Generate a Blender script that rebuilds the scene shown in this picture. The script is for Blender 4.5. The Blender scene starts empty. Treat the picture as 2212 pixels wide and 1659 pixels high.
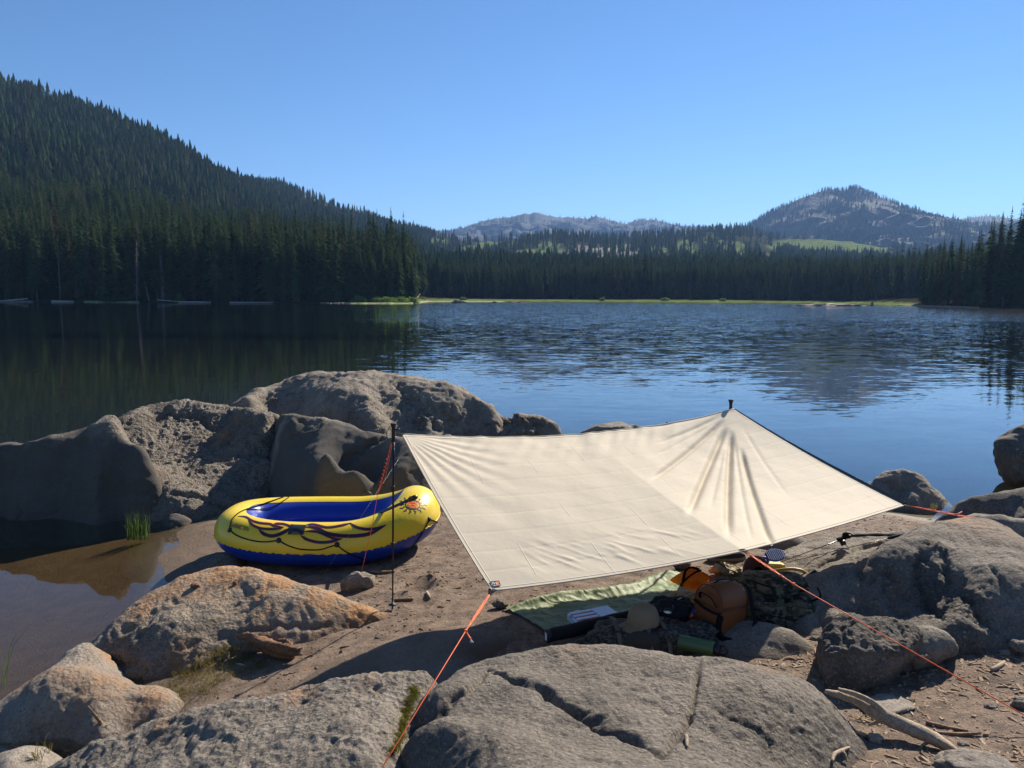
import bpy, math, random
import numpy as np
from mathutils import Vector, Matrix
R = math.radians
random.seed(7)
scene = bpy.context.scene
COL = scene.collection
# ---------------------------------------------------------------- camera
CAMZ = 2.55
cam_d = bpy.data.cameras.new('camera'); cam = bpy.data.objects.new('camera', cam_d); COL.objects.link(cam)
cam_d.sensor_width = 36; cam_d.lens = 36*1650/2212; cam_d.clip_start = .05; cam_d.clip_end = 20000
CM = Matrix.Rotation(R(90-6.535), 3, 'X') @ Matrix.Rotation(R(.31), 3, 'Z')
cam.matrix_world = Matrix.Translation((0, 0, CAMZ)) @ CM.to_4x4()
scene.camera = cam
CR, CU, CF = CM.col[0].copy(), CM.col[1].copy(), -CM.col[2]
# ---------------------------------------------------------------- light
HAZE = .00009
BYAW = 0
SUN_AZ, SUN_EL = R(37), R(36)
SD = Vector((math.sin(SUN_AZ)*math.cos(SUN_EL), math.cos(SUN_AZ)*math.cos(SUN_EL), math.sin(SUN_EL)))
w = bpy.data.worlds.new("World"); scene.world = w; w.use_nodes = True
nt = w.node_tree; nt.nodes.clear()
sky = nt.nodes.new('ShaderNodeTexSky'); sky.sky_type = 'NISHITA'; sky.sun_disc = False
sky.sun_elevation = SUN_EL; sky.sun_rotation = SUN_AZ; sky.altitude = 1500
sky.air_density = 1.0; sky.dust_density = 0.0; sky.ozone_density = 5.0
bg = nt.nodes.new('ShaderNodeBackground'); bg.inputs[1].default_value = .075
wo = nt.nodes.new('ShaderNodeOutputWorld')
hs = nt.nodes.new('ShaderNodeHueSaturation'); hs.inputs['Saturation'].default_value = 1.10; nt.links.new(sky.outputs[0], hs.inputs['Color']); nt.links.new(hs.outputs[0], bg.inputs[0]); nt.links.new(bg.outputs[0], wo.inputs[0])
sl = bpy.data.lights.new('sun', 'SUN'); sl.energy = 5.0; sl.angle = R(.55); sl.color = (1, .91, .78)
so = bpy.data.objects.new('sun', sl); COL.objects.link(so)
so.rotation_euler = SD.to_track_quat('Z', 'Y').to_euler(); so.location = SD*40
scene.view_settings.view_transform = 'Standard'; scene.view_settings.look = 'None'
scene.view_settings.exposure = 0.84; scene.view_settings.gamma = 1
scene.cycles.max_bounces = 8; scene.cycles.transparent_max_bounces = 12
scene.cycles.diffuse_bounces = 2; scene.cycles.glossy_bounces = 3; scene.cycles.volume_bounces = 0
scene.cycles.caustics_reflective = False; scene.cycles.caustics_refractive = False
# ---------------------------------------------------------------- helpers
def P(px, py, Y=None, z=None):
    """world point on the sight line of a place in the 2212x1659 photo, at distance Y or height z"""
    d = CF + CR*((px-1106)/1650) + CU*((829.5-py)/1650)
    t = Y/d.y if Y is not None else (z-CAMZ)/d.z
    return Vector((d.x*t, d.y*t, CAMZ+d.z*t))
def PIX(p):
    d = Vector(p)-Vector((0, 0, CAMZ)); k = d.dot(CF)
    return 1106+1650*d.dot(CR)/k, 829.5-1650*d.dot(CU)/k
_rs = np.random.RandomState(3); _perm = np.concatenate([_rs.permutation(512)]*3)
_grad = _rs.normal(size=(512, 3)); _grad /= np.linalg.norm(_grad, axis=1)[:, None]
def pnoise(p):
    p = np.asarray(p, float); i = np.floor(p).astype(int); f = p-i; i &= 511
    u = f*f*f*(f*(f*6-15)+10); out = 0
    for a in (0, 1):
        wa = u[..., 0] if a else 1-u[..., 0]
        for b in (0, 1):
            wb = u[..., 1] if b else 1-u[..., 1]
            for c in (0, 1):
                wc = u[..., 2] if c else 1-u[..., 2]
                h = _perm[_perm[_perm[(i[..., 0]+a) & 511]+((i[..., 1]+b) & 511)]+((i[..., 2]+c) & 511)]
                g = _grad[h]
                out = out+wa*wb*wc*(g[..., 0]*(f[..., 0]-a)+g[..., 1]*(f[..., 1]-b)+g[..., 2]*(f[..., 2]-c))
    return out*1.6
def fbm(p, octv=4, gain=.5, lac=2.03):
    p = np.asarray(p, float); s = 0; a = 1
    for k in range(octv):
        s = s+a*pnoise(p*lac**k+k*17.3); a *= gain
    return s
def ridged(p, octv=4, gain=.5):
    p = np.asarray(p, float); s = 0; a = 1
    for k in range(octv):
        s = s+a*(1-2*np.abs(pnoise(p*2.05**k+k*9.7))); a *= gain
    return s
class TPS:
    def __init__(s, pts, smooth=0.0):
        P_ = np.array([(p[0], p[1]) for p in pts], float); z = np.array([p[2] for p in pts], float); n = len(P_)
        s.P = P_; d = np.linalg.norm(P_[:, None]-P_[None], axis=2)
        K = s.k(d)+np.eye(n)*smooth; Q = np.c_[np.ones(n), P_]
        A = np.zeros((n+3, n+3)); A[:n, :n] = K; A[:n, n:] = Q; A[n:, :n] = Q.T
        s.w = np.linalg.solve(A+np.eye(n+3)*1e-10, np.r_[z, 0, 0, 0])
    def k(s, d): return np.where(d > 1e-9, d*d*np.log(np.maximum(d, 1e-9)), 0)
    def __call__(s, x, y):
        x = np.asarray(x, float); y = np.asarray(y, float); sh = x.shape; x = x.ravel(); y = y.ravel()
        out = np.empty(len(x)); n = len(s.P)
        for a in range(0, len(x), 40000):
            xx = x[a:a+40000]; yy = y[a:a+40000]
            d = np.sqrt((xx[:, None]-s.P[:, 0])**2+(yy[:, None]-s.P[:, 1])**2)
            out[a:a+40000] = s.k(d)@s.w[:n]+s.w[n]+s.w[n+1]*xx+s.w[n+2]*yy
        return out.reshape(sh)
def props(o, label=None, cat=None, group=None, kind=None):
    if label: o['label'] = label
    if cat: o['category'] = cat
    if group: o['group'] = group
    if kind: o['kind'] = kind
    return o
def link(name, me, parent=None, mat=None, **kw):
    o = bpy.data.objects.new(name, me); COL.objects.link(o)
    if mat is not None and me is not None:
        for m in (mat if isinstance(mat, (list, tuple)) else [mat]): me.materials.append(m)
    if parent is not None: o.parent = parent; o.matrix_parent_inverse = Matrix.Identity(4)
    return props(o, **kw)
def empty(name, loc, label, cat, group=None, rz=0):
    o = bpy.data.objects.new(name, None); COL.objects.link(o); o.location = loc; o.rotation_euler = (0, 0, rz)
    o.empty_display_size = .1
    return props(o, label, cat, group)
def npmesh(name, V, F, smooth=True, attrs=None, mi=None):
    """V (n,3), F list of int arrays all same length, or list of mixed"""
    me = bpy.data.meshes.new(name)
    V = np.asarray(V, np.float32); 
    if isinstance(F, np.ndarray):
        m, k = F.shape; loops = F.astype(np.int32).ravel(); st = np.arange(0, m*k, k, dtype=np.int32)
    else:
        loops = np.array([i for f in F for i in f], np.int32); ln = np.array([len(f) for f in F]); m = len(F)
        st = np.r_[0, np.cumsum(ln)[:-1]].astype(np.int32)
    me.vertices.add(len(V)); me.vertices.foreach_set('co', V.ravel())
    me.loops.add(len(loops)); me.loops.foreach_set('vertex_index', loops)
    me.polygons.add(m); me.polygons.foreach_set('loop_start', st)
    if mi is not None: me.polygons.foreach_set('material_index', np.asarray(mi, np.int32))
    me.polygons.foreach_set('use_smooth', np.full(m, bool(smooth)))
    me.update(calc_edges=True)
    if attrs:
        for k_, a in attrs.items():
            at = me.attributes.new(k_, 'FLOAT', 'POINT'); at.data.foreach_set('value', np.asarray(a, np.float32))
    return me
def gridfaces(nu, nv, wrapu=False):
    i, j = np.meshgrid(np.arange(nu if wrapu else nu-1), np.arange(nv-1), indexing='ij')
    i2 = (i+1) % nu
    return np.stack([i*nv+j, i2*nv+j, i2*nv+j+1, i*nv+j+1], -1).reshape(-1, 4)
class MB:
    """mesh collector: several shapes into ONE mesh object"""
    def __init__(s): s.v = []; s.f = []; s.m = []; s.n = 0; s.sm = []
    def add(s, V, F, mi=0, smooth=True):
        V = [tuple(v) for v in V]; s.v += V; s.f += [tuple(int(i)+s.n for i in f) for f in F]
        s.m += [mi]*len(F); s.sm += [smooth]*len(F); s.n += len(V); return s
    def grid(s, G, mi=0, wrapu=False, smooth=True):
        G = np.asarray(G); nu, nv = G.shape[:2]; return s.add(G.reshape(-1, 3), gridfaces(nu, nv, wrapu), mi, smooth)
    def box(s, c, size, rot=None, bev=0, mi=0, smooth=False):
        hx, hy, hz = [q/2 for q in size]; M = rot if rot is not None else Matrix.Identity(3); c = Vector(c)
        if bev <= 0:
            V = [c+M@Vector((x*hx, y*hy, z*hz)) for x in (-1, 1) for y in (-1, 1) for z in (-1, 1)]
            F = [(0, 1, 3, 2), (4, 6, 7, 5), (0, 4, 5, 1), (2, 3, 7, 6), (0, 2, 6, 4), (1, 5, 7, 3)]
            return s.add(V, F, mi, smooth)
        V = []; idx = {}
        for x in (-1, 1):
            for y in (-1, 1):
                for z in (-1, 1):
                    for k in range(3):
                        q = [x*(hx-bev), y*(hy-bev), z*(hz-bev)]; q[k] = (x, y, z)[k]*(hx, hy, hz)[k]
                        idx[(x, y, z, k)] = len(V); V.append(c+M@Vector(q))
        F = []
        for k in range(3):
            a, b = [q for q in range(3) if q != k]
            for sg in (-1, 1):
                f = []
                for (sa, sb) in ((-1, -1), (1, -1), (1, 1), (-1, 1)):
                    q = [0, 0, 0]; q[k] = sg; q[a] = sa; q[b] = sb; f.append(idx[(*q, k)])
                F.append(f)
            for sa in (-1, 1):
                for sb in (-1, 1):
                    f = []
                    for sk in (-1, 1):
                        q = [0, 0, 0]; q[k] = sk; q[a] = sa; q[b] = sb; f.append(idx[(*q, a)])
                    for sk in (1, -1):
                        q = [0, 0, 0]; q[k] = sk; q[a] = sa; q[b] = sb; f.append(idx[(*q, b)])
                    F.append(f)
        for x in (-1, 1):
            for y in (-1, 1):
                for z in (-1, 1): F.append([idx[(x, y, z, k)] for k in range(3)])
        return s.add(V, F, mi, smooth)
    def tube(s, pts, r, n=8, mi=0, caps=True, flat=1.0, upv=None):
        pts = [Vector(p) for p in pts]; k = len(pts); rr = r if hasattr(r, '__len__') else [r]*k
        V = []; prev = None
        for i, p in enumerate(pts):
            t = (pts[min(i+1, k-1)]-pts[max(i-1, 0)]).normalized()
            if prev is None: a = t.cross(upv if upv else (Vector((0, 0, 1)) if abs(t.z) < .9 else Vector((1, 0, 0)))).normalized()
            else: a = (prev-t*prev.dot(t)).normalized()
            prev = a; b = t.cross(a)
            for j in range(n):
                an = 2*math.pi*j/n; V.append(p+(a*math.cos(an)+b*math.sin(an)*flat)*rr[i])
        F = [(i*n+j, i*n+(j+1) % n, (i+1)*n+(j+1) % n, (i+1)*n+j) for i in range(k-1) for j in range(n)]
        if caps: F += [tuple(range(n))[::-1], tuple((k-1)*n+j for j in range(n))]
        return s.add(V, F, mi)
    def lathe(s, prof, M=None, n=24, mi=0):
        """prof [(r, z)...] turned round local z; M 4x4"""
        M = M or Matrix.Identity(4)
        V = [M@Vector((r*math.cos(2*math.pi*j/n), r*math.sin(2*math.pi*j/n), z)) for r, z in prof for j in range(n)]
        k = len(prof)
        F = [(i*n+j, i*n+(j+1) % n, (i+1)*n+(j+1) % n, (i+1)*n+j) for i in range(k-1) for j in range(n)]
        F += [tuple(range(n))[::-1], tuple((k-1)*n+j for j in range(n))]
        return s.add(V, F, mi)
    def blob(s, fn, nu=40, nv=24, mi=0):
        """closed surface fn(theta array, phi array) -> points; poles at phi=+-pi/2"""
        th = np.linspace(0, 2*np.pi, nu, endpoint=False); ph = np.linspace(-np.pi/2+1e-3, np.pi/2-1e-3, nv)
        T, H = np.meshgrid(th, ph, indexing='ij'); G = fn(T, H); return s.grid(G, mi, wrapu=True)
    def build(s, name, mat, parent=None, shade=None, **kw):
        me = bpy.data.meshes.new(name); me.from_pydata(s.v, [], s.f); me.update()
        me.polygons.foreach_set('material_index', s.m)
        me.polygons.foreach_set('use_smooth', s.sm if shade is None else [shade]*len(s.f))
        return link(name, me, parent, mat, **kw)
def spline(pts, n):
    """Catmull-Rom through pts"""
    p = [Vector(q) for q in pts]; out = []
    for i in range(n):
        t = i/(n-1)*(len(p)-1); k = min(int(t), len(p)-2); u = t-k
        a = p[max(k-1, 0)]; b = p[k]; c = p[k+1]; d = p[min(k+2, len(p)-1)]
        out.append(.5*((2*b)+(c-a)*u+(2*a-5*b+4*c-d)*u*u+(3*b-a-3*c+d)*u**3))
    return out
def interp(tab, x):
    xs = [t[0] for t in tab]; return [float(np.interp(x, xs, [t[k] for t in tab])) for k in range(1, len(tab[0]))]
# ---------------------------------------------------------------- materials
class NT:
    def __init__(s, name):
        s.m = bpy.data.materials.new(name); s.m.use_nodes = True; s.t = s.m.node_tree; s.t.nodes.clear()
        s.out = s.t.nodes.new('ShaderNodeOutputMaterial')
    def n(s, typ, ins=None, **kw):
        nd = s.t.nodes.new('ShaderNode'+typ)
        for k, v in kw.items(): setattr(nd, k, v)
        for k, v in (ins or {}).items(): s.set(nd.inputs[k], v)
        return nd
    def set(s, sock, v):
        if isinstance(v, bpy.types.NodeSocket): s.t.links.new(v, sock)
        elif isinstance(v, (tuple, list)) and sock.type == 'RGBA' and len(v) == 3: sock.default_value = (*v, 1)
        else: sock.default_value = v
    def noise(s, scale, detail=4, rough=.5, vec=None, dist=0):
        nd = s.n('TexNoise', {'Scale': scale, 'Detail': detail, 'Roughness': rough, 'Distortion': dist})
        if vec is not None: s.set(nd.inputs['Vector'], vec)
        return nd
    def vor(s, scale, vec=None, feature='F1'):
        nd = s.n('TexVoronoi', {'Scale': scale}, feature=feature)
        if vec is not None: s.set(nd.inputs['Vector'], vec)
        return nd
    def ramp(s, fac, stops, interp='LINEAR'):
        nd = s.n('ValToRGB', {'Fac': fac}); cr = nd.color_ramp; cr.interpolation = interp
        while len(cr.elements) < len(stops): cr.elements.new(.5)
        for e, (p, c) in zip(cr.elements, stops): e.position = p; e.color = (*c, 1) if len(c) == 3 else c
        return nd.outputs[0]
    def mix(s, fac, a, b, mode='MIX'):
        nd = s.n('Mix', data_type='RGBA', blend_type=mode); s.set(nd.inputs[0], fac); s.set(nd.inputs[6], a); s.set(nd.inputs[7], b)
        return nd.outputs[2]
    def math(s, op, a, b=None, clamp=False):
        nd = s.n('Math', operation=op, use_clamp=clamp); s.set(nd.inputs[0], a)
        if b is not None: s.set(nd.inputs[1], b)
        return nd.outputs[0]
    def mapr(s, v, a, b, c, d):
        nd = s.n('MapRange', {0: v, 1: a, 2: b, 3: c, 4: d}); return nd.outputs[0]
    def coord(s, kind='Object', scale=None):
        c = s.n('TexCoord').outputs[kind]
        if scale is not None: c = s.n('Mapping', {'Vector': c, 'Scale': scale}).outputs[0]
        return c
    def wpos(s, scale=None):
        c = s.n('NewGeometry').outputs['Position']
        if scale is not None: c = s.n('Mapping', {'Vector': c, 'Scale': scale}).outputs[0]
        return c
    def attr(s, name): return s.n('Attribute', attribute_name=name).outputs['Fac']
    def bump(s, h, dist=.01, strength=1.0, normal=None):
        nd = s.n('Bump', {'Height': h, 'Distance': dist, 'Strength': strength})
        if normal is not None: s.set(nd.inputs['Normal'], normal)
        return nd.outputs[0]
    def done(s, base, rough=.6, normal=None, **kw):
        b = s.n('BsdfPrincipled', {'Base Color': base, 'Roughness': rough})
        if normal is not None: s.set(b.inputs['Normal'], normal)
        for k, v in kw.items(): s.set(b.inputs[k.replace('_', ' ')], v)
        s.set(s.out.inputs[0], b.outputs[0]); return s.m
def cmat(name, c, rough=.6, var=.12, nscale=30, bscale=80, bdist=.002, metal=0, **kw):
    """plain material with slight mottling and fine relief"""
    t = NT(name); v = t.coord()
    n = t.noise(nscale, 4, .6, v).outputs[0]
    a = tuple(x*(1-var) for x in c); b = tuple(min(1, x*(1+var)) for x in c)
    col = t.ramp(n, [(.3, a), (.7, b)])
    bm = t.bump(t.noise(bscale, 3, .6, v).outputs[0], bdist)
    return t.done(col, rough, bm, Metallic=metal, **kw)
# ================================================================ far land, lake, forest
def fogless(*a): pass
# hills: key columns (photo x, [(distance, photo y) ...]) shore first, ridge last-but-one
HK = {
 -500: [(250, 0), (330, 560), (560, 360), (900, 62), (1300, 120)],
 0: [(245, 0), (300, 620), (520, 455), (900, 184), (1300, 240)],
 200: [(245, 0), (300, 624), (520, 490), (900, 256), (1300, 330)],
 330: [(245, 0), (305, 626), (540, 520), (880, 312), (1300, 395)],
 410: [(245, 0), (310, 628), (540, 540), (860, 362), (1300, 400)],
 470: [(245, 0), (320, 630), (560, 550), (860, 402), (1290, 404)],
 540: [(245, 0), (320, 632), (640, 545), (1000, 425), (1290, 402)],
 600: [(248, 0), (330, 632), (700, 540), (1100, 440), (1300, 405)],
 700: [(255, 0), (330, 634), (760, 550), (1100, 475), (1350, 440)],
 850: [(262, 0), (350, 636), (900, 565), (1200, 520), (1450, 492)],
 890: [(270, 0), (400, 636), (900, 572), (1250, 525), (1480, 503)],
 925: [(370, 0), (440, 638), (900, 580), (1250, 530), (1500, 510)],
 1000: [(385, 0), (470, 639), (900, 590), (1250, 545), (1500, 520)],
 1150: [(400, 0), (490, 640), (860, 592), (1250, 540), (1500, 516)],
 1300: [(400, 0), (490, 640), (860, 590), (1200, 535), (1500, 508)],
 1450: [(395, 0), (480, 640), (860, 590), (1200, 535), (1500, 506)],
 1600: [(390, 0), (480, 641), (860, 592), (1200, 535), (1550, 494)],
 1700: [(380, 0), (480, 641), (860, 600), (1250, 552), (1650, 520)],
 1820: [(350, 0), (470, 642), (860, 606), (1250, 560), (1650, 520)],
 1900: [(310, 0), (450, 643), (860, 610), (1250, 566), (1600, 532)],
 1990: [(270, 0), (400, 644), (800, 616), (1250, 575), (1600, 548)],
 2100: [(228, 0), (340, 644), (800, 612), (1250, 570), (1600, 550)],
 2212: [(218, 0), (320, 644), (800, 600), (1250, 560), (1600, 540)],
 2500: [(200, 0), (300, 636), (800, 560), (1250, 500), (1600, 480)],
 2900: [(180, 0), (300, 620), (800, 540), (1250, 480), (1600, 460)],
}
def hz_y(x): return 640.5+(x-1106)*math.tan(R(.31))
_hx = sorted(HK); _tab = []
for x in _hx:
    row = [x]
    for k, (Y, py) in enumerate(HK[x]):
        row += [Y, .25 if k == 0 else P(x, py, Y=Y).z]
    _tab.append(row)
_tab = np.array(_tab)
def hill_profile(px):
    return np.array([np.interp(px, _tab[:, 0], _tab[:, k]) for k in range(1, _tab.shape[1])])
def hill_z(px, Y):
    """height of the wooded hills on the sight column px at distance Y (vectorised)"""
    px = np.asarray(px, float); Y = np.asarray(Y, float)
    T = np.stack([np.interp(px, _tab[:, 0], _tab[:, k]) for k in range(1, _tab.shape[1])], -1)
    D = T[..., 0::2]; Z = T[..., 1::2]
    # extend: behind the last point the land falls away, in front it dips under the lake
    D = np.concatenate([D[..., :1]-40, D[..., :1]-6, D, D[..., -1:]+300, D[..., -1:]+900], -1)
    Z = np.concatenate([Z[..., :1]*0-5, Z[..., :1]*0-.8, Z, Z[..., -1:]-40, Z[..., -1:]-160], -1)
    out = np.zeros(Y.shape)
    for k in range(D.shape[-1]-1):
        t = (Y-D[..., k])/np.maximum(D[..., k+1]-D[..., k], 1e-3); m = (t >= 0) & (t <= 1)
        out = np.where(m, Z[..., k]+(Z[..., k+1]-Z[..., k])*t, out)
    out = np.where(Y > D[..., -1], Z[..., -1], np.where(Y < D[..., 0], Z[..., 0], out))
    X = (px-1106)/1650*Y*1.006
    q = np.stack([X/140, Y/140, Y*0], -1)
    amp = np.clip((Y-D[..., 2]-20)/250, 0, 1)
    return out+amp*(fbm(q, 4)*10+fbm(q*6, 2)*1.5)
def pxY_to_X(px, Y): return (px-1106)/1650*(Y*.9935+.3)
# meadows: places in the picture where the slope is open grass / pale rock
MEADOWS = [(930, 533, 26, 10), (945, 524, 16, 7), (1010, 540, 18, 6), (1060, 530, 22, 8), (1110, 527, 12, 5), (1150, 548, 26, 7), (1190, 535, 20, 9), (1215, 560, 14, 8),
 (1260, 545, 18, 7), (1310, 552, 20, 7), (1360, 556, 16, 7), (1350, 535, 14, 5), (1420, 545, 18, 8), (1455, 562, 16, 8), (1480, 532, 16, 9), (1500, 552, 18, 10), (1540, 520, 16, 8), (1555, 548, 14, 6), (1585, 535, 16, 9),
 (1775, 531, 120, 18), (1860, 541, 70, 13), (1705, 524, 40, 8), (1820, 520, 40, 8), (1660, 558, 16, 12), (1600, 558, 12, 9),
 (10, 205, 26, 8), (30, 212, 30, 5), (20, 290, 12, 7), (100, 240, 22, 5), (50, 300, 20, 5), (8, 305, 14, 8), (5, 262, 8, 10), (25, 275, 10, 14), (175, 243, 16, 4), (345, 365, 5, 16), (90, 212, 18, 4),
 (690, 444, 36, 7), (735, 455, 24, 6), (655, 425, 18, 5), (770, 468, 10, 4)]
ROCKY = [(690, 444, 46, 9), (735, 455, 30, 8), (655, 428, 22, 6), (25, 305, 40, 8), (1300, 545, 60, 10), (100, 240, 22, 6), (175, 243, 20, 6)]
def patch_mask(px, py, tab, jit):
    big = [(c[0] < 880 or 920 < c[0] < 1610) and c[1] != 0 for c in tab]; tab = [(a, b, c*1.5, d*1.6) if g_ else (a, b, c, d) for (a, b, c, d), g_ in zip(tab, big)]
    m = np.full(px.shape, -1.5)
    for (cx, cy, rx, ry) in tab:
        d = ((px-cx)/rx)**2+((py-cy)/ry)**2
        m = np.maximum(m, 1-d)
    return m+jit
def proj(X, Y, Z):
    dx, dy, dz = X, Y, Z-CAMZ
    k = dx*CF.x+dy*CF.y+dz*CF.z
    return 1106+1650*(dx*CR.x+dy*CR.y+dz*CR.z)/k, 829.5-1650*(dx*CU.x+dy*CU.y+dz*CU.z)/k
# ---- hill sheet
cx = np.linspace(-700, 3000, 400); u = np.linspace(0, 1, 190)
Yr = 150+u**1.35*2450
PX, YY = np.meshgrid(cx, Yr, indexing='ij'); ZZ = hill_z(PX, YY); XX = pxY_to_X(PX, YY)
ppx, ppy = proj(XX, YY, ZZ)
jit = fbm(np.stack([XX/30, YY/45, ZZ*0], -1), 3)*.5
vis_meadow = np.clip(patch_mask(ppx, ppy, MEADOWS, jit)*3, 0, 1)
rocky = np.clip(patch_mask(ppx, ppy, ROCKY, jit)*3, 0, 1)
# low green flats along the far shore
shoreD = np.interp(PX, _tab[:, 0], _tab[:, 1])
flat = ((PX > 900) & (PX < 1990) & (YY-shoreD < 26+jit*14) & (YY-shoreD > -3)).astype(float)
t = NT('hillside'); wp = t.wpos()
n1 = t.noise(.05, 6, .6, wp).outputs[0]; n2 = t.noise(.9, 4, .6, wp).outputs[0]
n3 = t.noise(.11, 4, .65, wp).outputs[0]; base = t.ramp(n1, [(.35, (.028, .032, .018)), (.65, (.055, .052, .03))])
mead = t.mix(n2, (.12, .185, .05), (.20, .235, .085))
rock = t.mix(n2, (.17, .155, .13), (.42, .38, .33))
mead = t.mix(t.mapr(n3, .42, .62, 0, .75), mead, (.075, .085, .035)); c = t.mix(t.attr('meadow'), base, mead); c = t.mix(t.attr('rocky'), c, rock)
c = t.mix(t.mapr(t.n('SeparateXYZ', {0: wp}).outputs[2], -.1, -.5, 0, 1), c, (.012, .014, .012))
M_HILL = t.done(c, .95, t.bump(n2, 1.2), Specular_IOR_Level=0.0)
link('hills', npmesh('hills', np.stack([XX, YY, ZZ], -1).reshape(-1, 3), gridfaces(len(cx), len(Yr)), attrs={'meadow': np.maximum(vis_meadow, flat).ravel(), 'rocky': rocky.ravel()}), None, M_HILL, kind='structure')
# ---- mountain and far ridges: ridge lines traced in the picture, real distance and relief
def ridge_sheet(name, line, Y0, Ybase, ybase, rough, matl, steps=70, back=700, jag=0):
    xs = np.arange(line[0][0], line[-1][0]+1, 4.0); top = np.interp(xs, [l[0] for l in line], [l[1] for l in line])
    zt = np.array([P(x, y, Y=Y0).z for x, y in zip(xs, top)]); zb = np.array([P(x, ybase, Y=Ybase).z for x in xs])
    if jag: zt = zt+fbm(np.stack([xs/14, xs*0, xs*0+5], -1), 4)*jag
    v = np.linspace(-.5, 1, steps); G = np.zeros((len(xs), steps, 3))
    for j, s in enumerate(v):
        if s >= 0:
            Y = Y0+(Ybase-Y0)*s; z = zt+(zb-zt)*(s**.75)
        else:
            Y = Y0-s*2*back; z = zt+(s*2)*(zt-zb)*.8
        X = pxY_to_X(xs, Y0 if s > 0 else Y)+0*xs
        q = np.stack([X/rough[0], np.full_like(X, Y)/rough[0], z/rough[0]], -1)
        dd = (ridged(q, 5)-.6)*rough[1]*min(1, abs(s)*3)
        G[:, j] = np.stack([X, np.full_like(X, Y)-dd*.7, z+dd*.5], -1)
    return G, xs, v
t = NT('mountain_rock'); wp = t.wpos(); g = t.n('NewGeometry')
n1 = t.noise(.012, 8, .62, wp).outputs[0]; n2 = t.noise(.07, 5, .65, wp).outputs[0]
rk = t.mix(n2, (.022, .030, .031), (.070, .070, .060))
gr = t.mix(n2, (.022, .038, .022), (.07, .085, .036))
c = t.mix(t.ramp(n1, [(.44, (0, 0, 0)), (.56, (1, 1, 1))]), rk, gr)
M_MOUNT = t.done(c, .95, t.bump(n2, 9))
line = [(1560, 520), (1600, 492), (1640, 466), (1680, 444), (1720, 424), (1755, 412), (1775, 407), (1795, 409), (1812, 408), (1828, 403), (1843, 404), (1852, 411), (1900, 428), (1940, 446), (1985, 464), (2030, 474), (2080, 480), (2140, 486), (2212, 492), (2350, 500), (2600, 480)]
Gm, mxs, mv = ridge_sheet('mountain', line, 2700, 1900, 560, (230, 52), None, 90)
link('mountain', npmesh('mountain', Gm.reshape(-1, 3), gridfaces(*Gm.shape[:2])), None, M_MOUNT, kind='structure')
line2 = [(600, 520), (900, 505), (960, 500), (1000, 492), (1035, 476), (1070, 470), (1100, 467), (1130, 459), (1158, 457), (1180, 464), (1230, 469), (1262, 471), (1285, 465), (1310, 473), (1345, 482), (1358, 478), (1385, 471), (1410, 473), (1445, 484), (1500, 488), (1700, 500), (1850, 500), (1950, 482), (2040, 474), (2090, 466), (2130, 464), (2200, 474), (2300, 480), (2600, 470)]
Gr, rxs, rv = ridge_sheet('far_ridge', line2, 4200, 3300, 530, (300, 60), None, 50, 900, jag=7)
t = NT('far_slope'); n1 = t.noise(.02, 6, .6, t.wpos()).outputs[0]
M_FAR = t.done(t.ramp(n1, [(.4, (.014, .024, .022)), (.8, (.036, .044, .038))]), .95)
link('far_ridge', npmesh('far_ridge', Gr.reshape(-1, 3), gridfaces(*Gr.shape[:2])), None, M_FAR, kind='structure')
# ---- conifer meshes
def needle_mat(name, a, b, cdark):
    t = NT(name); oi = t.n('ObjectInfo').outputs['Random']
    base = t.ramp(oi, [(0, (.018, .036, .018)), (.3, a), (.62, b), (.80, (.085, .115, .04)), (.90, (.095, .088, .035)), (.95, (.12, .085, .05)), (1, (.14, .12, .095))])
    n = t.noise(.9, 3, .6, t.coord()).outputs[0]
    c = t.mix(t.mapr(n, .35, .7, 0, .55), base, cdark)
    d = t.n('BsdfDiffuse', {'Color': c, 'Roughness': .6}); tr = t.n('BsdfTranslucent', {'Color': t.mix(.5, c, (.09, .14, .03))})
    mx = t.n('MixShader', {0: .34, 1: d.outputs[0], 2: tr.outputs[0]}); t.set(t.out.inputs[0], mx.outputs[0]); return t.m
M_NEEDLE = needle_mat('spruce_needles', (.055, .098, .042), (.098, .138, .058), (.036, .058, .026))
M_BARK = cmat('conifer_bark', (.10, .082, .07), .95, .3, 3, 6, .03)
M_SNAG = cmat('weathered_dead_wood', (.15, .135, .125), .95, .25, 4, 8, .03)
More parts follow.
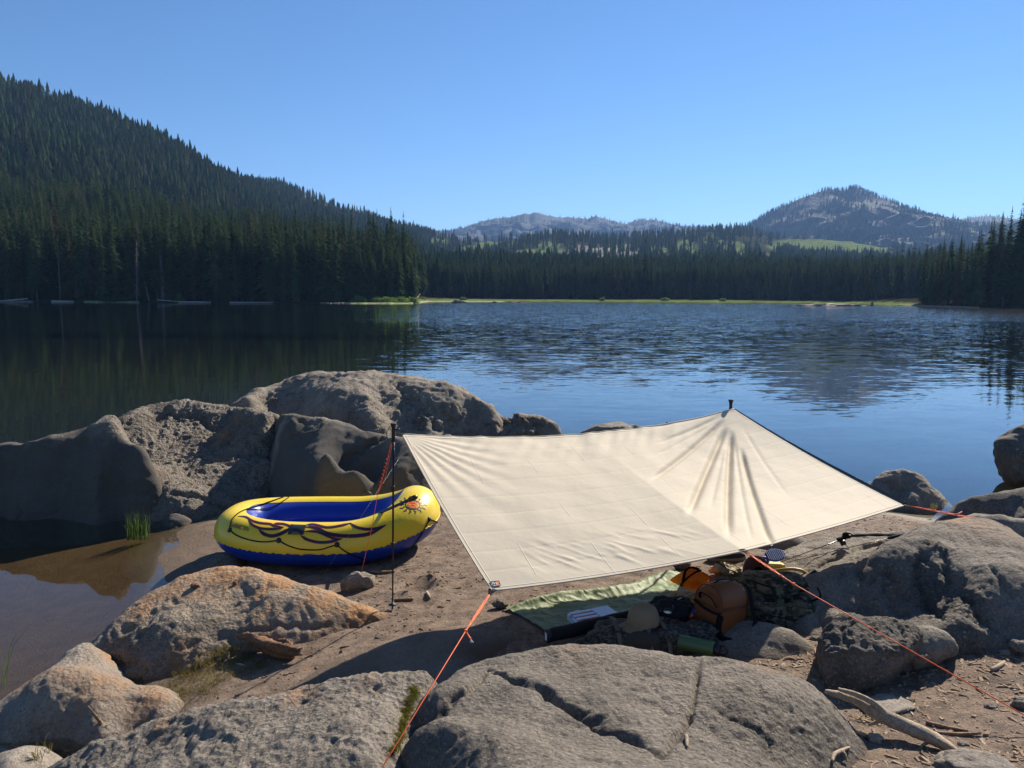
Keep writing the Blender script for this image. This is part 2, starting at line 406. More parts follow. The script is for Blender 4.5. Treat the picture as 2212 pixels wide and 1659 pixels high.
def conifer(rs, H=1.0, Rm=.12, whorls=34, per=8, base=.04, ragged=.35, clump=5):
    """unit-height spruce crown: drooping boughs of many small needle clumps"""
    V = []; F = []
    def tri(a, b, c):
        n = len(V); V.extend((a, b, c)); F.append((n, n+1, n+2))
    lean = rs.uniform(0, 6.28)
    for k in range(whorls):
        t = k/(whorls-1); h = base+(1-base)*t**.92; 
        r0 = Rm*((1-t)**.75*.93+.035)*(1-.45*max(0, .18-t)/.18)*(1+rs.uniform(-ragged, ragged)*.6)
        nb = max(4, int(per*(1-.4*t)))
        off = rs.uniform(0, 6.28)
        for j in range(nb):
            if rs.rand() < .1*ragged*2: continue
            a = off+6.283*j/nb+rs.uniform(-.3, .3); L = r0*(1+rs.uniform(-ragged, ragged))
            ca, sa = math.cos(a), math.sin(a); dr = -.35-.25*(1-t)+rs.uniform(-.15, .15)
            hh = h+rs.uniform(-.008, .008)
            for q in range(clump):
                s = (q+.6)/clump; x = L*s; z = hh+dr*L*s*s*.9+.15*L*s*(1-s)
                wd = L*(.34*(1-s)+.13)*(.8+.5*rs.rand()); ln = L/clump*1.5; dz = -wd*(.35+.5*rs.rand())
                c0 = (ca*(x-ln*.5), sa*(x-ln*.5), z+.1*ln); c1 = (ca*(x+ln), sa*(x+ln), z+dr*ln*.9)
                for sg in (-1, 1):
                    e = (ca*(x+ln*.35)-sg*sa*wd, sa*(x+ln*.35)+sg*ca*wd, z+dz)
                    tri(c0, c1, e)
    # leader
    for a in (0, 2.1, 4.2): tri((.006*math.cos(a), .006*math.sin(a), .95), (.006*math.cos(a+2.1), .006*math.sin(a+2.1), .95), (0, 0, 1.03))
    return np.array(V), np.array(F)
def cone_far(rs, Rm=.13, rings=9, per=7):
    V = []; F = []
    for k in range(rings):
        t = k/rings; h0 = .04+.96*t; r = Rm*((1-t)**.8)*(1+rs.uniform(-.2, .2))+.006; top = min(1.02, h0+1.9/rings)
        off = rs.uniform(0, 6.28)
        for j in range(per):
            a = off+6.283*j/per+rs.uniform(-.25, .25); w = .5; rr = r*(1+rs.uniform(-.35, .35))
            n = len(V); V += [(0, 0, top), (rr*math.cos(a-w), rr*math.sin(a-w), h0+.01*rs.rand()), (rr*1.15*math.cos(a), rr*1.15*math.sin(a), h0-.03*rs.rand()), (rr*math.cos(a+w), rr*math.sin(a+w), h0)]
            F += [(n, n+1, n+2), (n, n+2, n+3)]
    return np.array(V), np.array(F)
def trunk_mesh(H, r, n=7):
    m = MB(); m.tube([(0, 0, -.6), (0, 0, H*.3), (0, 0, H*.7), (0, 0, H*.99)], [r, r*.8, r*.45, r*.08], n); return m
rs = np.random.RandomState(11)
CROWNS = []
for k in range(6):
    V, F = conifer(rs, Rm=(.105, .125, .09, .115, .135, .10)[k], whorls=(46, 42, 46, 40, 42, 48)[k], per=10, base=(.03, .06, .10, .02, .04, .16)[k], ragged=(.35, .45, .5, .4, .35, .6)[k])
    me = npmesh('spruce_crown', V, F, smooth=False); me.materials.append(M_NEEDLE); CROWNS.append(me)
tm = trunk_mesh(1.0, .011); TR = bpy.data.meshes.new('spruce_trunk'); TR.from_pydata([tuple(v) for v in tm.v], [], tm.f); TR.materials.append(M_BARK)
def spruce(x, y, z, h, k, rz, label, group, fat=1.0, name='spruce_tree'):
    o = empty(name, (x, y, z), label, 'tree', group, rz); o.scale = (h*fat, h*fat, h)
    for nm, me in (('crown', CROWNS[k]), ('trunk', TR)):
        c = bpy.data.objects.new(nm, me); COL.objects.link(c); c.parent = o
    return o
# the largest 290 conifers: rows along the left, middle and right shore
rs = np.random.RandomState(5)
cands = []
x = -30.0
def add_tree(px, Y, h, lab=None, grp=None, k=None, fat=1.0):
    X = float(pxY_to_X(px, Y)); z = float(hill_z(px, Y)); cands.append((X, Y, z, h, px, lab, grp, k, fat))
for row, (dy, hh, step) in enumerate([(5, 24, 15), (12, 27, 13), (22, 29, 14), (34, 31, 17)]):
    px = -45+row*5
    while px < 895-row*7:
        sh = float(np.interp(px, _tab[:, 0], _tab[:, 1])); h = hh*rs.uniform(.78, 1.12)*(1 if px < 780 else .88)
        if row == 0 and rs.rand() < .25: h *= .5
        if px > 860: h *= .85
        add_tree(px, sh+dy+rs.uniform(-2.5, 4), h); px += step*rs.uniform(.6, 1.4)
nleft = len(cands)
for row, (dy, hh, step) in enumerate([(8, 21, 20), (20, 24, 18), (34, 25, 24)]):
    px = 1990+row*4
    while px < 2260:
        sh = float(np.interp(px, _tab[:, 0], _tab[:, 1])); f = np.interp(px, [1990, 2100, 2150, 2200], [.85, .95, 1.12, 1.3])
        add_tree(px, sh+dy+rs.uniform(-3, 3), hh*f*rs.uniform(.85, 1.08)); px += step*rs.uniform(.55, 1.3)
add_tree(2196, 232, 33.5, 'tallest spruce of the whole far shore, at the right edge of the photo', 'distinct shore trees', 0, 1.25)
add_tree(2150, 240, 28.5, 'tall thin spruce with sparse ragged top standing left of the tallest right-hand spruce', 'distinct shore trees', 5, .8)
add_tree(725, 258, 24, 'dark spruce standing forward at the waterline of the left shore, right of the dead trees', 'distinct shore trees', 1, 1.0)
nright = len(cands)
for row, (dy, step) in enumerate([(42, 20)]):
    px = 905
    while px < 1990 and len(cands) < 288:
        sh = float(np.interp(px, _tab[:, 0], _tab[:, 1])); f = np.interp(px, [900, 1600, 1800, 1990], [20, 20, 21, 22])
        add_tree(px, sh+dy+rs.uniform(-6, 6), f*rs.uniform(.8, 1.15)); px += step*rs.uniform(.5, 1.5)
for i, (X, Y, z, h, px, lab, grp, k, fat) in enumerate(cands):
    if lab is None:
        if i < nleft: lab, grp = 'dark spruce in the dense stand of tall conifers along the left far shore', 'spruces along the left shore'
        elif i < nright: lab, grp = 'dark spruce in the tall stand at the right end of the far shore', 'spruces along the right shore'
        else: lab, grp = 'spruce in the front row behind the green flats of the middle far shore', 'spruces along the middle shore'
    spruce(X, Y, z-.2, h, int(rs.randint(6)) if k is None else k, rs.uniform(0, 6.28), lab, grp, fat*rs.uniform(.85, 1.15))
# dead trees
def snag(px, dy, h, label, lean=(0, 0), seed=0, dense=True):
    r2 = np.random.RandomState(seed); sh = float(np.interp(px, _tab[:, 0], _tab[:, 1])); Y = sh+dy
    root = empty('dead_tree', (float(pxY_to_X(px, Y)), Y, float(hill_z(px, Y))-.2), label, 'dead tree', 'bare dead trees on the left shore')
    tp = Vector((lean[0], lean[1], h)); m = MB(); m.tube([tp*(i/6) for i in range(7)], [.26*(1-i/6.4) for i in range(7)], 7); m.build('trunk', M_SNAG, root)
    b = MB()
    for k in range(150 if dense else 40):
        s = r2.uniform(.12, .97); a = r2.uniform(0, 6.28); L = (1.5 if dense else .9)*(1-s*.75)*r2.uniform(.5, 1.2)
        p0 = tp*s; p1 = p0+Vector((math.cos(a)*L*.6, math.sin(a)*L*.6, -.25*L)); p2 = p0+Vector((math.cos(a)*L, math.sin(a)*L, -.9*L))
        b.tube([p0, p1, p2], [.06, .05, .02], 3, caps=False)
    b.build('branches', M_SNAG, root)
snag(295, 1.5, 20, 'tallest grey dead spruce with drooping bare twigs on the left shore', (.8, 0), 1)
snag(352, 1.5, 17, 'pale forked dead spruce right of the tallest dead tree on the left shore', (-.3, 0), 2)
snag(322, 2, 8, 'short leaning dead tree between the two big dead trees on the left shore', (-1.6, 0), 3, False)
snag(130, 6, 21, 'thin pale dead trunk at the left, standing among dark spruces', (.2, 0), 4, False)
# ---- forest on the slopes: beyond counting, one object scattered with tree meshes
FC = bpy.data.collections.new('forest_trees')
for k in range(5):
    V, F = cone_far(rs, Rm=(.13, .11, .15, .12, .10)[k], rings=(9, 10, 8, 9, 11)[k])
    me = npmesh('slope_spruce', V, F, smooth=False); me.materials.append(M_NEEDLE); FC.objects.link(bpy.data.objects.new('slope_spruce_%d' % k, me))
for k in (0, 2, 5):
    FC.objects.link(bpy.data.objects.new('slope_spruce_%d' % (6+k), CROWNS[k]))
pts = []; scl = []; idx = []
def scatter(n, pxr, Yr_, seed, hmin, hmax, front=False):
    r2 = np.random.RandomState(seed)
    px = r2.uniform(pxr[0], pxr[1], n)
    Y = np.sqrt(r2.uniform(Yr_[0]**2, Yr_[1]**2, n))
    sh = np.interp(px, _tab[:, 0], _tab[:, 1])
    last = np.interp(px, _tab[:, 0], _tab[:, 9])
    z = hill_z(px, Y); X = pxY_to_X(px, Y); qx, qy = proj(X, Y, z)
    j = fbm(np.stack([X/30, Y/45, z*0], -1), 3)*.5
    m = patch_mask(qx, qy, MEADOWS, j); den = fbm(np.stack([X/70, Y/70, z*0+4], -1), 3)
    # thinner woods on the open middle slope
    open_ = (qx > 930) & (qx < 1660) & (qy > 498) & (qy < 585)
    prob = np.where(open_, np.clip(.26-den*.9, .05, .6), 1.0)
    right_thin = (qx > 1600) & (Y > 1200)
    prob = np.where(right_thin, prob*.5, prob)
    ok = (Y > sh+np.where((px < -60) | (px > 2275), 4, np.where((px > 900) & (px < 1990), 44, 40))) & (Y < last+60) & ((m < .05) | ((r2.rand(n) < .16) & (qx < 1640))) & (r2.rand(n) < prob)
    h = r2.uniform(hmin, hmax, n)*np.where(r2.rand(n) < .22, .5, 1)*np.where(r2.rand(n) < .1, 1.22, 1)
    h = h*np.interp(Y, [400, 900, 1500], [1, .9, .72])
    k = np.where(Y < 520, r2.randint(5, 8, n), r2.randint(0, 5, n))
    pts.append(np.stack([X, Y, z-.4], -1)[ok]); scl.append(h[ok]); idx.append(k[ok])
scatter(6500, (-150, 900), (280, 560), 1, 19, 31)
scatter(14500, (-150, 760), (560, 1000), 2, 17, 29)
scatter(11000, (420, 960), (900, 1560), 3, 14, 25)
scatter(5000, (880, 2260), (380, 560), 4, 17, 24)
scatter(16000, (880, 2260), (560, 1000), 5, 16, 23)
scatter(15000, (900, 2260), (1000, 1660), 6, 16, 24)
scatter(9000, (-680, -60), (250, 1000), 12, 18, 30)
scatter(9000, (2265, 2950), (185, 1000), 13, 18, 30)
# mountain and far-ridge trees
def on_sheet(G, n, seed, hmin, hmax, jr, dens):
    r2 = np.random.RandomState(seed); nu, nv = G.shape[:2]
    i = r2.uniform(0, nu-1.01, n); j = r2.uniform(jr[0]*nv, jr[1]*nv-1.01, n); a = i.astype(int); b = j.astype(int); fa = (i-a)[:, None]; fb = (j-b)[:, None]
    p = G[a, b]*(1-fa)*(1-fb)+G[a+1, b]*fa*(1-fb)+G[a, b+1]*(1-fa)*fb+G[a+1, b+1]*fa*fb
    d = fbm(p/np.array([160, 160, 160]), 3); ok = r2.rand(n) < np.clip(dens-d*1.4, .05, 1)
    qx, qy = proj(p[:, 0], p[:, 1], p[:, 2])
    pts.append(p[ok]-[0, 0, .5]); scl.append(r2.uniform(hmin, hmax, n)[ok]); idx.append(r2.randint(0, 5, n)[ok])
on_sheet(Gm, 20000, 8, 10, 19, (.30, 1.0), .42)
on_sheet(Gm, 900, 10, 10, 17, (.32, .36), .7)
on_sheet(Gr, 12000, 9, 10, 18, (.3, .75), .6)
pts = np.concatenate(pts); scl = np.concatenate(scl); idx = np.concatenate(idx)
print('forest trees', len(pts))
fm = bpy.data.meshes.new('forest_points'); fm.vertices.add(len(pts)); fm.vertices.foreach_set('co', pts.astype(np.float32).ravel())
for nm, ty, dat in (('tsc', 'FLOAT', scl), ('trz', 'FLOAT', rs.uniform(0, 6.28, len(pts))), ('tix', 'INT', idx)):
    a = fm.attributes.new(nm, ty, 'POINT'); a.data.foreach_set('value', dat.astype(np.int32 if ty == 'INT' else np.float32))
fo = link('forest', fm, kind='stuff', label='dense conifer forest covering the slopes around the lake', cat='forest')
g = bpy.data.node_groups.new('forest', 'GeometryNodeTree')
g.interface.new_socket('Geometry', in_out='INPUT', socket_type='NodeSocketGeometry'); g.interface.new_socket('Geometry', in_out='OUTPUT', socket_type='NodeSocketGeometry')
gi = g.nodes.new('NodeGroupInput'); go = g.nodes.new('NodeGroupOutput'); ip = g.nodes.new('GeometryNodeInstanceOnPoints'); ci = g.nodes.new('GeometryNodeCollectionInfo')
ci.inputs['Collection'].default_value = FC; ci.inputs['Separate Children'].default_value = True; ci.inputs['Reset Children'].default_value = True
def na(nm, ty):
    n = g.nodes.new('GeometryNodeInputNamedAttribute'); n.data_type = ty; n.inputs[0].default_value = nm; return [o for o in n.outputs if o.enabled][0]
cb = g.nodes.new('ShaderNodeCombineXYZ'); g.links.new(na('trz', 'FLOAT'), cb.inputs[2])
g.links.new(gi.outputs[0], ip.inputs['Points']); g.links.new(ci.outputs[0], ip.inputs['Instance']); ip.inputs['Pick Instance'].default_value = True
g.links.new(na('tix', 'INT'), ip.inputs['Instance Index']); g.links.new(cb.outputs[0], ip.inputs['Rotation']); g.links.new(na('tsc', 'FLOAT'), ip.inputs['Scale'])
g.links.new(ip.outputs[0], go.inputs[0]); md = fo.modifiers.new('scatter', 'NODES'); md.node_group = g
# ---- water
t = NT('lake_water'); wp = t.wpos(); sx = t.n('SeparateXYZ', {0: wp}); X_, Y_ = sx.outputs[0], sx.outputs[1]
big = t.noise(.045, 3, .5, t.wpos((.35, 1, 1))).outputs[0]
# wind strength: breezy far strip, ruffled right-hand middle, calm lee on the left and near the rocks
far = t.mapr(t.math('ADD', Y_, t.mapr(big, .3, .7, -22, 22)), 60, 95, 0, 1)
far2 = t.mapr(t.math('ADD', Y_, t.mapr(big, .3, .7, -20, 20)), 100, 150, 0, 1)
side = t.mapr(t.math('DIVIDE', X_, t.math('MAXIMUM', Y_, 1.0)), -.28, -.05, 0, 1)
wind = t.math('MAXIMUM', t.math('MULTIPLY', far, side), t.math('MULTIPLY', far2, .8))
mid = t.math('MULTIPLY', t.mapr(Y_, 13, 60, 0, 1), t.mapr(t.math('DIVIDE', X_, t.math('MAXIMUM', Y_, 1.0)), -.3, .1, .12, 1))
amp = t.math('ADD', t.math('ADD', t.math('MULTIPLY', wind, .30), t.math('MULTIPLY', mid, .20)), .020)
na1 = t.noise(6.0, 2, .5, t.wpos((.55, 1.3, 1))); na2 = t.noise(2.4, 2, .5, t.wpos((.35, 1.2, 1))); na3 = t.noise(9, 2, .5, t.wpos((.6, 1.1, 1)))
vs = t.n('VectorMath', operation='ADD'); t.set(vs.inputs[0], na1.outputs['Color']); t.set(vs.inputs[1], na2.outputs['Color'])
v2 = t.n('VectorMath', {1: (1.0, 1.0, 1.0)}, operation='SUBTRACT'); t.set(v2.inputs[0], vs.outputs[0])
v3 = t.n('VectorMath', operation='SCALE'); t.set(v3.inputs[0], v2.outputs[0]); t.set(v3.inputs['Scale'], amp)
s3 = t.n('SeparateXYZ', {0: v3.outputs[0]}); cn = t.n('CombineXYZ', {0: t.math('MULTIPLY', s3.outputs[0], .6), 1: s3.outputs[1], 2: 1.0})
nn = t.n('VectorMath', operation='NORMALIZE'); t.set(nn.inputs[0], cn.outputs[0]); N = nn.outputs[0]
dp = t.n('VectorMath', {0: N, 1: t.n('NewGeometry').outputs['Incoming']}, operation='DOT_PRODUCT').outputs['Value']
fr = t.math('ADD', t.math('MULTIPLY', t.math('POWER', t.math('SUBTRACT', 1.0, t.math('ABSOLUTE', dp), clamp=True), 5.0), .98), .021)
gl = t.n('BsdfGlossy', {'Color': (1, 1, 1), 'Roughness': t.math('MULTIPLY', wind, .05), 'Normal': N})
tr = t.n('BsdfTransparent', {'Color': (.80, .82, .76)})
mx = t.n('MixShader', {0: fr, 1: tr.outputs[0], 2: gl.outputs[0]}); t.set(t.out.inputs[0], mx.outputs[0]); M_WATER = t.m
link('lake_water', npmesh('lake_water', [(-900, -30, 0), (900, -30, 0), (900, 560, 0), (-900, 560, 0)], [(0, 1, 2, 3)]), None, M_WATER, kind='structure')
# ================================================================ near ground and boulders
GP = [(848, 1315, .2), (700, 1200, .1), (600, 1190, .06), (500, 1215, .03), (940, 1150, .15), (480, 1115, .03), (420, 1190, .018), (380, 1235, .012), (340, 1205, .0), (400, 1145, .012), (460, 1160, .012), (250, 1200, -.08), (100, 1200, -.14), (-100, 1200, -.25),
 (100, 1350, -.17), (-100, 1350, -.25), (250, 1290, -.1), (330, 1262, -.012), (150, 1400, -.12), (950, 1300, .22), (1000, 1400, .25), (800, 1400, .19), (700, 1450, .13), (900, 1500, .18), (550, 1500, .10), (450, 1480, .07), (380, 1540, .03), (300, 1580, -.02), (150, 1605, -.05), (0, 1610, -.06), (-150, 1560, -.1),
 (1200, 1300, .27), (1100, 1200, .2), (1400, 1230, .25), (1500, 1200, .24), (1650, 1150, .2), (1800, 1135, .12), (1900, 1108, .02), (1980, 1122, .02), (1750, 1170, .2), (1600, 1300, .3), (1700, 1440, .34), (1900, 1500, .36), (2100, 1450, .37), (2212, 1500, .4), (2000, 1600, .42), (2200, 1650, .45), (1850, 1650, .45), (1300, 1380, .28), (1500, 1400, .3), (2200, 1300, .35), (2400, 1200, .3)]
gp = [tuple(P(a, b, z=c)) for a, b, c in GP]
gp += [(-6, 7, -.4), (-6, 4, -.3), (-5, 9, -.5), (-2.5, 10, -.1), (-1, 9.5, 0), (0, 10, -.1), (2, 9.4, -.05), (4, 9.0, -.03), (5.5, 8.5, .0), (7, 7, .3), (7, 4, .5), (6, 1, .6), (0, 0, .5), (-3, 0, .2), (-6, 0, 0), (0, -3, .6), (-6, -3, .2), (6, -3, .8),
 (-5, 12, -1.2), (0, 12, -.7), (3, 11, -.5), (6, 11, -.5), (0, 15, -1.6), (8, 14, -1.6), (-8, 14, -2), (8, 9, -.1)]
GT = TPS(gp, .02)
def axis(lo, hi, step, far_lo, far_hi, g=1.14):
    a = list(np.arange(lo, hi, step)); s = step; x = a[-1]
    while x < far_hi: s *= g; x += s; a.append(x)
    s = step; x = lo; b = []
    while x > far_lo: s *= g; x -= s; b.append(x)
    return np.array(b[::-1]+a)
def ground_base(x, y):
    z = GT(np.clip(x, -8, 8), np.clip(y, -3, 15))
    dist = np.maximum(np.maximum(np.abs(x)-8, 0), np.maximum(y-15, 0))
    z = z-np.where(y > 3, np.minimum(dist*.25, 6), 0)
    return np.maximum(z, -6)
def ground_z(x, y):
    x = np.asarray(x, float); y = np.asarray(y, float); z = ground_base(x, y)
    q = np.stack([x, y, x*0], -1)
    hx, hy = P(905, 1264, z=.2).xy; rr = np.hypot(x-hx, (y-hy)*.8); z = z-.06*np.exp(-(rr/.10)**2)+.02*np.exp(-((rr-.2)/.07)**2)*(1+fbm(q*7, 2))
    near = np.clip((16-np.hypot(x, y))/6, 0, 1); dry = np.clip((z+.02)/.1, .15, 1)
    return z+near*dry*(fbm(q*1.6, 2)*.022+fbm(q*9+5, 3)*.0065+np.maximum(0, pnoise(q*5.1+9)-.25)*-.03)
gx = axis(-5, 5.2, .03, -900, 900); gy = axis(2.6, 10.5, .03, -60, 420)
GX, GY = np.meshgrid(gx, gy, indexing='ij'); GZ = ground_z(GX, GY)
t = NT('packed_dirt'); wp = t.wpos(); z = t.n('SeparateXYZ', {0: wp}).outputs[2]
n1 = t.noise(2.2, 5, .6, wp).outputs[0]; n2 = t.noise(38, 4, .65, wp).outputs[0]; n3 = t.noise(9, 4, .6, wp).outputs[0]
dry = t.mix(t.ramp(n3, [(.35, (0, 0, 0)), (.62, (1, 1, 1))]), (.13, .088, .060), (.29, .205, .142))
dry = t.mix(t.mapr(n2, .45, .75, 0, .6), dry, (.075, .05, .035))
dry = t.mix(t.mapr(t.noise(75, 2, .5, wp).outputs[0], .66, .72, 0, .8), dry, (.42, .34, .25))
wet = t.mix(n3, (.075, .045, .022), (.17, .105, .055))
deep = (.012, .014, .012)
c = t.mix(t.mapr(t.math('ADD', z, t.math('MULTIPLY', n1, .03)), .03, .07, 1, 0), dry, wet)
c = t.mix(t.mapr(z, -.28, -1.1, 0, 1), c, deep); spec = t.mapr(z, -.06, .02, 0, .5)
h = t.math('ADD', t.math('MULTIPLY', n2, .9), t.noise(110, 4, .7, wp).outputs[0])
M_DIRT = t.done(c, t.mapr(z, .0, .06, .45, .95), t.bump(h, .016, 1.0), Specular_IOR_Level=spec)
link('ground', npmesh('ground', np.stack([GX, GY, GZ], -1).reshape(-1, 3), gridfaces(len(gx), len(gy))), None, M_DIRT, kind='structure')
def gz(x, y): return float(ground_z(np.array([x]), np.array([y]))[0])
# ---- granite
def granite(name, a, b, fine=1.0, warm=(.36, .20, .10), pit=1.0, painted_shade=False):
    t = NT(name); wp = t.wpos()
    n1 = t.noise(3.1, 6, .62, wp).outputs[0]; n2 = t.noise(62*fine, 5, .75, wp).outputs[0]; n3 = t.noise(11, 5, .65, wp).outputs[0]
    c = t.mix(t.ramp(n1, [(.33, (0, 0, 0)), (.66, (1, 1, 1))]), a, b)
    c = t.mix(t.mapr(n3, .46, .72, 0, .45), c, tuple(x*.5 for x in a))
    c = t.mix(t.mapr(n2, .55, .68, 0, .55), c, (.55, .47, .38))
    c = t.mix(t.mapr(n2, .46, .34, 0, .7), c, (.04, .036, .032))
    if painted_shade: c = t.mix(t.mapr(t.math('ADD', t.attr('rough'), t.math('MULTIPLY', n3, .25)), .30, .55, .82, 0), c, t.mix(n3, (.04, .037, .033), (.105, .092, .078)))  # deep shade painted into the colour of smooth rock; rough areas stay pale
    st = t.math('MULTIPLY', t.attr('stain'), t.mapr(t.noise(7, 5, .7, wp).outputs[0], .35, .6, .15, 1.15), clamp=True)
    c = t.mix(st, c, t.mix(n3, warm, tuple(x*1.25 for x in warm)))
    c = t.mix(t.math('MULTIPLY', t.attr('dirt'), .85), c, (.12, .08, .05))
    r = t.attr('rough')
    v1 = t.vor(36*fine, t.n('VectorMath', {0: wp, 1: t.n('VectorMath', {0: t.noise(24, 2, .5, wp).outputs['Color'], 1: (.03, .03, .03)}, operation='MULTIPLY').outputs[0]}, operation='ADD').outputs[0]).outputs[0]
    fine_h = t.noise(95*fine, 5, .72, wp).outputs[0]
    streak = t.noise(34, 5, .7, t.wpos((.8, 1, 1.3)), dist=.3).outputs[0]
    h = t.math('ADD', t.math('MULTIPLY', fine_h, .6), t.math('MULTIPLY', streak, .45))
    nb = t.bump(h, .016*pit, 1.0)
    nb2 = t.bump(t.math('MULTIPLY', t.math('ADD', v1, t.noise(48, 5, .75, wp).outputs[0]), r), .028*pit, .9, nb)
    return t.done(c, .9, nb2, Specular_IOR_Level=.3)
M_GRAN = granite('grey_granite', (.165, .140, .110), (.30, .255, .203))
M_GRAND = granite('dark_granite', (.095, .082, .067), (.19, .163, .132))
M_GRANP = granite('pale_granite', (.225, .192, .153), (.385, .33, .267), pit=1.15)
M_GRANF = granite('brown_grey_granite', (.125, .107, .086), (.24, .203, .162))
M_GRANSH = granite('shade_darkened_granite', (.165, .140, .110), (.30, .255, .203), painted_shade=True)  # grey granite with the dark of its shaded faces put into the colour
M_GRANO = granite('orange_stained_granite', (.20, .168, .13), (.33, .275, .21), warm=(.42, .22, .095))
ROCKS = {}
class MQ(TPS):
    c = .2
    def k(s, d): return -np.sqrt(d*d+MQ.c**2)
def blobs(x, y, lst):
    m = np.zeros(np.shape(x))
    for (px, py, z, r, a) in lst:
        p = P(px, py, z=z); d = ((x-p.x)**2+((y-p.y)*.8)**2)/(r*r); m = np.maximum(m, a*np.exp(-d))
    return m
def seg_dist(x, y, poly):
    best = np.full(np.shape(x), 9e9)
    tt = np.zeros(np.shape(x)); L = len(poly)-1
    for i in range(L):
        a, b = poly[i], poly[i+1]; dx, dy = b[0]-a[0], b[1]-a[1]; l2 = dx*dx+dy*dy+1e-12
        s = np.clip(((x-a[0])*dx+(y-a[1])*dy)/l2, 0, 1); d = np.hypot(x-a[0]-s*dx, y-a[1]-s*dy)
        tt = np.where(d < best, (i+s)/L, tt); best = np.minimum(best, d)
    return best, tt
def rock(label, crest, body, mat, xr, yr, step=.02, skirt=(), drop=(.14, .45), amp=(.03, .012, .004), cracks=(), stain=(), rough=(), r0=.15, dirt=(), smooth=.002, name='boulder', low=-.35, seed=0, ledges=(), off=.2, mq=.25, cap=None):
    pts = [tuple(P(*p[:2], z=p[2])) for p in list(crest)+list(body)]
    for p in crest:
        c = P(*p[:2], z=p[2]); u = Vector((c.x, c.y, 0)).normalized()
        g = gz(*(c+u*drop[1]).xy)
        pts.append((c.x+u.x*drop[0], c.y+u.y*drop[0], c.z-drop[0]*.45)); pts.append((c.x+u.x*drop[1], c.y+u.y*drop[1], min(c.z-.15, g+low*.4)))
    pts += list(skirt)
    hp = sorted(set((round(p[0], 4), round(p[1], 4)) for p in pts)); hull = []
    for rng in (hp, hp[::-1]):
        h_ = []
        for p in rng:
            while len(h_) > 1 and (h_[-1][0]-h_[-2][0])*(p[1]-h_[-2][1])-(h_[-1][1]-h_[-2][1])*(p[0]-h_[-2][0]) <= 0: h_.pop()
            h_.append(p)
        hull += h_[:-1]
    for i in range(len(hull)):
        a, b = Vector(hull[i]), Vector(hull[(i+1) % len(hull)]); e = b-a; nrm = Vector((e.y, -e.x)).normalized()
        for k in range(max(1, int(e.length/.3))):
            q = a+e*(k+.5)/max(1, int(e.length/.3))+nrm*off
            pts.append((q.x, q.y, gz(q.x, q.y)-off*1.1))
    MQ.c = mq; T = MQ(pts, smooth)
    xs = np.arange(xr[0], xr[1], step); yd = np.arange(yr[0], yr[1], min(.012, step))
    # coarse eval then column arc-length resampling, so steep faces get as many rows as flat ones
    xc = np.linspace(xr[0], xr[1], max(12, int((xr[1]-xr[0])/.05))); yc = np.linspace(yr[0], yr[1], max(12, int((yr[1]-yr[0])/.04)))
    XC, YC = np.meshgrid(xc, yc, indexing='ij'); HC = T(XC, YC)
    if cap: HC = np.minimum(HC, cap)
    cpx = [p[0] for p in crest]; cpy = [p[1] for p in crest]
    for _ in range(3):   # never higher than the traced outline allows at this distance
        ax, ay = proj(XC, YC, HC); over = np.interp(ax, cpx, cpy)-ay
        inside = (ax > cpx[0]-40) & (ax < cpx[-1]+40)
        HC = HC-np.where(inside & (YC > 1.2), np.maximum(0, over+1.5), 0)*YC/1650
    def Hf(x, y):
        fx = np.clip((x-xc[0])/(xc[1]-xc[0]), 0, len(xc)-1.001); fy = np.clip((y-yc[0])/(yc[1]-yc[0]), 0, len(yc)-1.001)
        a = fx.astype(int); b = fy.astype(int); fx = fx-a; fy = fy-b
        return HC[a, b]*(1-fx)*(1-fy)+HC[a+1, b]*fx*(1-fy)+HC[a, b+1]*(1-fx)*fy+HC[a+1, b+1]*fx*fy
    XD, YD = np.meshgrid(xs, yd, indexing='ij'); HD = np.maximum(Hf(XD, YD), -1.2)
    dl = np.hypot(np.diff(YD, axis=1), np.diff(HD, axis=1)); L = np.c_[np.zeros(len(xs)), np.cumsum(dl, axis=1)]
    nv = max(8, int(np.median(L[:, -1])/step)); G = np.zeros((len(xs), nv, 3))
    # share the row fractions between neighbouring columns, so rows stay smooth
    for i in range(len(xs)):
        s = np.linspace(0, L[i, -1], nv); yy = np.interp(s, L[i], yd); G[i, :, 0] = xs[i]; G[i, :, 1] = yy; G[i, :, 2] = np.interp(yy, yd, HD[i])
    du = np.gradient(G, axis=0); dv = np.gradient(G, axis=1); N = np.cross(du, dv); N /= np.linalg.norm(N, axis=2)[..., None]+1e-9
    q = G+seed*3.7; X, Y = G[..., 0], G[..., 1]
    rg = np.clip(r0+blobs(X, Y, rough), 0, 1)
    w1 = np.stack([fbm(q*2.2+3, 2), fbm(q*2.2+31, 2), fbm(q*2.2+57, 2)], -1)*.12
    d = fbm((q+w1)*1.9, 3)*amp[0]+fbm((q+w1)*6.5, 3)*amp[1]*(.5+rg*1.2)+ridged((q+w1)*11+7, 3)*amp[2]*(.25+rg*2.2)+ridged(q*np.array([30, 30, 40]), 2)*amp[2]*.6*rg
    fz = pnoise((q+w1)*1.7+40); d = d+ridged((q+w1)*1.1+13, 2)*amp[0]*.35-amp[1]*1.1*np.exp(-(fz/.022)**2)*np.clip(pnoise(q*1.3+77)*4, 0, 1)-amp[1]*.8*np.exp(-(pnoise((q+w1)*3.7+90)/.03)**2)*np.clip(pnoise(q*2.1+7)*4, 0, 1)
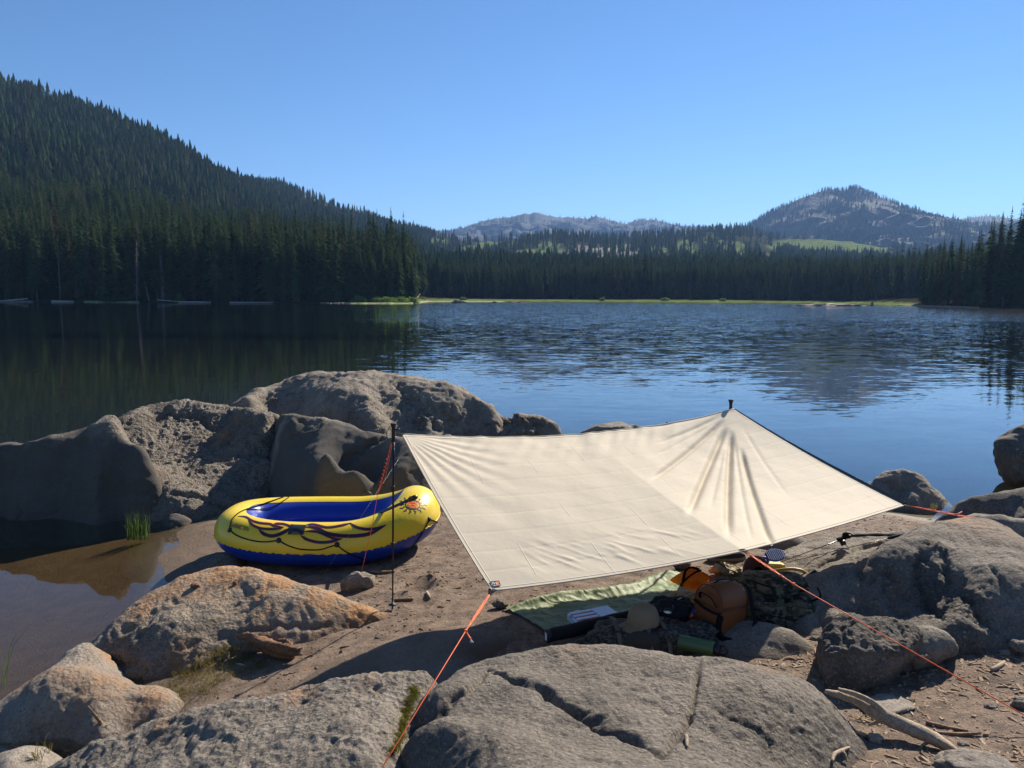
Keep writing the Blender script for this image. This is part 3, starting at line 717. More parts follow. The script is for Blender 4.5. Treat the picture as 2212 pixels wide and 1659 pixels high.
    for (poly, wd, dep) in cracks:
        pl = []
        for (px, py) in poly:
            # walk the sight line to the rock surface
            dd = P(px, py, Y=10.)-Vector((0, 0, CAMZ)); s = np.linspace(.08, 1.6, 1500); zz = CAMZ+dd.z*s; hh = T(dd.x*s, dd.y*s)
            ins = (dd.x*s > xr[0]) & (dd.x*s < xr[1]) & (dd.y*s > yr[0]) & (dd.y*s < yr[1])
            k = np.argmax((zz < hh) & ins) if ((zz < hh) & ins).any() else len(s)//2; pl.append((dd.x*s[k], dd.y*s[k]))
        jx = fbm(q*9+2, 3)*wd*1.4; ds, tt = seg_dist(X+jx, Y+jx[::-1]*.0+fbm(q*9+22, 3)*wd*1.4, pl)
        taper = np.clip(np.minimum(tt, 1-tt)*5+.25, 0, 1)
        d = d-dep*np.exp(-(ds/(wd*taper+1e-3))**2)*taper
    for (f, a) in ledges: d = d+a*f(X, Y, G[..., 2])
    G2 = G+N*d[..., None]
    gr = ground_base(X, Y); keep = G2[..., 2] > np.minimum(gr, gr*1)-.10
    F = gridfaces(len(xs), nv); kf = keep.ravel()[F].any(axis=1); F = F[kf]
    used = np.unique(F); rem = -np.ones(G2.shape[0]*nv, int); rem[used] = np.arange(len(used))
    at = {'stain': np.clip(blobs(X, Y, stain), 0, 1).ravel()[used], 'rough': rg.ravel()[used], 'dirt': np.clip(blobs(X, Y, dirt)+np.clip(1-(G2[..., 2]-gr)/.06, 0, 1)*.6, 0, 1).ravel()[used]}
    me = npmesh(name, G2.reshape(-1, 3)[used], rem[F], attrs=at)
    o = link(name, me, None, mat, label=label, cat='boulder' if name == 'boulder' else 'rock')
    return o, T
A = {}
A['back_left'] = rock('shade-darkened boulder with an undercut face at the left edge, rising from the cove',
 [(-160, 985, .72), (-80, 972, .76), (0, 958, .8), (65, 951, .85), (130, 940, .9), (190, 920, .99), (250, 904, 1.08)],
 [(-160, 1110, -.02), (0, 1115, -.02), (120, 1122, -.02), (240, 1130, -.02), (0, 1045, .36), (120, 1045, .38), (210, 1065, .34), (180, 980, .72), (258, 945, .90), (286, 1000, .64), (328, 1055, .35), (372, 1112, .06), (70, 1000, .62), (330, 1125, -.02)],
 M_GRANSH, (-7.2, -3.2), (7.6, 11.2), .02, amp=(.04, .018, .008), r0=.0, drop=(.3, .9), off=.12, mq=.2,
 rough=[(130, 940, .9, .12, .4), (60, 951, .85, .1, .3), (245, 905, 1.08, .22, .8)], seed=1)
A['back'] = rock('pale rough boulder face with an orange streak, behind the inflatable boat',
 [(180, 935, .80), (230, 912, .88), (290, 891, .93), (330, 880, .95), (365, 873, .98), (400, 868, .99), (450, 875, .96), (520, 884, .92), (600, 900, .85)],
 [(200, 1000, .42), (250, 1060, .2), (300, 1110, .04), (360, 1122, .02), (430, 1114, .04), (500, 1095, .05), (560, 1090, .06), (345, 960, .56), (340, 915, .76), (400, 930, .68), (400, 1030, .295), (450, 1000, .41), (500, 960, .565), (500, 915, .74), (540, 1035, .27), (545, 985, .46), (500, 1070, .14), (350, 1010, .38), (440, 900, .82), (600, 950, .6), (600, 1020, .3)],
 M_GRANSH, (-6.2, -2.2), (7.8, 13.0), .016, amp=(.022, .015, .0085), r0=.6, drop=(.35, 1.1), mq=.2,
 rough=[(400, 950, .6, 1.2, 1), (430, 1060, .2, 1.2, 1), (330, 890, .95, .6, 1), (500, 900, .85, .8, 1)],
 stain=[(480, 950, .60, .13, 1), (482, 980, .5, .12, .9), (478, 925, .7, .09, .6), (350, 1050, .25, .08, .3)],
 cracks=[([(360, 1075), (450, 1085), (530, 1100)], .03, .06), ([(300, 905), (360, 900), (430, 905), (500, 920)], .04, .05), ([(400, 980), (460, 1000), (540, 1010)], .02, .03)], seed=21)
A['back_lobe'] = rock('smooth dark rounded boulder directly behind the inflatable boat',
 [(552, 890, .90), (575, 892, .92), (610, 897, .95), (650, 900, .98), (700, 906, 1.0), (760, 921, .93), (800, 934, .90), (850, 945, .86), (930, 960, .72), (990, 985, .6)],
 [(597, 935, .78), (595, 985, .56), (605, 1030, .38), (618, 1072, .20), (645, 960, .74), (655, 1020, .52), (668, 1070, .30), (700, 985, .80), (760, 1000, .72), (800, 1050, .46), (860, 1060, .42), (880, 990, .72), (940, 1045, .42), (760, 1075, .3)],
 M_GRANSH, (-4.0, -.2), (7.6, 11.0), .02, amp=(.03, .014, .006), r0=.0, drop=(.3, .9), off=.12, mq=.22,
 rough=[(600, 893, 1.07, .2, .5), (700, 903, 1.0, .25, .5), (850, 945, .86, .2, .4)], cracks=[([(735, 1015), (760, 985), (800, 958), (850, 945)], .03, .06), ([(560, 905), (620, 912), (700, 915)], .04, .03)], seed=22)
A['back2'] = rock('long rounded grey boulder in the lake behind the fractured boulder',
 [(495, 878, 0.78), (560, 842, 0.98), (620, 821, 1.08), (690, 804, 1.18), (800, 808, 1.15), (900, 815, 1.10), (960, 828, 1.03), (1000, 845, 0.93), (1030, 860, 0.83), (1060, 878, 0.73), (1105, 889, 0.66), (1150, 898, 0.60), (1175, 904, 0.54), (1195, 912, 0.46), (1212, 930, 0.35)],
 [(560, 880, 0.73), (700, 850, 0.98), (850, 860, 0.90), (700, 900, 0.68), (850, 920, 0.53), (930, 900, 0.66), (1000, 910, 0.53), (1030, 945, 0.25), (1100, 925, 0.43), (1130, 935, 0.40), (1180, 935, 0.35), (1215, 948, -0.02), (800, 960, 0.35), (1100, 960, 0.10), (1000, 970, 0.10)],
 M_GRAN, (-6.0, 1.5), (9.5, 16.5), .026, amp=(.045, .022, .01), r0=.3, drop=(.3, 1.1), smooth=.004, seed=2, low=-.6,
 rough=[(800, 850, 1.1, .8, .5)],
 cracks=[([(850, 822), (870, 850), (905, 880), (950, 905), (1010, 925)], .09, .10), ([(1090, 920), (1120, 918), (1170, 925)], .08, .10), ([(880, 900), (900, 915), (905, 935)], .07, .08), ([(560, 860), (610, 838), (650, 850)], .06, .05)])
A['small_back'] = rock('low grey rock in the lake above the back edge of the tarp', [(1252, 935, .02), (1290, 918, .15), (1330, 911, .21), (1370, 915, .17), (1400, 930, .05)], [(1300, 935, .1), (1350, 935, .1), (1330, 960, -.1), (1400, 960, -.2), (1250, 960, -.2)], M_GRAN, (.8, 3.2), (12.4, 15.5), .03, drop=(.2, .7), name='rock', seed=3, low=-.8, cap=.2)
A['orange'] = rock('rounded grey rock with an orange stained top between the cove and the left trekking pole',
 [(150, 1440, -.05), (205, 1388, .10), (270, 1324, .19), (330, 1279, .27), (400, 1248, .35), (470, 1225, .41), (540, 1225, .42), (600, 1242, .41), (700, 1279, .36), (800, 1313, .26), (848, 1327, .2)],
 [(225, 1425, .02), (300, 1440, .05), (430, 1442, .06), (500, 1400, .13), (650, 1372, .17), (760, 1350, .19), (300, 1380, .16), (400, 1340, .27), (440, 1400, .14), (550, 1310, .31), (680, 1330, .26), (500, 1270, .36), (350, 1320, .25)],
 M_GRANO, (-3.6, -.8), (4.3, 6.9), .014, amp=(.02, .010, .005), r0=.4, drop=(.14, .5), seed=4,
 stain=[(500, 1235, .4, .28, 1), (420, 1250, .35, .22, .9), (600, 1260, .38, .24, .85), (700, 1290, .33, .2, .8), (780, 1325, .24, .2, .9), (340, 1290, .25, .15, .8), (560, 1340, .28, .2, .35), (300, 1330, .2, .12, .8), (400, 1425, .1, .1, .5)],
 rough=[(430, 1400, .15, .3, .8), (300, 1400, .1, .3, .8)], cracks=[([(520, 1372), (600, 1360), (680, 1362), (720, 1350)], .012, .018), ([(210, 1400), (260, 1440), (330, 1450)], .02, .03)], skirt=[(-3.4, 5.9, -.4), (-3.5, 5.3, -.4)])
A['left_low'] = rock('low flat pale rock with orange patches at the left edge beside the cove',
 [(-120, 1580, .05), (0, 1520, .1), (60, 1473, .15), (110, 1443, .2), (150, 1402, .23), (190, 1388, .21), (222, 1412, .12)],
 [(150, 1500, .19), (240, 1470, .15), (300, 1500, .13), (372, 1500, .08), (345, 1550, .05), (200, 1550, .12), (80, 1540, .13), (0, 1560, .08), (150, 1592, -.01), (0, 1590, -.01), (280, 1575, -.0), (-150, 1600, -.05)],
 M_GRANP, (-4.2, -1.6), (3.6, 5.4), .012, amp=(.014, .009, .0045), r0=.45, drop=(.1, .35), seed=5,
 stain=[(250, 1480, .15, .16, .7), (150, 1470, .2, .14, .6), (330, 1510, .1, .12, .8), (240, 1410, .12, .1, 1), (60, 1500, .13, .1, .5), (180, 1530, .12, .12, .6)], cracks=[([(225, 1400), (250, 1440), (330, 1455), (380, 1490)], .014, .03)])
A['corner'] = rock('small pale rock in the bottom left corner beside the puddle', [(-60, 1650, .02), (0, 1627, .08), (50, 1611, .11), (95, 1611, .10), (128, 1635, .02)], [(60, 1655, .11), (0, 1690, .1), (130, 1690, -.04), (-60, 1720, .0), (60, 1740, -.02)], M_GRANP, (-3.4, -2.0), (3.1, 4.3), .012, amp=(.01, .006, .003), drop=(.06, .2), name='rock', seed=6)
A['front_left'] = rock('pale knobbly boulder in the left foreground, left of the grassy crack',
 [(130, 1656, .33), (190, 1622, .38), (250, 1592, .42), (320, 1566, .47), (400, 1548, .52), (480, 1536, .57), (560, 1522, .61), (640, 1500, .64), (700, 1482, .66), (770, 1468, .68), (840, 1459, .69), (905, 1456, .69)],
 [(900, 1480, .68), (400, 1640, .53), (600, 1600, .64), (800, 1540, .70), (880, 1530, .66), (860, 1600, .68), (850, 1659, .70), (700, 1659, .71), (500, 1659, .62), (280, 1655, .43), (700, 1560, .69)],
 M_GRANP, (-2.5, -.28), (.9, 4.4), .0105, amp=(.02, .0075, .0055), r0=.8, drop=(.12, .42), skirt=[(-.9, 1.2, .8), (-2.0, 1.2, .5), (-.5, .5, .85), (-.3, 3.0, .4), (-.25, 2.6, .4), (-.2, 3.4, .4)], seed=7,
 stain=[(640, 1510, .64, .08, .6), (800, 1470, .69, .08, .4), (350, 1570, .5, .06, .5)], cracks=[([(560, 1560), (640, 1530), (760, 1500), (830, 1490)], .02, .012)])
A['front'] = rock('largest grey boulder in the centre foreground, split by a long dark crack',
 [(958, 1480, .62), (1000, 1444, .66), (1060, 1423, .69), (1130, 1408, .70), (1200, 1399, .71), (1260, 1391, .72), (1330, 1396, .71), (1400, 1408, .70), (1500, 1427, .69), (1570, 1433, .68), (1640, 1443, .67), (1700, 1458, .65), (1750, 1478, .62), (1790, 1512, .58), (1818, 1545, .54)],
 [(905, 1540, .58), (925, 1500, .58), (885, 1590, .6), (860, 1650, .64), (960, 1560, .72), (1100, 1480, .75), (1300, 1500, .77), (1200, 1590, .81), (1000, 1650, .79), (1400, 1650, .83), (1500, 1550, .76), (1640, 1540, .72), (1740, 1540, .65), (1600, 1640, .76), (1775, 1590, .56), (1690, 1655, .66), (1740, 1630, .57)],
 M_GRANF, (-.52, 2.2), (.8, 4.5), .011, amp=(.016, .009, .0045), r0=.35, drop=(.12, .42), seed=8, smooth=.001,
 skirt=[(0, 1.0, .95), (.8, 1.2, .9), (1.15, 2.0, .7), (1.35, 2.3, .4), (1.6, 2.9, .3), (1.75, 3.2, .3), (1.6, 2.2, .2), (-.5, 3.1, .35), (-.42, 2.7, .42), (-.42, 2.3, .45)],
 stain=[(1650, 1450, .66, .12, .25), (1250, 1400, .71, .12, .2)], rough=[(1650, 1580, .7, .3, .7), (980, 1640, .78, .2, .3)],
 cracks=[([(1060, 1456), (1120, 1478), (1185, 1498), (1240, 1535), (1300, 1575), (1370, 1607), (1430, 1640)], .022, .055), ([(1060, 1456), (1010, 1500), (960, 1540), (920, 1580)], .018, .045), ([(1512, 1432), (1505, 1480), (1497, 1540), (1465, 1590), (1430, 1645)], .010, .035),
  ([(1535, 1535), (1580, 1555), (1640, 1600), (1660, 1640)], .03, .03), ([(1020, 1540), (1060, 1515), (1110, 1490)], .008, .012), ([(1170, 1500), (1215, 1525), (1290, 1545)], .02, .016), ([(1370, 1460), (1420, 1500), (1430, 1530)], .012, .008), ([(940, 1640), (1010, 1590)], .010, .010)])
def block(label, pts, mat, step=.011, amp=(.012, .007, .005), knob=0, seed=0, name='boulder', sharp=.5, rough=.3, knobz=None):
    """angular boulder: hull of its measured corners, refined and weathered"""
    import bmesh
    bm = bmesh.new()
    for p in pts: bm.verts.new(P(p[0], p[1], z=p[2]) if len(p) == 3 else P(p[0], p[1], Y=p[2]) if p[3] == 'Y' else Vector(p[:3]))
    r = bmesh.ops.convex_hull(bm, input=bm.verts); bmesh.ops.delete(bm, geom=list({g for g in r['geom_interior']+r['geom_unused'] if isinstance(g, bmesh.types.BMVert)}), context='VERTS')
    bmesh.ops.bevel(bm, geom=bm.edges[:], offset=.022*sharp*2, segments=2, affect='EDGES', profile=.6)
    bmesh.ops.triangulate(bm, faces=bm.faces[:])
    for it in range(9):
        lg = [e for e in bm.edges if e.calc_length() > step*1.7]
        if not lg: break
        bmesh.ops.subdivide_edges(bm, edges=lg, cuts=1, use_grid_fill=False); bmesh.ops.triangulate(bm, faces=[f for f in bm.faces if len(f.verts) > 3])
    for _ in range(5): bmesh.ops.smooth_vert(bm, verts=bm.verts[:], factor=.5, use_axis_x=True, use_axis_y=True, use_axis_z=True)
    bm.normal_update(); V = np.array([v.co[:] for v in bm.verts]); N = np.array([v.normal[:] for v in bm.verts]); F = np.array([[v.index for v in f.verts] for f in bm.faces]); bm.free()
    q = V+seed*3.1; up = np.clip(N[:, 2]*1.6-.2, 0, 1); rg = np.clip(rough+knob*up, 0, 1)
    d = fbm(q*3, 3)*amp[0]+fbm(q*9, 3)*amp[1]*(.5+rg)+ridged(q*15, 3)*amp[2]*(.2+rg*1.6)+np.maximum(0, pnoise(q*22))*.012*knob*up
    V = V+N*d[:, None]; o = link(name, npmesh(name, V, F, attrs={'stain': np.zeros(len(V)), 'rough': rg, 'dirt': np.zeros(len(V))}), None, mat, label=label, cat='boulder' if name == 'boulder' else 'rock'); return o, None
A['angular'] = block('angular dark boulder with knobbly top under the long right guy line',
 [(1766, 1382, .52), (1800, 1342, .62), (1822, 1334, .66), (1905, 1340, .67), (1985, 1352, .63), (2000, 1372, .58), (1850, 1403, .60), (1780, 1412, .54), (1955, 1420, .56), (1968, 1400, .60), (1793, 1492, .35), (1852, 1502, .35), (1905, 1482, .35), (1962, 1444, .35), (1793, 1510, .28), (1905, 1500, .28), (1762, 1425, .30), (2010, 1420, .3), (1822, 1334, 4.62, 'Y'), (1905, 1352, 4.7, 'Y'), (1985, 1370, 4.6, 'Y'), (1790, 1400, 4.5, 'Y')],
 M_GRAND, .010, knob=1, seed=9, amp=(.016, .010, .006))
A['angular2'] = block('smaller grey rock wedged between the angular boulder and the big right boulder',
 [(1960, 1358, .58), (2000, 1352, .60), (2040, 1366, .57), (2071, 1392, .50), (2070, 1410, .44), (2030, 1425, .42), (1975, 1448, .36), (1960, 1420, .5), (2060, 1425, .3), (1970, 1460, .28), (2040, 1372, 4.75, 'Y'), (1965, 1370, 4.7, 'Y'), (2071, 1400, 4.7, 'Y')], M_GRAN, .012, seed=10, name='rock', amp=(.012, .008, .004))
A['slab'] = rock('sloping ridged slab with a long dark groove, right of the heaped bags',
 [(1640, 1215, .27), (1700, 1192, .32), (1738, 1166, .38), (1800, 1153, .44), (1860, 1149, .5), (1925, 1150, .55), (1985, 1150, .55)],
 [(1660, 1300, .32), (1720, 1260, .40), (1780, 1240, .46), (1840, 1200, .52), (1900, 1190, .56), (1760, 1200, .44), (1700, 1340, .34), (1740, 1370, .34), (1790, 1300, .44), (1860, 1260, .52), (1950, 1200, .58)],
 M_GRAN, (1.5, 3.6), (4.4, 7.2), .015, amp=(.02, .01, .005), r0=.25, drop=(.12, .4), seed=11, cracks=[([(1740, 1240), (1790, 1215), (1840, 1195), (1880, 1178), (1925, 1172)], .035, .055), ([(1730, 1225), (1780, 1190)], .015, .02)])
A['big_right'] = rock('big brown-grey boulder at the right edge with a knobbly vein down its middle',
 [(1935, 1168, .6), (1985, 1140, .70), (2030, 1128, .78), (2080, 1119, .80), (2130, 1124, .81), (2175, 1140, .80), (2215, 1168, .77), (2300, 1210, .66), (2400, 1260, .5)],
 [(1760, 1345, .36), (1800, 1300, .46), (1850, 1235, .56), (1900, 1190, .62), (1830, 1330, .36), (1900, 1320, .40), (1950, 1345, .38), (1960, 1260, .58), (2000, 1220, .68), (2030, 1180, .74), (2060, 1300, .55), (2100, 1250, .68), (2160, 1280, .66), (2212, 1230, .74), (1995, 1360, .40), (2000, 1402, .36), (2080, 1395, .40), (2150, 1402, .38), (2215, 1412, .38), (2120, 1370, .47), (2300, 1420, .38), (2300, 1300, .6), (2010, 1300, .48)],
 M_GRANF, (1.85, 4.6), (4.0, 7.0), .014, amp=(.022, .012, .006), r0=.25, drop=(.15, .5), seed=12,
 rough=[(2010, 1200, .68, .09, 1), (2000, 1230, .65, .08, 1), (2020, 1260, .6, .10, 1), (2050, 1300, .55, .1, 1), (2080, 1330, .5, .12, 1), (2100, 1370, .46, .12, 1)],
 stain=[(2090, 1130, .8, .2, .45), (2140, 1150, .8, .2, .35)], cracks=[([(2035, 1190), (2045, 1230), (2070, 1280), (2110, 1330), (2150, 1375)], .03, .05), ([(1995, 1190), (1985, 1240), (2000, 1300), (2040, 1350)], .03, .05), ([(2130, 1225), (2160, 1265), (2190, 1300)], .012, .02), ([(1900, 1230), (1930, 1290), (1960, 1330)], .05, .05)])
A['bag_rock'] = rock('low brown rock under the strap of the brown cooler bag, behind the foreground boulder', [(1480, 1360, .30), (1540, 1345, .36), (1600, 1340, .42), (1660, 1348, .43), (1710, 1362, .42), (1745, 1385, .38), (1760, 1402, .34)], [(1600, 1400, .36), (1680, 1400, .38), (1730, 1420, .32), (1600, 1440, .29), (1500, 1400, .3), (1680, 1432, .31)], M_GRAN, (.9, 2.3), (3.8, 5.3), .013, amp=(.015, .008, .004), drop=(.08, .3), name='rock', seed=13)
A['shore_right'] = rock('streaked boulder at the waterline on the right edge of the photo', [(2030, 1118, .06), (2052, 1096, .2), (2100, 1075, .33), (2150, 1063, .41), (2212, 1056, .46), (2300, 1056, .46)], [(2040, 1126, .0), (2100, 1122, .1), (2150, 1130, .12), (2212, 1120, .25), (2120, 1100, .24), (2300, 1130, .2)], M_GRAND, (4.3, 6.8), (7.0, 9.6), .022, amp=(.03, .014, .006), drop=(.2, .6), seed=14)
A['mid_right'] = rock('grey rock directly behind the big right boulder where the right guy line ends', [(2060, 1126, .5), (2110, 1113, .58), (2160, 1114, .62), (2212, 1120, .65), (2300, 1130, .6)], [(2100, 1150, .45), (2200, 1160, .5)], M_GRAN, (3.2, 5.2), (5.4, 7.6), .02, drop=(.15, .5), name='rock', seed=15)
A['water_rock'] = rock('brown rock standing in the shallows beyond the right corner of the tarp', [(1862, 1060, .16), (1885, 1037, .28), (1915, 1020, .36), (1950, 1015, .39), (1980, 1025, .34), (2005, 1042, .26), (2030, 1062, .12)], [(1880, 1085, .0), (1950, 1096, -.02), (2034, 1096, -.02), (2040, 1080, .0), (1900, 1060, .2), (1960, 1060, .2), (2010, 1072, .12)], M_GRAN, (4.0, 5.9), (8.3, 10.6), .018, amp=(.025, .014, .007), r0=.3, drop=(.12, .45), name='rock', seed=16, low=-.8, cracks=[([(1910, 1045), (1950, 1055), (1990, 1075)], .03, .03)])
A['slab_small'] = rock('flat angular stone lying on the dirt beyond the trainer, left of the grooved slab', [(1625, 1180, .22), (1640, 1160, .30), (1680, 1152, .33), (1730, 1158, .32), (1748, 1172, .26)], [(1630, 1192, .2), (1680, 1182, .25), (1745, 1185, .2)], M_GRAN, (1.7, 3.0), (5.8, 7.2), .015, amp=(.012, .007, .003), drop=(.06, .25), name='rock', seed=17)
A['shade_slab'] = rock('smooth low rock lying in the tarp shade left of the centre foreground boulder', [(560, 1520, 0.070), (640, 1470, 0.110), (720, 1430, 0.170), (820, 1385, 0.230), (920, 1362, 0.270), (1020, 1358, 0.280), (1110, 1365, 0.270), (1160, 1385, 0.240)], [(700, 1480, 0.150), (800, 1440, 0.210), (900, 1420, 0.250), (1000, 1420, 0.270), (900, 1480, 0.230), (1100, 1400, 0.250), (1000, 1500, 0.220), (700, 1540, 0.120)], M_GRAN, (-2.2, .4), (3.4, 5.6), .02, amp=(.012, .005, .002), r0=.05, drop=(.12, .4), low=-.15, seed=18, name='rock', dirt=[(950, 1400, .3, .6, .5), (750, 1430, .2, .5, .6)], stain=[(790, 1430, .22, .25, .5), (900, 1410, .27, .2, .35)])
A['boat_rock'] = rock('dark wet rock at the waterline under the left end of the inflatable boat', [(405, 1222, .01), (430, 1204, .06), (470, 1192, .1), (520, 1195, .1)], [(410, 1232, -.02), (450, 1226, .05), (500, 1225, .06), (520, 1240, .0), (460, 1245, -.03)], M_GRAND, (-3.2, -2.1), (6.1, 7.6), .015, amp=(.01, .006, .003), drop=(.08, .3), name='rock', seed=19)
# tall boulder standing at the right edge of the photo, wider above than at the foot
m = MB(); bc = P(2262, 1000, Y=10.3)
def fb(T, H):
    c = np.cos(H); n = np.stack([np.cos(T)*c, np.sin(T)*c, np.sin(H)], -1)
    r = 1+fbm(n*1.3+4, 3)*.14+ridged(n*4+2, 3)*.02; s = np.array([.62, .6, .52])*r[..., None]
    p = n*s; p[..., 0] *= 1+.12*p[..., 2]/.5; return p+np.array([bc.x, bc.y, bc.z+.02])
m.blob(fb, 110, 60); o = m.build('boulder', M_GRAND, label='dark boulder cut by the right edge of the photo, standing in the lake', cat='boulder')
# ================================================================ tarp, poles and guy lines
from mathutils.bvhtree import BVHTree
ROCKO = [v[0] for v in A.values()]
def bvh_of(objs):
    V = []; F = []
    for o in objs:
        me = o.data; n = len(V); co = np.empty(len(me.vertices)*3, np.float32); me.vertices.foreach_get('co', co)
        MW = o.matrix_world if o.parent is None else (Matrix.Translation(o.parent.location) @ o.parent.rotation_euler.to_matrix().to_4x4())
        V += [MW@Vector(c) for c in co.reshape(-1, 3)]; F += [[i+n for i in p.vertices] for p in me.polygons]
    return BVHTree.FromPolygons(V, F)
_land = bvh_of(ROCKO)
def surf(x, y):
    """height of the top surface (boulder or dirt) at x, y"""
    h = _land.ray_cast(Vector((x, y, 5)), Vector((0, 0, -1)))[0]; g = gz(x, y)
    return max(g, h.z) if h is not None else g
def hit(px, py, dz=0.0, bv=None):
    """where the sight line meets the boulders or the dirt"""
    d = (P(px, py, Y=1)-Vector((0, 0, CAMZ))).normalized()
    if bv is not None:
        r = bv.ray_cast(Vector((0, 0, CAMZ)), d); return r[0], r[1]
    r = _land.ray_cast(Vector((0, 0, CAMZ)), d)[0]; t0 = (r-Vector((0, 0, CAMZ))).length if r is not None else 99
    t = .5
    while t < min(t0, 30):
        p = Vector((0, 0, CAMZ))+d*t
        if p.z < gz(p.x, p.y): return p+Vector((0, 0, dz))
        t += .02
    return r+Vector((0, 0, dz)) if r is not None else P(px, py, z=0)
M_BLACK = cmat('black_plastic', (.012, .012, .013), .45, .2)
M_BLACKF = cmat('black_webbing', (.010, .010, .012), .9, .25, 200, 400, .001, Specular_IOR_Level=.12)
M_ORANGE = cmat('orange_cord', (.95, .13, .025), .6, .15, 300, 500, .001)
M_ORANGEB = M_ORANGE
M_STEEL = cmat('dull_metal', (.45, .45, .47), .35, .1, metal=.9)
M_WHITE = cmat('white_fibre', (.8, .78, .74), .8)
TA, TB, TC, TD, TE = P(868, 937, z=1.52), P(1586, 883, z=1.52), P(1955, 1091, z=.92), P(1063, 1276, z=.82), P(1607, 1190, z=.92)
def edge(a, b, s, sag):
    return a+(b-a)*s-Vector((0, 0, 1))*sag*4*s*(1-s)
def bottom(u):
    return edge(TD, TE, u/.5, .022) if u < .5 else edge(TE, TC, (u-.5)/.5, .012)
NU, NV = 300, 170
G = np.zeros((NU, NV, 3)); us = np.linspace(0, 1, NU); vs_ = np.linspace(0, 1, NV)
for i, u in enumerate(us):
    top = edge(TA, TB, u, .115); bo = bottom(u)
    for j, v in enumerate(vs_):
        le = edge(TA, TD, v, .03); ri = edge(TB, TC, v, .03)
        p = top*(1-v)+bo*v+le*(1-u)+ri*u-(TA*(1-u)*(1-v)+TB*u*(1-v)+TD*(1-u)*v+TC*u*v)
        G[i, j] = p
U, V = np.meshgrid(us, vs_, indexing='ij')
# tension folds fanning out from the tall pole towards the middle of the front edge
nrm = np.cross(np.gradient(G, axis=0), np.gradient(G, axis=1)); nrm /= np.linalg.norm(nrm, axis=2)[..., None]; nrm *= np.sign(nrm[..., 2:3])
e1 = np.array((TE-TB).normalized()); n0 = nrm[NU*3//4, NV//2]; e2 = np.cross(n0, e1)
rel = G-np.array(TB); a1 = rel@e1; a2 = rel@e2; r = np.hypot(a1, a2); th = np.arctan2(a2, a1); L = (TE-TB).length
D = np.zeros_like(r)
sgn = -1 if ((TA-TB).dot(Vector(e2)) > 0) else 1   # th*sgn grows towards the right
def foldline(t0, w, amp, ra, rb, curve=0.0):
    tt = th*sgn-t0-curve*(r/L)
    s = np.clip((r/L-ra)/.12, 0, 1)*np.clip((rb-r/L)/.14, 0, 1); s = s*s*(3-2*s)
    return amp*s*np.exp(-(tt*np.maximum(r, .15)/w)**2)
for (t0, w, amp, ra, rb, cv) in [(-.40, .022, .030, .08, .74, .02), (-.20, .025, .040, .12, .88, .03), (-.04, .024, .040, .14, .95, .0), (.10, .018, .032, .25, .98, -.01), (-.11, .014, .010, .15, .8, 0), (.03, .014, .010, .2, .95, 0),
                                 (-.62, .02, .012, .05, .5, 0), (-.85, .02, .010, .05, .45, 0), (-1.05, .018, .009, .05, .5, 0), (-.52, .016, .007, .1, .6, 0), (.3, .02, .004, .1, .6, 0)]:
    D += foldline(t0, w, -amp, ra, rb, cv)
# puckers under the back hem and near the left corner, small wrinkles along the front
q = np.stack([U*26+V*14, V*5-U*2, U*0], -1)
D += .013*np.exp(-(V/.16)**2)*pnoise(q)*np.clip((.85-U)*6, 0, 1)*np.clip(U*9, .2, 1)
tl = np.arctan2(V*.55, U+1e-3); rl = np.hypot(U, V*.55); D += .0025*np.sin(tl*30)*np.exp(-((rl-.14)/.12)**2)
q = np.stack([U*46-V*20, U*9+V*8, U*0+3], -1); D += .011*np.exp(-((V-.86)/.09)**2)*np.clip(pnoise(q)-.05, 0, 1)*np.clip(np.minimum(U-.08, .48-U)*14, 0, 1)
D += .006*fbm(np.stack([U*6, V*4, U*0+8], -1), 3)*np.clip(np.minimum(np.minimum(U, 1-U), np.minimum(V, 1-V))*12, 0, 1)
for k in range(1, 9): D -= .0012*np.exp(-((V-k/9-.004*np.sin(U*9+k))/.0045)**2)
G = G+nrm*D[..., None]
t = NT('tan_tarp_fabric'); tv, tu = t.attr('tv'), t.attr('tu')
fr_ = t.math('ABSOLUTE', t.math('SUBTRACT', t.math('FRACT', t.math('MULTIPLY', tv, 9.0)), .5)); seam = t.mapr(fr_, .478, .5, 0, 1)
fr2 = t.math('ABSOLUTE', t.math('SUBTRACT', t.math('FRACT', t.math('ADD', t.math('MULTIPLY', tu, 7.0), t.math('MULTIPLY', tv, .35))), .5)); seam2 = t.math('MULTIPLY', t.mapr(fr2, .493, .5, 0, .5), t.mapr(t.noise(3, 2, .5, t.coord()).outputs[0], .5, .56, 0, 1))
he = t.math('MINIMUM', t.math('MINIMUM', tu, t.math('SUBTRACT', 1.0, tu)), t.math('MULTIPLY', t.math('MINIMUM', tv, t.math('SUBTRACT', 1.0, tv)), .5)); hem = t.mapr(t.math('ABSOLUTE', t.math('SUBTRACT', he, .0075)), 0, .0014, 1, 0)
ds = t.noise(1.7, 5, .6, t.coord()).outputs[0]
col = t.mix(ds, (.62, .53, .39), (.70, .61, .46)); col = t.mix(t.math('MULTIPLY', hem, .5), col, (.35, .30, .23))
h = t.math('ADD', t.math('ADD', t.math('MULTIPLY', seam2, -.8), t.math('MULTIPLY', hem, -.6)), t.math('MULTIPLY', t.noise(22, 5, .6, t.coord()).outputs[0], .35))
bn = t.bump(h, .006, .8)
b = t.n('BsdfPrincipled', {'Base Color': col, 'Roughness': .75, 'Normal': bn, 'Specular IOR Level': .25}); tl_ = t.n('BsdfTranslucent', {'Color': (.30, .25, .17), 'Normal': bn})
mx = t.n('MixShader', {0: .12, 1: b.outputs[0], 2: tl_.outputs[0]}); t.set(t.out.inputs[0], mx.outputs[0]); M_TARP = t.m
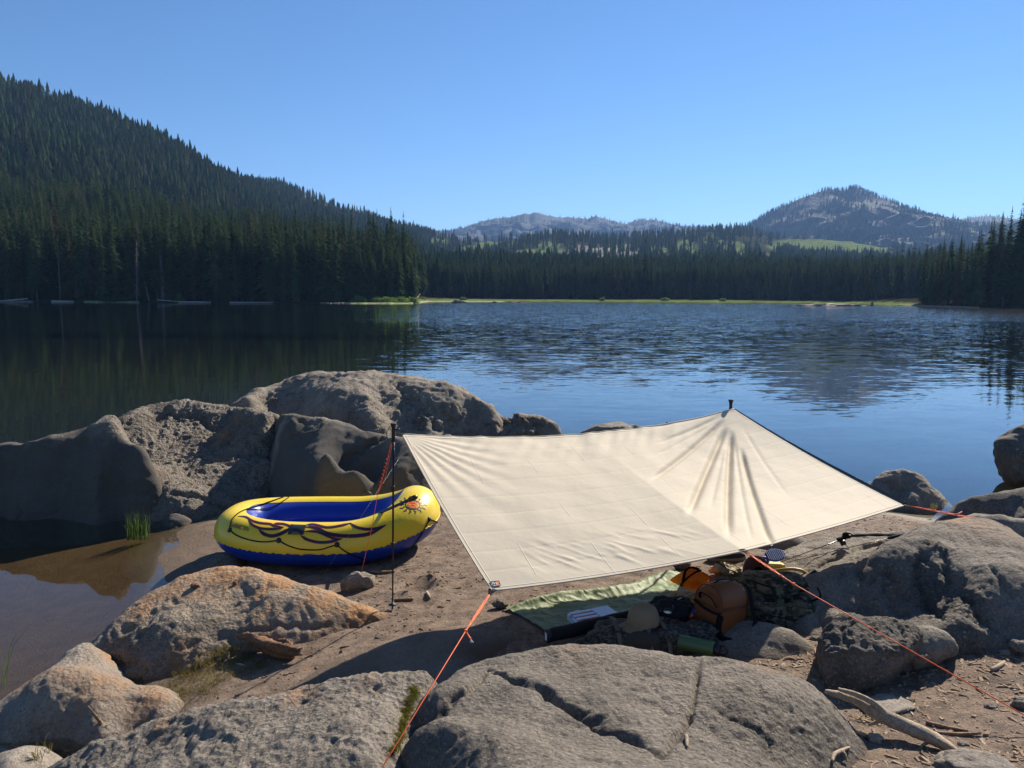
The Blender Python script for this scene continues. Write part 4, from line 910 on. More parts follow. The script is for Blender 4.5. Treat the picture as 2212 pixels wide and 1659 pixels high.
tarp = empty('tarp', (TA+TC)/2, 'cream rectangular tarp pitched as a low shelter between two trekking poles', 'tarp'); TO = np.array(tarp.location)
link('canopy', npmesh('canopy', (G-TO).reshape(-1, 3), gridfaces(NU, NV), attrs={'tu': U.ravel(), 'tv': V.ravel()}), tarp, M_TARP)
# rolled hem piping, dark edge strap and corner loops
for nm, pts in (('hem', [Vector(G[i, -1]-TO) for i in range(0, NU, 6)]+[Vector(G[-1, -1]-TO)]), ('hem', [Vector(G[0, j]-TO) for j in range(0, NV, 5)]), ('hem', [Vector(G[i, 0]-TO) for i in range(0, NU, 6)]+[Vector(G[-1, 0]-TO)])):
    m = MB(); m.tube(pts, .005, 6); m.build(nm, M_TARP, tarp)
M_DKF = cmat('dark_khaki_binding', (.085, .075, .062), .85, .2, 100, 300, .001)
m = MB(); e = [[Vector(G[-1, j])-Vector(TO), Vector(G[-1, j])-Vector(TO)+Vector((.014, .008, .018))*min(1, .25+j/NV), Vector(G[-1, j])-Vector(TO)+Vector((.030, .022, .004))*min(1, .25+j/NV), Vector(G[-1, j])-Vector(TO)+Vector((.02, .02, -.03))*min(1, .25+j/NV)] for j in range(0, NV, 4)]
m.grid(np.array(e)); m.build('edge_binding', M_DKF, tarp)
def loop_patch(c, d, w=.03, l=.05):
    m = MB(); d = Vector(d).normalized(); s = d.cross(Vector((0, 0, 1))).normalized()
    m.grid(np.array([[c-s*w-d*.02, c-s*w*.3+d*l], [c-d*.02+Vector((0, 0, .004)), c+d*l*1.05+Vector((0, 0, .004))], [c+s*w-d*.02, c+s*w*.3+d*l]])-TO); return m
K_D = P(1006, 1363, z=.765); AN_D = P(745, 1790, z=.74)
for c, d in ((TD, K_D-TD), (TC, P(2130, 1122, z=.72)-TC), (TA, (-1, .3, .1)), (TE, P(1714, 1261, z=.85)-TE)): loop_patch(c, d).build('corner_loop', M_BLACKF, tarp)
# maker's patch: dark square with white peak lines and an orange disc
bt = BVHTree.FromPolygons([Vector(v) for v in G.reshape(-1, 3)], [list(map(int, f)) for f in gridfaces(NU, NV)])
O_ = Vector((0, 0, CAMZ))
def stick(bv, px, py, off, org=TO):
    d = (P(px, py, Y=1)-O_).normalized(); r = bv.ray_cast(O_, d)
    if r[0] is None: return None
    n = r[1] if r[1].dot(d) < 0 else -r[1]; return r[0]+n*off-Vector(org)
def flat_decal(bv, poly, off, org, n=8):
    """four-corner patch in picture places, laid on the surface as a fine grid"""
    a, b, c, d = [Vector((*p, 0)) for p in poly]; rows = []
    for i in range(n+1):
        row = []
        for j in range(n+1):
            u, v = i/n, j/n; p = a*(1-u)*(1-v)+b*u*(1-v)+c*u*v+d*(1-u)*v; s = stick(bv, p.x, p.y, off, org); row.append(s)
        rows.append(row)
    ok = [p for r_ in rows for p in r_ if p is not None]
    if len(ok) < (n+1)**2: return None
    return np.array(rows)
def strokes(bv, lst, off, org):
    m = MB()
    for pts, w in lst:
        n = max(4, int(sum((Vector((*pts[i+1], 0))-Vector((*pts[i], 0))).length for i in range(len(pts)-1))/1.6)); c = spline([(*p, 0) for p in pts], n); rows = []
        for i, p in enumerate(c):
            tg = (c[min(i+1, n-1)]-c[max(i-1, 0)]).normalized(); s = Vector((-tg.y, tg.x, 0)); f = i/(n-1)
            ww = w*(min(1, f*5+.12, (1-f)*5+.12) if w > 0 else 1); ww = abs(ww)*.5
            row = [stick(bv, *(p+s*k*ww).xy, off, org) for k in (-1, 0, 1)]
            if any(q is None for q in row):
                if len(rows) > 1: m.grid(np.array(rows))
                rows = []
            else: rows.append(row)
        if len(rows) > 1: m.grid(np.array(rows))
    return m
g_ = flat_decal(bt, [(1057, 1257), (1078, 1255), (1082, 1266), (1065, 1269)], .004, TO)
if g_ is not None:
    m = MB(); m.grid(g_); pt = m.build('patch', cmat('patch_dark', (.03, .032, .045), .8), tarp)
    m = strokes(bt, [([(1071, 1261), (1077, 1260.3)], -6)], .0045, TO); m.build('orange_disc', cmat('patch_orange', (.85, .22, .04), .8), pt)
    m = strokes(bt, [([(1062, 1265), (1065, 1259), (1068, 1264)], -1.1), ([(1067, 1264), (1070, 1260), (1073, 1264)], -1.0), ([(1065, 1267), (1079, 1264.6)], -.8)], .006, TO); m.build('white_lines', M_WHITE, pt)
# trekking poles
def trekking_pole(base, top, label, strap=True):
    root = empty('trekking_pole', base, label, 'trekking pole', 'trekking poles'); ax = (top-base); L = ax.length; R3 = ax.to_track_quat('Z', 'X').to_matrix().to_4x4()
    m = MB(); m.lathe([(.003, 0), (.006, .03), (.006, L*.36), (.0075, L*.365), (.0075, L*.66), (.009, L*.665), (.009, L-.14)], R3, 12); m.build('shaft', cmat('black_anodised', (.015, .015, .018), .3, .1, metal=.4), root)
    for f in (.36, .66):
        m = MB(); m.lathe([(.009, L*f-.02), (.0125, L*f-.016), (.0125, L*f+.012), (.009, L*f+.02)], R3, 12); m.box(R3@Vector((.014, 0, L*f)), (.012, .012, .03), bev=.003); m.build('clamp', M_BLACK, root)
    m = MB(); m.lathe([(.010, L-.14), (.0145, L-.13), (.0135, L-.10), (.0155, L-.08), (.0135, L-.06), (.016, L-.03), (.022, L-.012), (.024, L-.004), (.018, L)], R3, 14); m.build('grip', cmat('black_foam', (.018, .017, .017), .8, .3, 100, 200, .002), root)
    m = MB(); m.lathe([(.007, .045), (.03, .05), (.032, .053), (.012, .06), (.007, .075)], R3, 20); m.build('basket', cmat('grey_basket', (.05, .05, .055), .5), root)
    if strap:
        m = MB(); m.tube([R3@Vector(p) for p in ((0, 0, L-.02), (.03, .0, L-.03), (.05, .01, L-.07), (.045, 0, L-.12), (.02, -.01, L-.15), (.0, -.012, L-.06))], .006, 6, flat=.35); m.build('wrist_strap', M_BLACKF, root)
        m = MB(); m.box(R3@Vector((-.02, 0, L-.045)), (.05, .02, .012), bev=.003); m.build('strap_buckle', M_BLACK, root)
    return root
pb = P(848, 1317, z=.2); pb.z = gz(pb.x, pb.y)-.015; ptop = P(850, 914, Y=pb.y)
trekking_pole(pb, ptop, 'black trekking pole standing on the dirt in front of the inflatable boat')
pb2 = Vector((TB.x-.02, TB.y+.02, gz(TB.x, TB.y)-.01)); trekking_pole(pb2, P(1579, 863, Y=TB.y+.03), 'second trekking pole, only its black grip showing above the peak of the tarp', False)
def cord(name, pts, label, r=.0022, parts=None, mat=M_ORANGE, cat='guy line', group='orange guy lines', org=None):
    org = org or pts[0]; root = empty(name, org, label, cat, group)
    m = MB(); m.tube([Vector(p)-Vector(org) for p in pts], r, 6); m.build('cord', mat, root); return root, Vector(org)
def double(a, b, org, root, r=.0024, gap=.006, knot=True):
    d = (b-a).normalized(); s = d.cross(Vector((0, -.3, 1))).normalized(); m = MB()
    for k in (-1, 1):
        m.tube([a+(b-a)*f+s*k*gap*math.sin(math.pi*min(1, .08+f))-org+Vector((0, 0, .002*k*math.sin(f*40))) for f in np.linspace(0, 1, 24)], r, 6)
    m.build('doubled_cord', M_ORANGE, root)
    if knot:
        m = MB(); m.tube([b-org+Vector((.006*math.cos(q), .006*math.sin(q*1.3), .006*math.sin(q))) for q in np.linspace(0, 9, 24)], r*1.2, 6); m.build('knot', M_ORANGE, root)
root, o_ = cord('guy_line', [TD+(K_D-TD)*.35, K_D, AN_D], 'orange guy line from the front left corner of the tarp over the foreground boulders', .0030)
double(TD+(K_D-TD)*.12, K_D, o_, root, .0034, .006)
tk = [K_D+Vector((.0, 0, 0)), P(1011, 1372, Y=K_D.y-.01), P(1017, 1381, Y=K_D.y-.03)]; m = MB(); m.tube([p-o_ for p in spline(tk, 8)], [.0045]*6+[.006, .004], 6); m.build('loose_end', M_ORANGE, root)
m = MB(); e0 = tk[-1]
for k in range(5): m.tube([e0-o_, e0-o_+Vector((.008*(k-2)*.5+.006, 0, -.018))], .0018, 4)
m.build('frayed_tip', M_WHITE, root)
K_E = P(1715, 1262, z=.85); root, o_ = cord('guy_line', [TE, K_E, P(2320, 1606, z=.45)], 'long orange guy line from the middle front edge of the tarp, passing the angular boulder', .0030)
double(TE+(K_E-TE)*.05, K_E, o_, root, .003, .006)
K_C = P(2062, 1113, z=.80); C2 = P(2134, 1124, z=.70); root, o_ = cord('guy_line', [TC, K_C, C2, C2+Vector((.1, .1, -.1))], 'short orange guy line from the right tarp corner to the shore rocks', .003)
double(TC+(K_C-TC)*.12, C2, o_, root, .003, .009, False)
m = MB(); m.tube([K_C-o_, K_C-o_+Vector((.03, 0, .012)), K_C-o_+Vector((.06, 0, .03))], [.006, .006, .004], 6); m.build('loose_end', cmat('cord_tail', (.9, .3, .2), .7), root)
# anchor stone of the left pole and its zig-zag cord
def stone(label, px, py, size, mat=None, seed=0, name='stone', rz=0, cat='stone', z=None, flat=1.0, p=None):
    c = p or hit(px, py); m = MB(); sx_, sy_, sz_ = size
    def f(T, H):
        c_ = np.cos(H); n = np.stack([np.cos(T)*c_, np.sin(T)*c_, np.sin(H)], -1)
        n = np.sign(n)*np.abs(n)**.85; r_ = 1+fbm(n*1.4+seed*5.1, 3)*.28+ridged(n*3.3+seed, 3)*.05
        q_ = n*np.array([sx_, sy_, sz_])*r_[..., None]; ca, sa = math.cos(rz), math.sin(rz)
        return np.stack([q_[..., 0]*ca-q_[..., 1]*sa, q_[..., 0]*sa+q_[..., 1]*ca, q_[..., 2]], -1)
    m.blob(f, 40, 24); o = m.build(name, mat or M_GRAN, label=label, cat=cat); o.location = c+Vector((0, 0, sz_*.55)); return o
stone('pointed grey stone weighing down the cord of the left trekking pole', 775, 1272, (.12, .06, .085), M_GRAN, 3, rz=.3)
st = hit(790, 1240)+Vector((0, -.05, .05)); pt_ = ptop+(pb-ptop)*.035
a0 = P(817, 1062, Y=6.0)
root, o_ = cord('guy_line', [pt_, P(836, 1000, Y=5.85), a0, P(803, 1140, Y=6.1), st+Vector((0, 0, .1)), st+Vector((-.02, -.03, 0)), st+Vector((-.05, -.03, -.06))], 'thin zig-zag orange guy line from the left trekking pole down to the pointed stone', .0022)
m = MB(); m.tube([p-o_ for p in spline([pt_, P(845, 970, Y=5.7), P(832, 1030, Y=5.85), a0], 14)], .0016, 5); m.build('second_strand', M_ORANGE, root)
m = MB(); m.tube([(P(838, 985, Y=5.8)*(1-f)+a0*f)-o_+Vector((.009*math.sin(f*60), 0, .004*math.cos(f*60))) for f in np.linspace(0, 1, 90)], .0014, 5); m.build('twisted_slack', M_ORANGE, root)
# paddle tip showing behind the back edge
pp = P(1440, 918, Y=7.7); root = empty('paddle', (pp.x, pp.y, gz(pp.x, pp.y)), 'dark paddle blade, only its tip poking up behind the back edge of the tarp', 'paddle')
m = MB(); hh = pp.z-root.location.z; m.tube([(.25, .25, .02), (.03, 0, hh-.30)], .012, 8); m.build('shaft', M_STEEL, root)
m = MB(); m.grid(np.array([[(.02, -.02, hh-.32), (-.025, -.02, hh-.12), (-.03, -.02, hh+.0)], [(.04, -.035, hh-.32), (.02, -.04, hh-.12), (.0, -.03, hh+.035)], [(.07, -.02, hh-.32), (.05, -.02, hh-.12), (.035, -.02, hh+.0)]])); m.grid(np.array([[(.02, -.02, hh-.32), (-.025, -.02, hh-.12), (-.03, -.02, hh+.0)], [(.04, -.005, hh-.32), (.02, 0, hh-.12), (.0, -.01, hh+.035)], [(.07, -.02, hh-.32), (.05, -.02, hh-.12), (.035, -.02, hh+.0)]])); m.build('blade', M_BLACK, root)
# ================================================================ inflatable boat
BC = P(712, 1150, z=.28); BC.z = .12
boat = empty('inflatable_boat', BC, 'yellow and blue inflatable boat with flame pattern, beached between boulder and tarp', 'inflatable boat', rz=R(BYAW))
BM = Matrix.Translation(BC) @ Matrix.Rotation(R(BYAW), 4, 'Z'); BMi = BM.inverted()
BL, BW = 1.06, .645
def bcen(s):
    """centre line of the side tube, s 0..1 round the boat; returns point and radius"""
    a = 2*math.pi*s; ca, sa = math.cos(a), math.sin(a); n = 2/2.7
    r = .195+.04*max(0, ca)**2
    x = (BL-r)*math.copysign(abs(ca)**n, ca); y = (BW-r)*math.copysign(abs(sa)**n, sa)
    fx = x/(BL-r); y *= 1-.10*max(0, -fx)**2
    z = r*.98+.17*max(0, fx-.1)**2.2+.05*max(0, -fx-.2)**2
    return Vector((x, y, z)), r
def btube(s, ph, off=0.0):
    c, r = bcen(s); c2, _ = bcen(s+.002); t_ = (c2-c).normalized(); out = Vector((t_.y, -t_.x, 0)).normalized(); up = Vector((0, 0, 1))
    return c+(out*math.cos(ph)+up*math.sin(ph))*(r+off)
ns, npz = 260, 48; Gb = np.array([[btube(i/ns, 2*math.pi*j/npz) for j in range(npz+1)] for i in range(ns)])
phs = np.linspace(0, 2*math.pi, npz+1)
crk = fbm(np.stack([np.repeat(np.arange(ns)[:, None], npz+1, 1)/3.0, np.zeros((ns, npz+1)), np.zeros((ns, npz+1))], -1), 2)
def vinyl(name, c, rough=.32, wr=1.0):
    t = NT(name); n = t.noise(7, 3, .5, t.coord()).outputs[0]; n2 = t.noise(40, 3, .6, t.coord()).outputs[0]
    return t.done(t.mix(n, tuple(x*.9 for x in c), c), rough, t.bump(t.math('ADD', n, t.math('MULTIPLY', n2, .15)), .006*wr, .6), Coat_Weight=.12)
M_YEL = vinyl('yellow_vinyl', (.78, .56, .02), .36); M_BLU = vinyl('blue_vinyl', (.007, .038, .33), .33)
SE, SI = R(-7), R(118)   # seam angles: outer seam, inner seam
def tube_part(name, p0, p1, mat, wav0=0, wav1=0, off=0.0):
    m = MB(); k = 40; rows = []
    for i in range(ns):
        s = i/ns; w_ = .03*math.sin(i*2.4)+.015*math.sin(i*5.1)
        rows.append([btube(s, p0+w_*wav0+(p1-p0+w_*(wav1-wav0))*j/k, off) for j in range(k+1)])
    m.grid(np.array(rows), wrapu=True); return m.build(name, mat, boat)
yel = tube_part('upper_tube', SE, SI, M_YEL, 1, 0, .0025); blu = tube_part('lower_tube', SI-2*math.pi, SE+.05, M_BLU)
m = MB(); rim = [btube(i/ns, SE+.03*math.sin(i*2.4)+.015*math.sin(i*5.1), .004) for i in range(ns+1)]; m.tube(rim, .004, 5, caps=False); m.build('seam', M_YEL, boat)
# inflated floor
m = MB(); fl = []
for i in range(80):
    row = []
    for j in range(8):
        c, r = bcen(i/80); f = j/7; row.append((c.x*f, c.y*f, .075+.02*math.cos(c.y*f*26)+.02*(c.z-r)))
    fl.append(row)
m.grid(np.array(fl), wrapu=True); m.build('floor', M_BLU, boat)
bb = BVHTree.FromPolygons([BM@Vector(v) for v in Gb.reshape(-1, 3)], [list(map(int, f)) for f in gridfaces(ns, npz+1, True)])
def z3(x, y): return (449.9+.2381*x, 1031.4+.2381*y)
def bdec(lst, off, name, mat, par=boat, k=1.0, grow=0):
    m = strokes(bb, [([z3(*p) for p in pts], (w+math.copysign(grow, w))*.2381*k) for pts, w in lst], off, (0, 0, 0)); m.v = [tuple(BMi@Vector(v)) for v in m.v]
    return m.build(name, mat, par) if m.f else None
FL = [([(270, 355), (340, 362), (400, 395), (470, 415), (560, 425), (600, 440), (685, 452)], 10), ([(360, 378), (400, 430), (470, 462), (560, 470), (640, 463), (690, 450)], 13), ([(455, 465), (500, 510), (570, 532), (640, 520), (700, 490), (745, 460)], 21), ([(595, 423), (680, 425), (755, 448)], 11),
 ([(885, 434), (960, 430), (1080, 455), (1200, 440), (1300, 415)], 11), ([(880, 450), (980, 460), (1080, 510), (1200, 530), (1350, 530), (1480, 505), (1615, 432)], 24), ([(1285, 417), (1350, 455), (1440, 472), (1540, 462), (1617, 430)], 17), ([(865, 492), (950, 490), (1010, 502), (1100, 540), (1160, 560), (1217, 556)], 13), ([(835, 525), (900, 565), (1000, 588), (1100, 585), (1217, 557)], 17)]
M_RED = cmat('print_red', (.45, .03, .02), .4); M_NAVY = cmat('print_navy', (.012, .01, .03), .4)
fp = bdec(FL, .004, 'flame_print', M_RED, grow=13); bdec(FL, .0055, 'flame_core', M_NAVY, fp, grow=3)
lg = []
for k in range(14):
    a = 2*math.pi*k/14; c_, s_ = math.cos(a), math.sin(a)
    lg.append(([(1855+c_*r_*1.0+(-s_)*w_, 252+s_*r_*.62+c_*w_*.62) for r_, w_ in ((72, 0), (88, 9), (102, -8), (118, 8), (132, 0))], 9))
ring = [(1855+64*math.cos(q_), 252+40*math.sin(q_)) for q_ in np.linspace(0, 6.4, 24)]
sp = bdec(lg+[(ring, -11)], .004, 'sun_emblem', M_NAVY)
bdec([([(1855+38*math.cos(q_), 250+24*math.sin(q_)) for q_ in np.linspace(0, 6.4, 18)], -16), ([(1835, 258), (1850, 244), (1868, 256), (1880, 243)], -10), ([(1855, 250), (1856, 251)], -30)], .0055, 'sun_disc', cmat('print_orange', (.85, .12, .02), .4), sp)
def text_decal(txt, o, ex, ey, name, mat, off=.0055, par=boat, bold=0.0):
    cu = bpy.data.curves.new('t', 'FONT'); cu.body = txt; cu.size = 1; cu.offset = bold; ob = bpy.data.objects.new('t', cu); COL.objects.link(ob)
    bpy.context.view_layer.update(); me = bpy.data.meshes.new_from_object(ob.evaluated_get(bpy.context.evaluated_depsgraph_get())); bpy.data.objects.remove(ob)
    bm_ = __import__('bmesh').new(); bm_.from_mesh(me); __import__('bmesh').ops.triangulate(bm_, faces=bm_.faces)
    V = []; ok = True
    for v in bm_.verts:
        p = Vector(o)+Vector(ex)*v.co.x+Vector(ey)*v.co.y; q = stick(bb, p.x, p.y, off, (0, 0, 0))
        if q is None: ok = False; break
        V.append(BMi@q)
    if ok and V:
        m = MB(); m.add(V, [[v.index for v in f.verts] for f in bm_.faces]); m.build(name, mat, par)
    bm_.free()
o1 = z3(203, 446); text_decal('SunSkiff 350', o1, (8.1, 2.05), (-.9, -12.5), 'model_lettering', M_NAVY, bold=.03); text_decal('SunSkiff 350', o1, (8.1, 2.05), (-.9, -12.5), 'lettering_fill', cmat('print_amber', (.75, .30, .03), .4), .007, bold=-.012)
o1 = z3(585, 178); text_decal('Sevylor', o1, (-15.5, 5.2), (-.5, 9.5), 'maker_lettering', M_NAVY, .006, bold=.02)
# black grab handle, grommets, safety rope
hp_ = flat_decal(bb, [z3(748, 434), z3(892, 440), z3(862, 524), z3(722, 520)], .012, (0, 0, 0))
if hp_ is not None:
    m = MB(); H0 = np.array([[BMi@Vector(p) for p in r_] for r_ in hp_]); n_ = H0.shape[0]
    bow = np.array([[math.sin(math.pi*i/(n_-1))*math.sin(math.pi*j/(n_-1)) for j in range(n_)] for i in range(n_)]); H0[..., 1] -= bow*.022; H0[..., 2] += bow*.012; m.grid(H0); m.build('grab_handle', vinyl('black_rubber', (.012, .012, .013), .25), boat)
def grommet(x, y):
    q_, n_ = hit(*z3(x, y), bv=bb)
    if q_ is None: return
    q_ = BMi@q_; n_ = (BMi.to_3x3()@n_).normalized()
    if n_.dot(BMi.to_3x3()@Vector((0, -1, .3))) < 0: n_ = -n_
    M4 = Matrix.Translation(q_)@n_.to_track_quat('Z', 'X').to_matrix().to_4x4(); m = MB(); m.lathe([(.024, .0), (.024, .007), (.017, .012), (.009, .017), (.002, .019)], M4, 18); m.build('rope_grommet', M_BLACK, boat)
for g1 in ((197, 478), (640, 572), (1168, 610), (2003, 378), (765, 155)): grommet(*g1)
def rope(pts, r=.0055, off=.008):
    c = spline([(*z3(*p), 0) for p in pts], len(pts)*7); m = MB(); run = []
    for p in c:
        q_ = stick(bb, p.x, p.y, off, (0, 0, 0))
        if q_ is None:
            if len(run) > 2: m.tube(run, r, 6)
            run = []
        else: run.append(BMi@q_)
    if len(run) > 2: m.tube(run, r, 6)
    if m.f: m.build('safety_rope', M_BLACKF, boat)
rope([(197, 478), (270, 530), (400, 572), (520, 585), (640, 572)]); rope([(640, 572), (720, 615), (830, 648), (1000, 655), (1100, 630), (1168, 610)]); rope([(1168, 610), (1230, 660), (1320, 705), (1420, 745)]); rope([(2003, 378), (1970, 440), (1900, 560), (1800, 670), (1700, 728)]); rope([(2003, 378), (2060, 400), (2098, 430), (2108, 475)])
rope([(197, 478), (212, 400), (260, 340), (340, 295), (480, 250), (600, 210), (700, 178), (765, 155)]); rope([(340, 295), (470, 290), (600, 262), (700, 205), (765, 160)], .0045)
m = MB(); c0 = BMi@P(*z3(1437, 178), Y=BC.y+BW-.12); m.tube([c0+Vector((.05*math.cos(q_), 0, .055*math.sin(q_))) for q_ in np.linspace(0, math.pi, 14)], .010, 8); m.build('stern_handle', M_BLACK, boat)
m = MB(); pts = [hit(*z3(x, y), .012) for x, y in ((470, 690), (560, 725), (680, 765), (800, 805), (905, 836))]; m.tube([BMi@p for p in spline(pts, 16)], [.03]*10+[.024, .018, .012, .008, .005, .003], 8, flat=.3); m.build('trailing_flap', M_BLU, boat)
# oar lying across the bow tube
oa, ob_ = P(*z3(1380, 400), z=.40), P(*z3(1885, 176), z=.86); root = empty('oar', oa, 'dark blue oar shaft lying in the boat with its end resting over the bow tube', 'oar')
m = MB(); dv_ = ob_-oa; m.tube([Vector((0, 0, 0)), dv_*.25, dv_*.97], [.012, .013, .013], 10); m.build('shaft', cmat('navy_tube', (.012, .016, .06), .35), root)
m = MB(); m.tube([dv_*.90, dv_*.97, dv_*1.0], [.022, .023, .018], 12); m.build('ferrule', M_BLACK, root)
m = MB(); m.tube([dv_*-.25, dv_*-.1, dv_*.05], [.05, .06, .02], 10, flat=.2); m.build('blade', cmat('navy_tube', (.012, .016, .06), .35), root)
# ================================================================ camp gear under the tarp
def z4(x, y): return (1097.2+.17364*x, 1185+.17364*y)
def z5(x, y): return (1426.4+.17528*x, 1168.5+.17528*y)
def cloth(name, c, sc=30, wr=.006, rough=.9, **kw):
    t = NT(name); v = t.coord(); n = t.noise(sc*.3, 4, .6, v).outputs[0]; w_ = t.noise(sc, 4, .6, v, dist=.6).outputs[0]
    return t.done(t.mix(n, tuple(x*.8 for x in c), tuple(min(1, x*1.15) for x in c)), rough, t.bump(t.math('ADD', w_, t.math('MULTIPLY', t.noise(400, 2, .5, v).outputs[0], .1)), wr, .9), **kw)
def camo(name, cols, sc=9):
    t = NT(name); v = t.coord(); c = cols[0]
    for k, cc in enumerate(cols[1:]):
        m_ = t.ramp(t.noise(sc*(1+.3*k), 3, .55, t.n('Mapping', {'Vector': v, 'Location': (k*3.1, k*7.7, k), 'Scale': (1, 1, 1.6)}).outputs[0], dist=.4).outputs[0], [(.52, (0, 0, 0)), (.55, (1, 1, 1))]); c = t.mix(m_, c, cc)
    return t.done(c, .9, t.bump(t.noise(40, 4, .6, v, dist=.5).outputs[0], .008, .9))
M_CAMO = camo('woodland_camouflage', [(.13, .12, .07), (.06, .07, .035), (.085, .058, .034), (.19, .17, .11), (.022, .022, .015)])
M_CAMO2 = camo('leaf_camouflage', [(.085, .075, .06), (.045, .042, .034), (.12, .105, .085), (.022, .021, .018)], 26)
M_OLV = cloth('olive_nylon', (.075, .09, .04), 26)
M_BRN = cloth('dark_brown_canvas', (.060, .048, .036), 30)
M_JKT = cloth('navy_black_fabric', (.010, .012, .020), 18, .010)
def lumpy(p, size, rz=0, seed=0, amp=.16, fold=.05, sq=.8, nu=70, nv=40, sag=.0, org=None):
    """soft heaped cloth body: flattened where it rests, creased on top"""
    m = MB(); sx_, sy_, sz_ = size; o = org or Vector((0, 0, 0))
    def f(T, H):
        c_ = np.cos(H); n = np.stack([np.cos(T)*c_, np.sin(T)*c_, np.sin(H)], -1); n = np.sign(n)*np.abs(n)**sq
        r_ = 1+fbm(n*1.5+seed*3.3, 3)*amp+ridged(n*3.1+seed*1.7, 4)*fold
        q_ = n*np.array([sx_, sy_, sz_])*r_[..., None]; q_[..., 2] = np.maximum(q_[..., 2], -sz_*.72)
        ca, sa = math.cos(rz), math.sin(rz); return np.stack([q_[..., 0]*ca-q_[..., 1]*sa, q_[..., 0]*sa+q_[..., 1]*ca, q_[..., 2]], -1)+np.array(p)-np.array(o)
    m.blob(f, nu, nv); return m
GZ0 = lambda px, py, z=.3: P(px, py, z=z)
# ---- green ground sheet
c00, c10, c01, c11 = [P(a, b, z=.30) for a, b in ((1092, 1309), (1472, 1224), (1176, 1358), (1640, 1345))]
NU2, NV2 = 220, 110; us = np.linspace(0, 1, NU2); vs_ = np.linspace(0, 1, NV2); U, V = np.meshgrid(us, vs_, indexing='ij')
Gs = sum(np.array(c)[None, None]*w_[..., None] for c, w_ in ((c00, (1-U)*(1-V)), (c10, U*(1-V)), (c01, (1-U)*V), (c11, U*V)))
Gs[..., 1] += .035*np.sin(U*9)*(1-V)+.02*fbm(np.stack([U*7, V*0, U*0], -1), 2)*np.clip(1-V*4, 0, 1); hb = ground_z(Gs[..., 0], Gs[..., 1])
q = np.stack([U*16, V*7, U*0], -1); wq = q+np.stack([fbm(q*.5+3, 2), fbm(q*.5+9, 2), q[..., 2]*0], -1)*.8
wr = np.maximum(0, ridged(wq, 3)-.5)*.006+fbm(q*.4, 2)*.006
ridge = .035*np.exp(-((V-.10-.02*np.sin(U*13))/.055)**2)*np.clip(np.minimum(U, 1-U)*14, .1, 1)*(1+.2*pnoise(np.stack([U*7, V*3, U*0], -1)))+.02*np.exp(-((V-.22)/.03)**2)*0
Gs[..., 2] = np.maximum(hb, .0)+.012+wr+ridge+.008*np.exp(-((U-.52-.03*V)/.012)**2)
o_ = Vector((c00+c11)/2); o_.z = .3
t = NT('olive_ripstop'); v = t.coord(); n = t.noise(6, 4, .6, v).outputs[0]
M_SHEET = t.done(t.mix(n, (.14, .185, .075), (.20, .25, .11)), .62, t.bump(t.noise(28, 4, .65, v, dist=.8).outputs[0], .005, .8))
so_ = link('ground_sheet', npmesh('ground_sheet', (Gs-np.array(o_)).reshape(-1, 3), gridfaces(NU2, NV2)), None, M_SHEET, label='wrinkled green nylon ground sheet spread on the dirt under the tarp', cat='ground sheet'); so_.location = o_
stone('brown stone holding down the far right corner of the green ground sheet', 1471, 1222, (.075, .06, .07), M_GRAND, 5, p=P(1471, 1224, z=.30))
stone('small brown stone at the left tip of the green ground sheet', 1082, 1306, (.055, .04, .03), M_GRAND, 6, p=P(1080, 1309, z=.27))
# ---- tackle box
tb0, tb1, tb2 = P(1236, 1330, z=.36), P(1308, 1317, z=.36), P(1334, 1330, z=.36); ex = (tb1-tb0).normalized(); ez = Vector((0, 0, 1)); ey = Vector((-ex.y, ex.x, 0)).normalized(); RT = Matrix((ex, ey, ez)).transposed()
tc = (tb0+P(1334, 1332, z=.36))/2; tc.z = .355; LX, LY = .33, .20
root = empty('tackle_box', tc, 'translucent white compartment box with red things inside, on the green ground sheet', 'tackle box'); root.rotation_euler = RT.to_euler()
t = NT('milky_plastic'); M_MILK = t.done((.62, .66, .82), .3, t.bump(t.noise(30, 2, .5, t.coord()).outputs[0], .002), Transmission_Weight=.25, Coat_Weight=.2)
m = MB(); m.box((0, 0, -.012), (LX, LY, .045), bev=.006); m.build('tray', M_MILK, root)
m = MB(); m.box((.09, 0, .016), (LX*.42, LY*.98, .008), bev=.003)
for k in range(4): m.box((-.07, -.075+.05*k, .016), (LX*.52, .038, .010), bev=.004)
m.build('lid', M_MILK, root)
m = MB(); m.box((-LX/2-.004, .06, .01), (.012, .04, .02), bev=.003); m.box((-LX/2+.08, LY/2+.004, .012), (.05, .012, .012), bev=.003); m.build('latch', M_MILK, root)
m = MB()
for k in range(3): m.box((-.07, -.05+.05*k, .0165), (LX*.48, .010, .012), bev=.002)
m.build('red_lure_rows', cmat('faded_red', (.42, .14, .13), .5), root)
# ---- black rod tube
ra, rb = P(1182, 1374, z=.345), P(1420, 1318, z=.37); root = empty('rod_tube', ra, 'long black padded tube lying along the front edge of the green ground sheet', 'rod tube'); dv_ = rb-ra
m = MB(); m.tube([dv_*(i/12)+Vector((0, 0, .002*math.sin(i*2))) for i in range(13)], [.041]+[.044]*11+[.04], 22); m.build('tube', cloth('black_cordura', (.013, .013, .016), 60, .003), root)
dn = dv_.normalized(); RQ = (-dn).to_track_quat('Z', 'Y').to_matrix().to_4x4()
m = MB(); m.lathe([(.045, -.014), (.046, .0), (.040, .006), (.002, .008)], RQ, 22); m.build('end_cap', M_BLACK, root)
m = MB(); m.box(RQ@Vector((0, -.002, .0095)), (.026, .05, .002), RQ.to_3x3()); m.build('paper_label', M_WHITE, root)
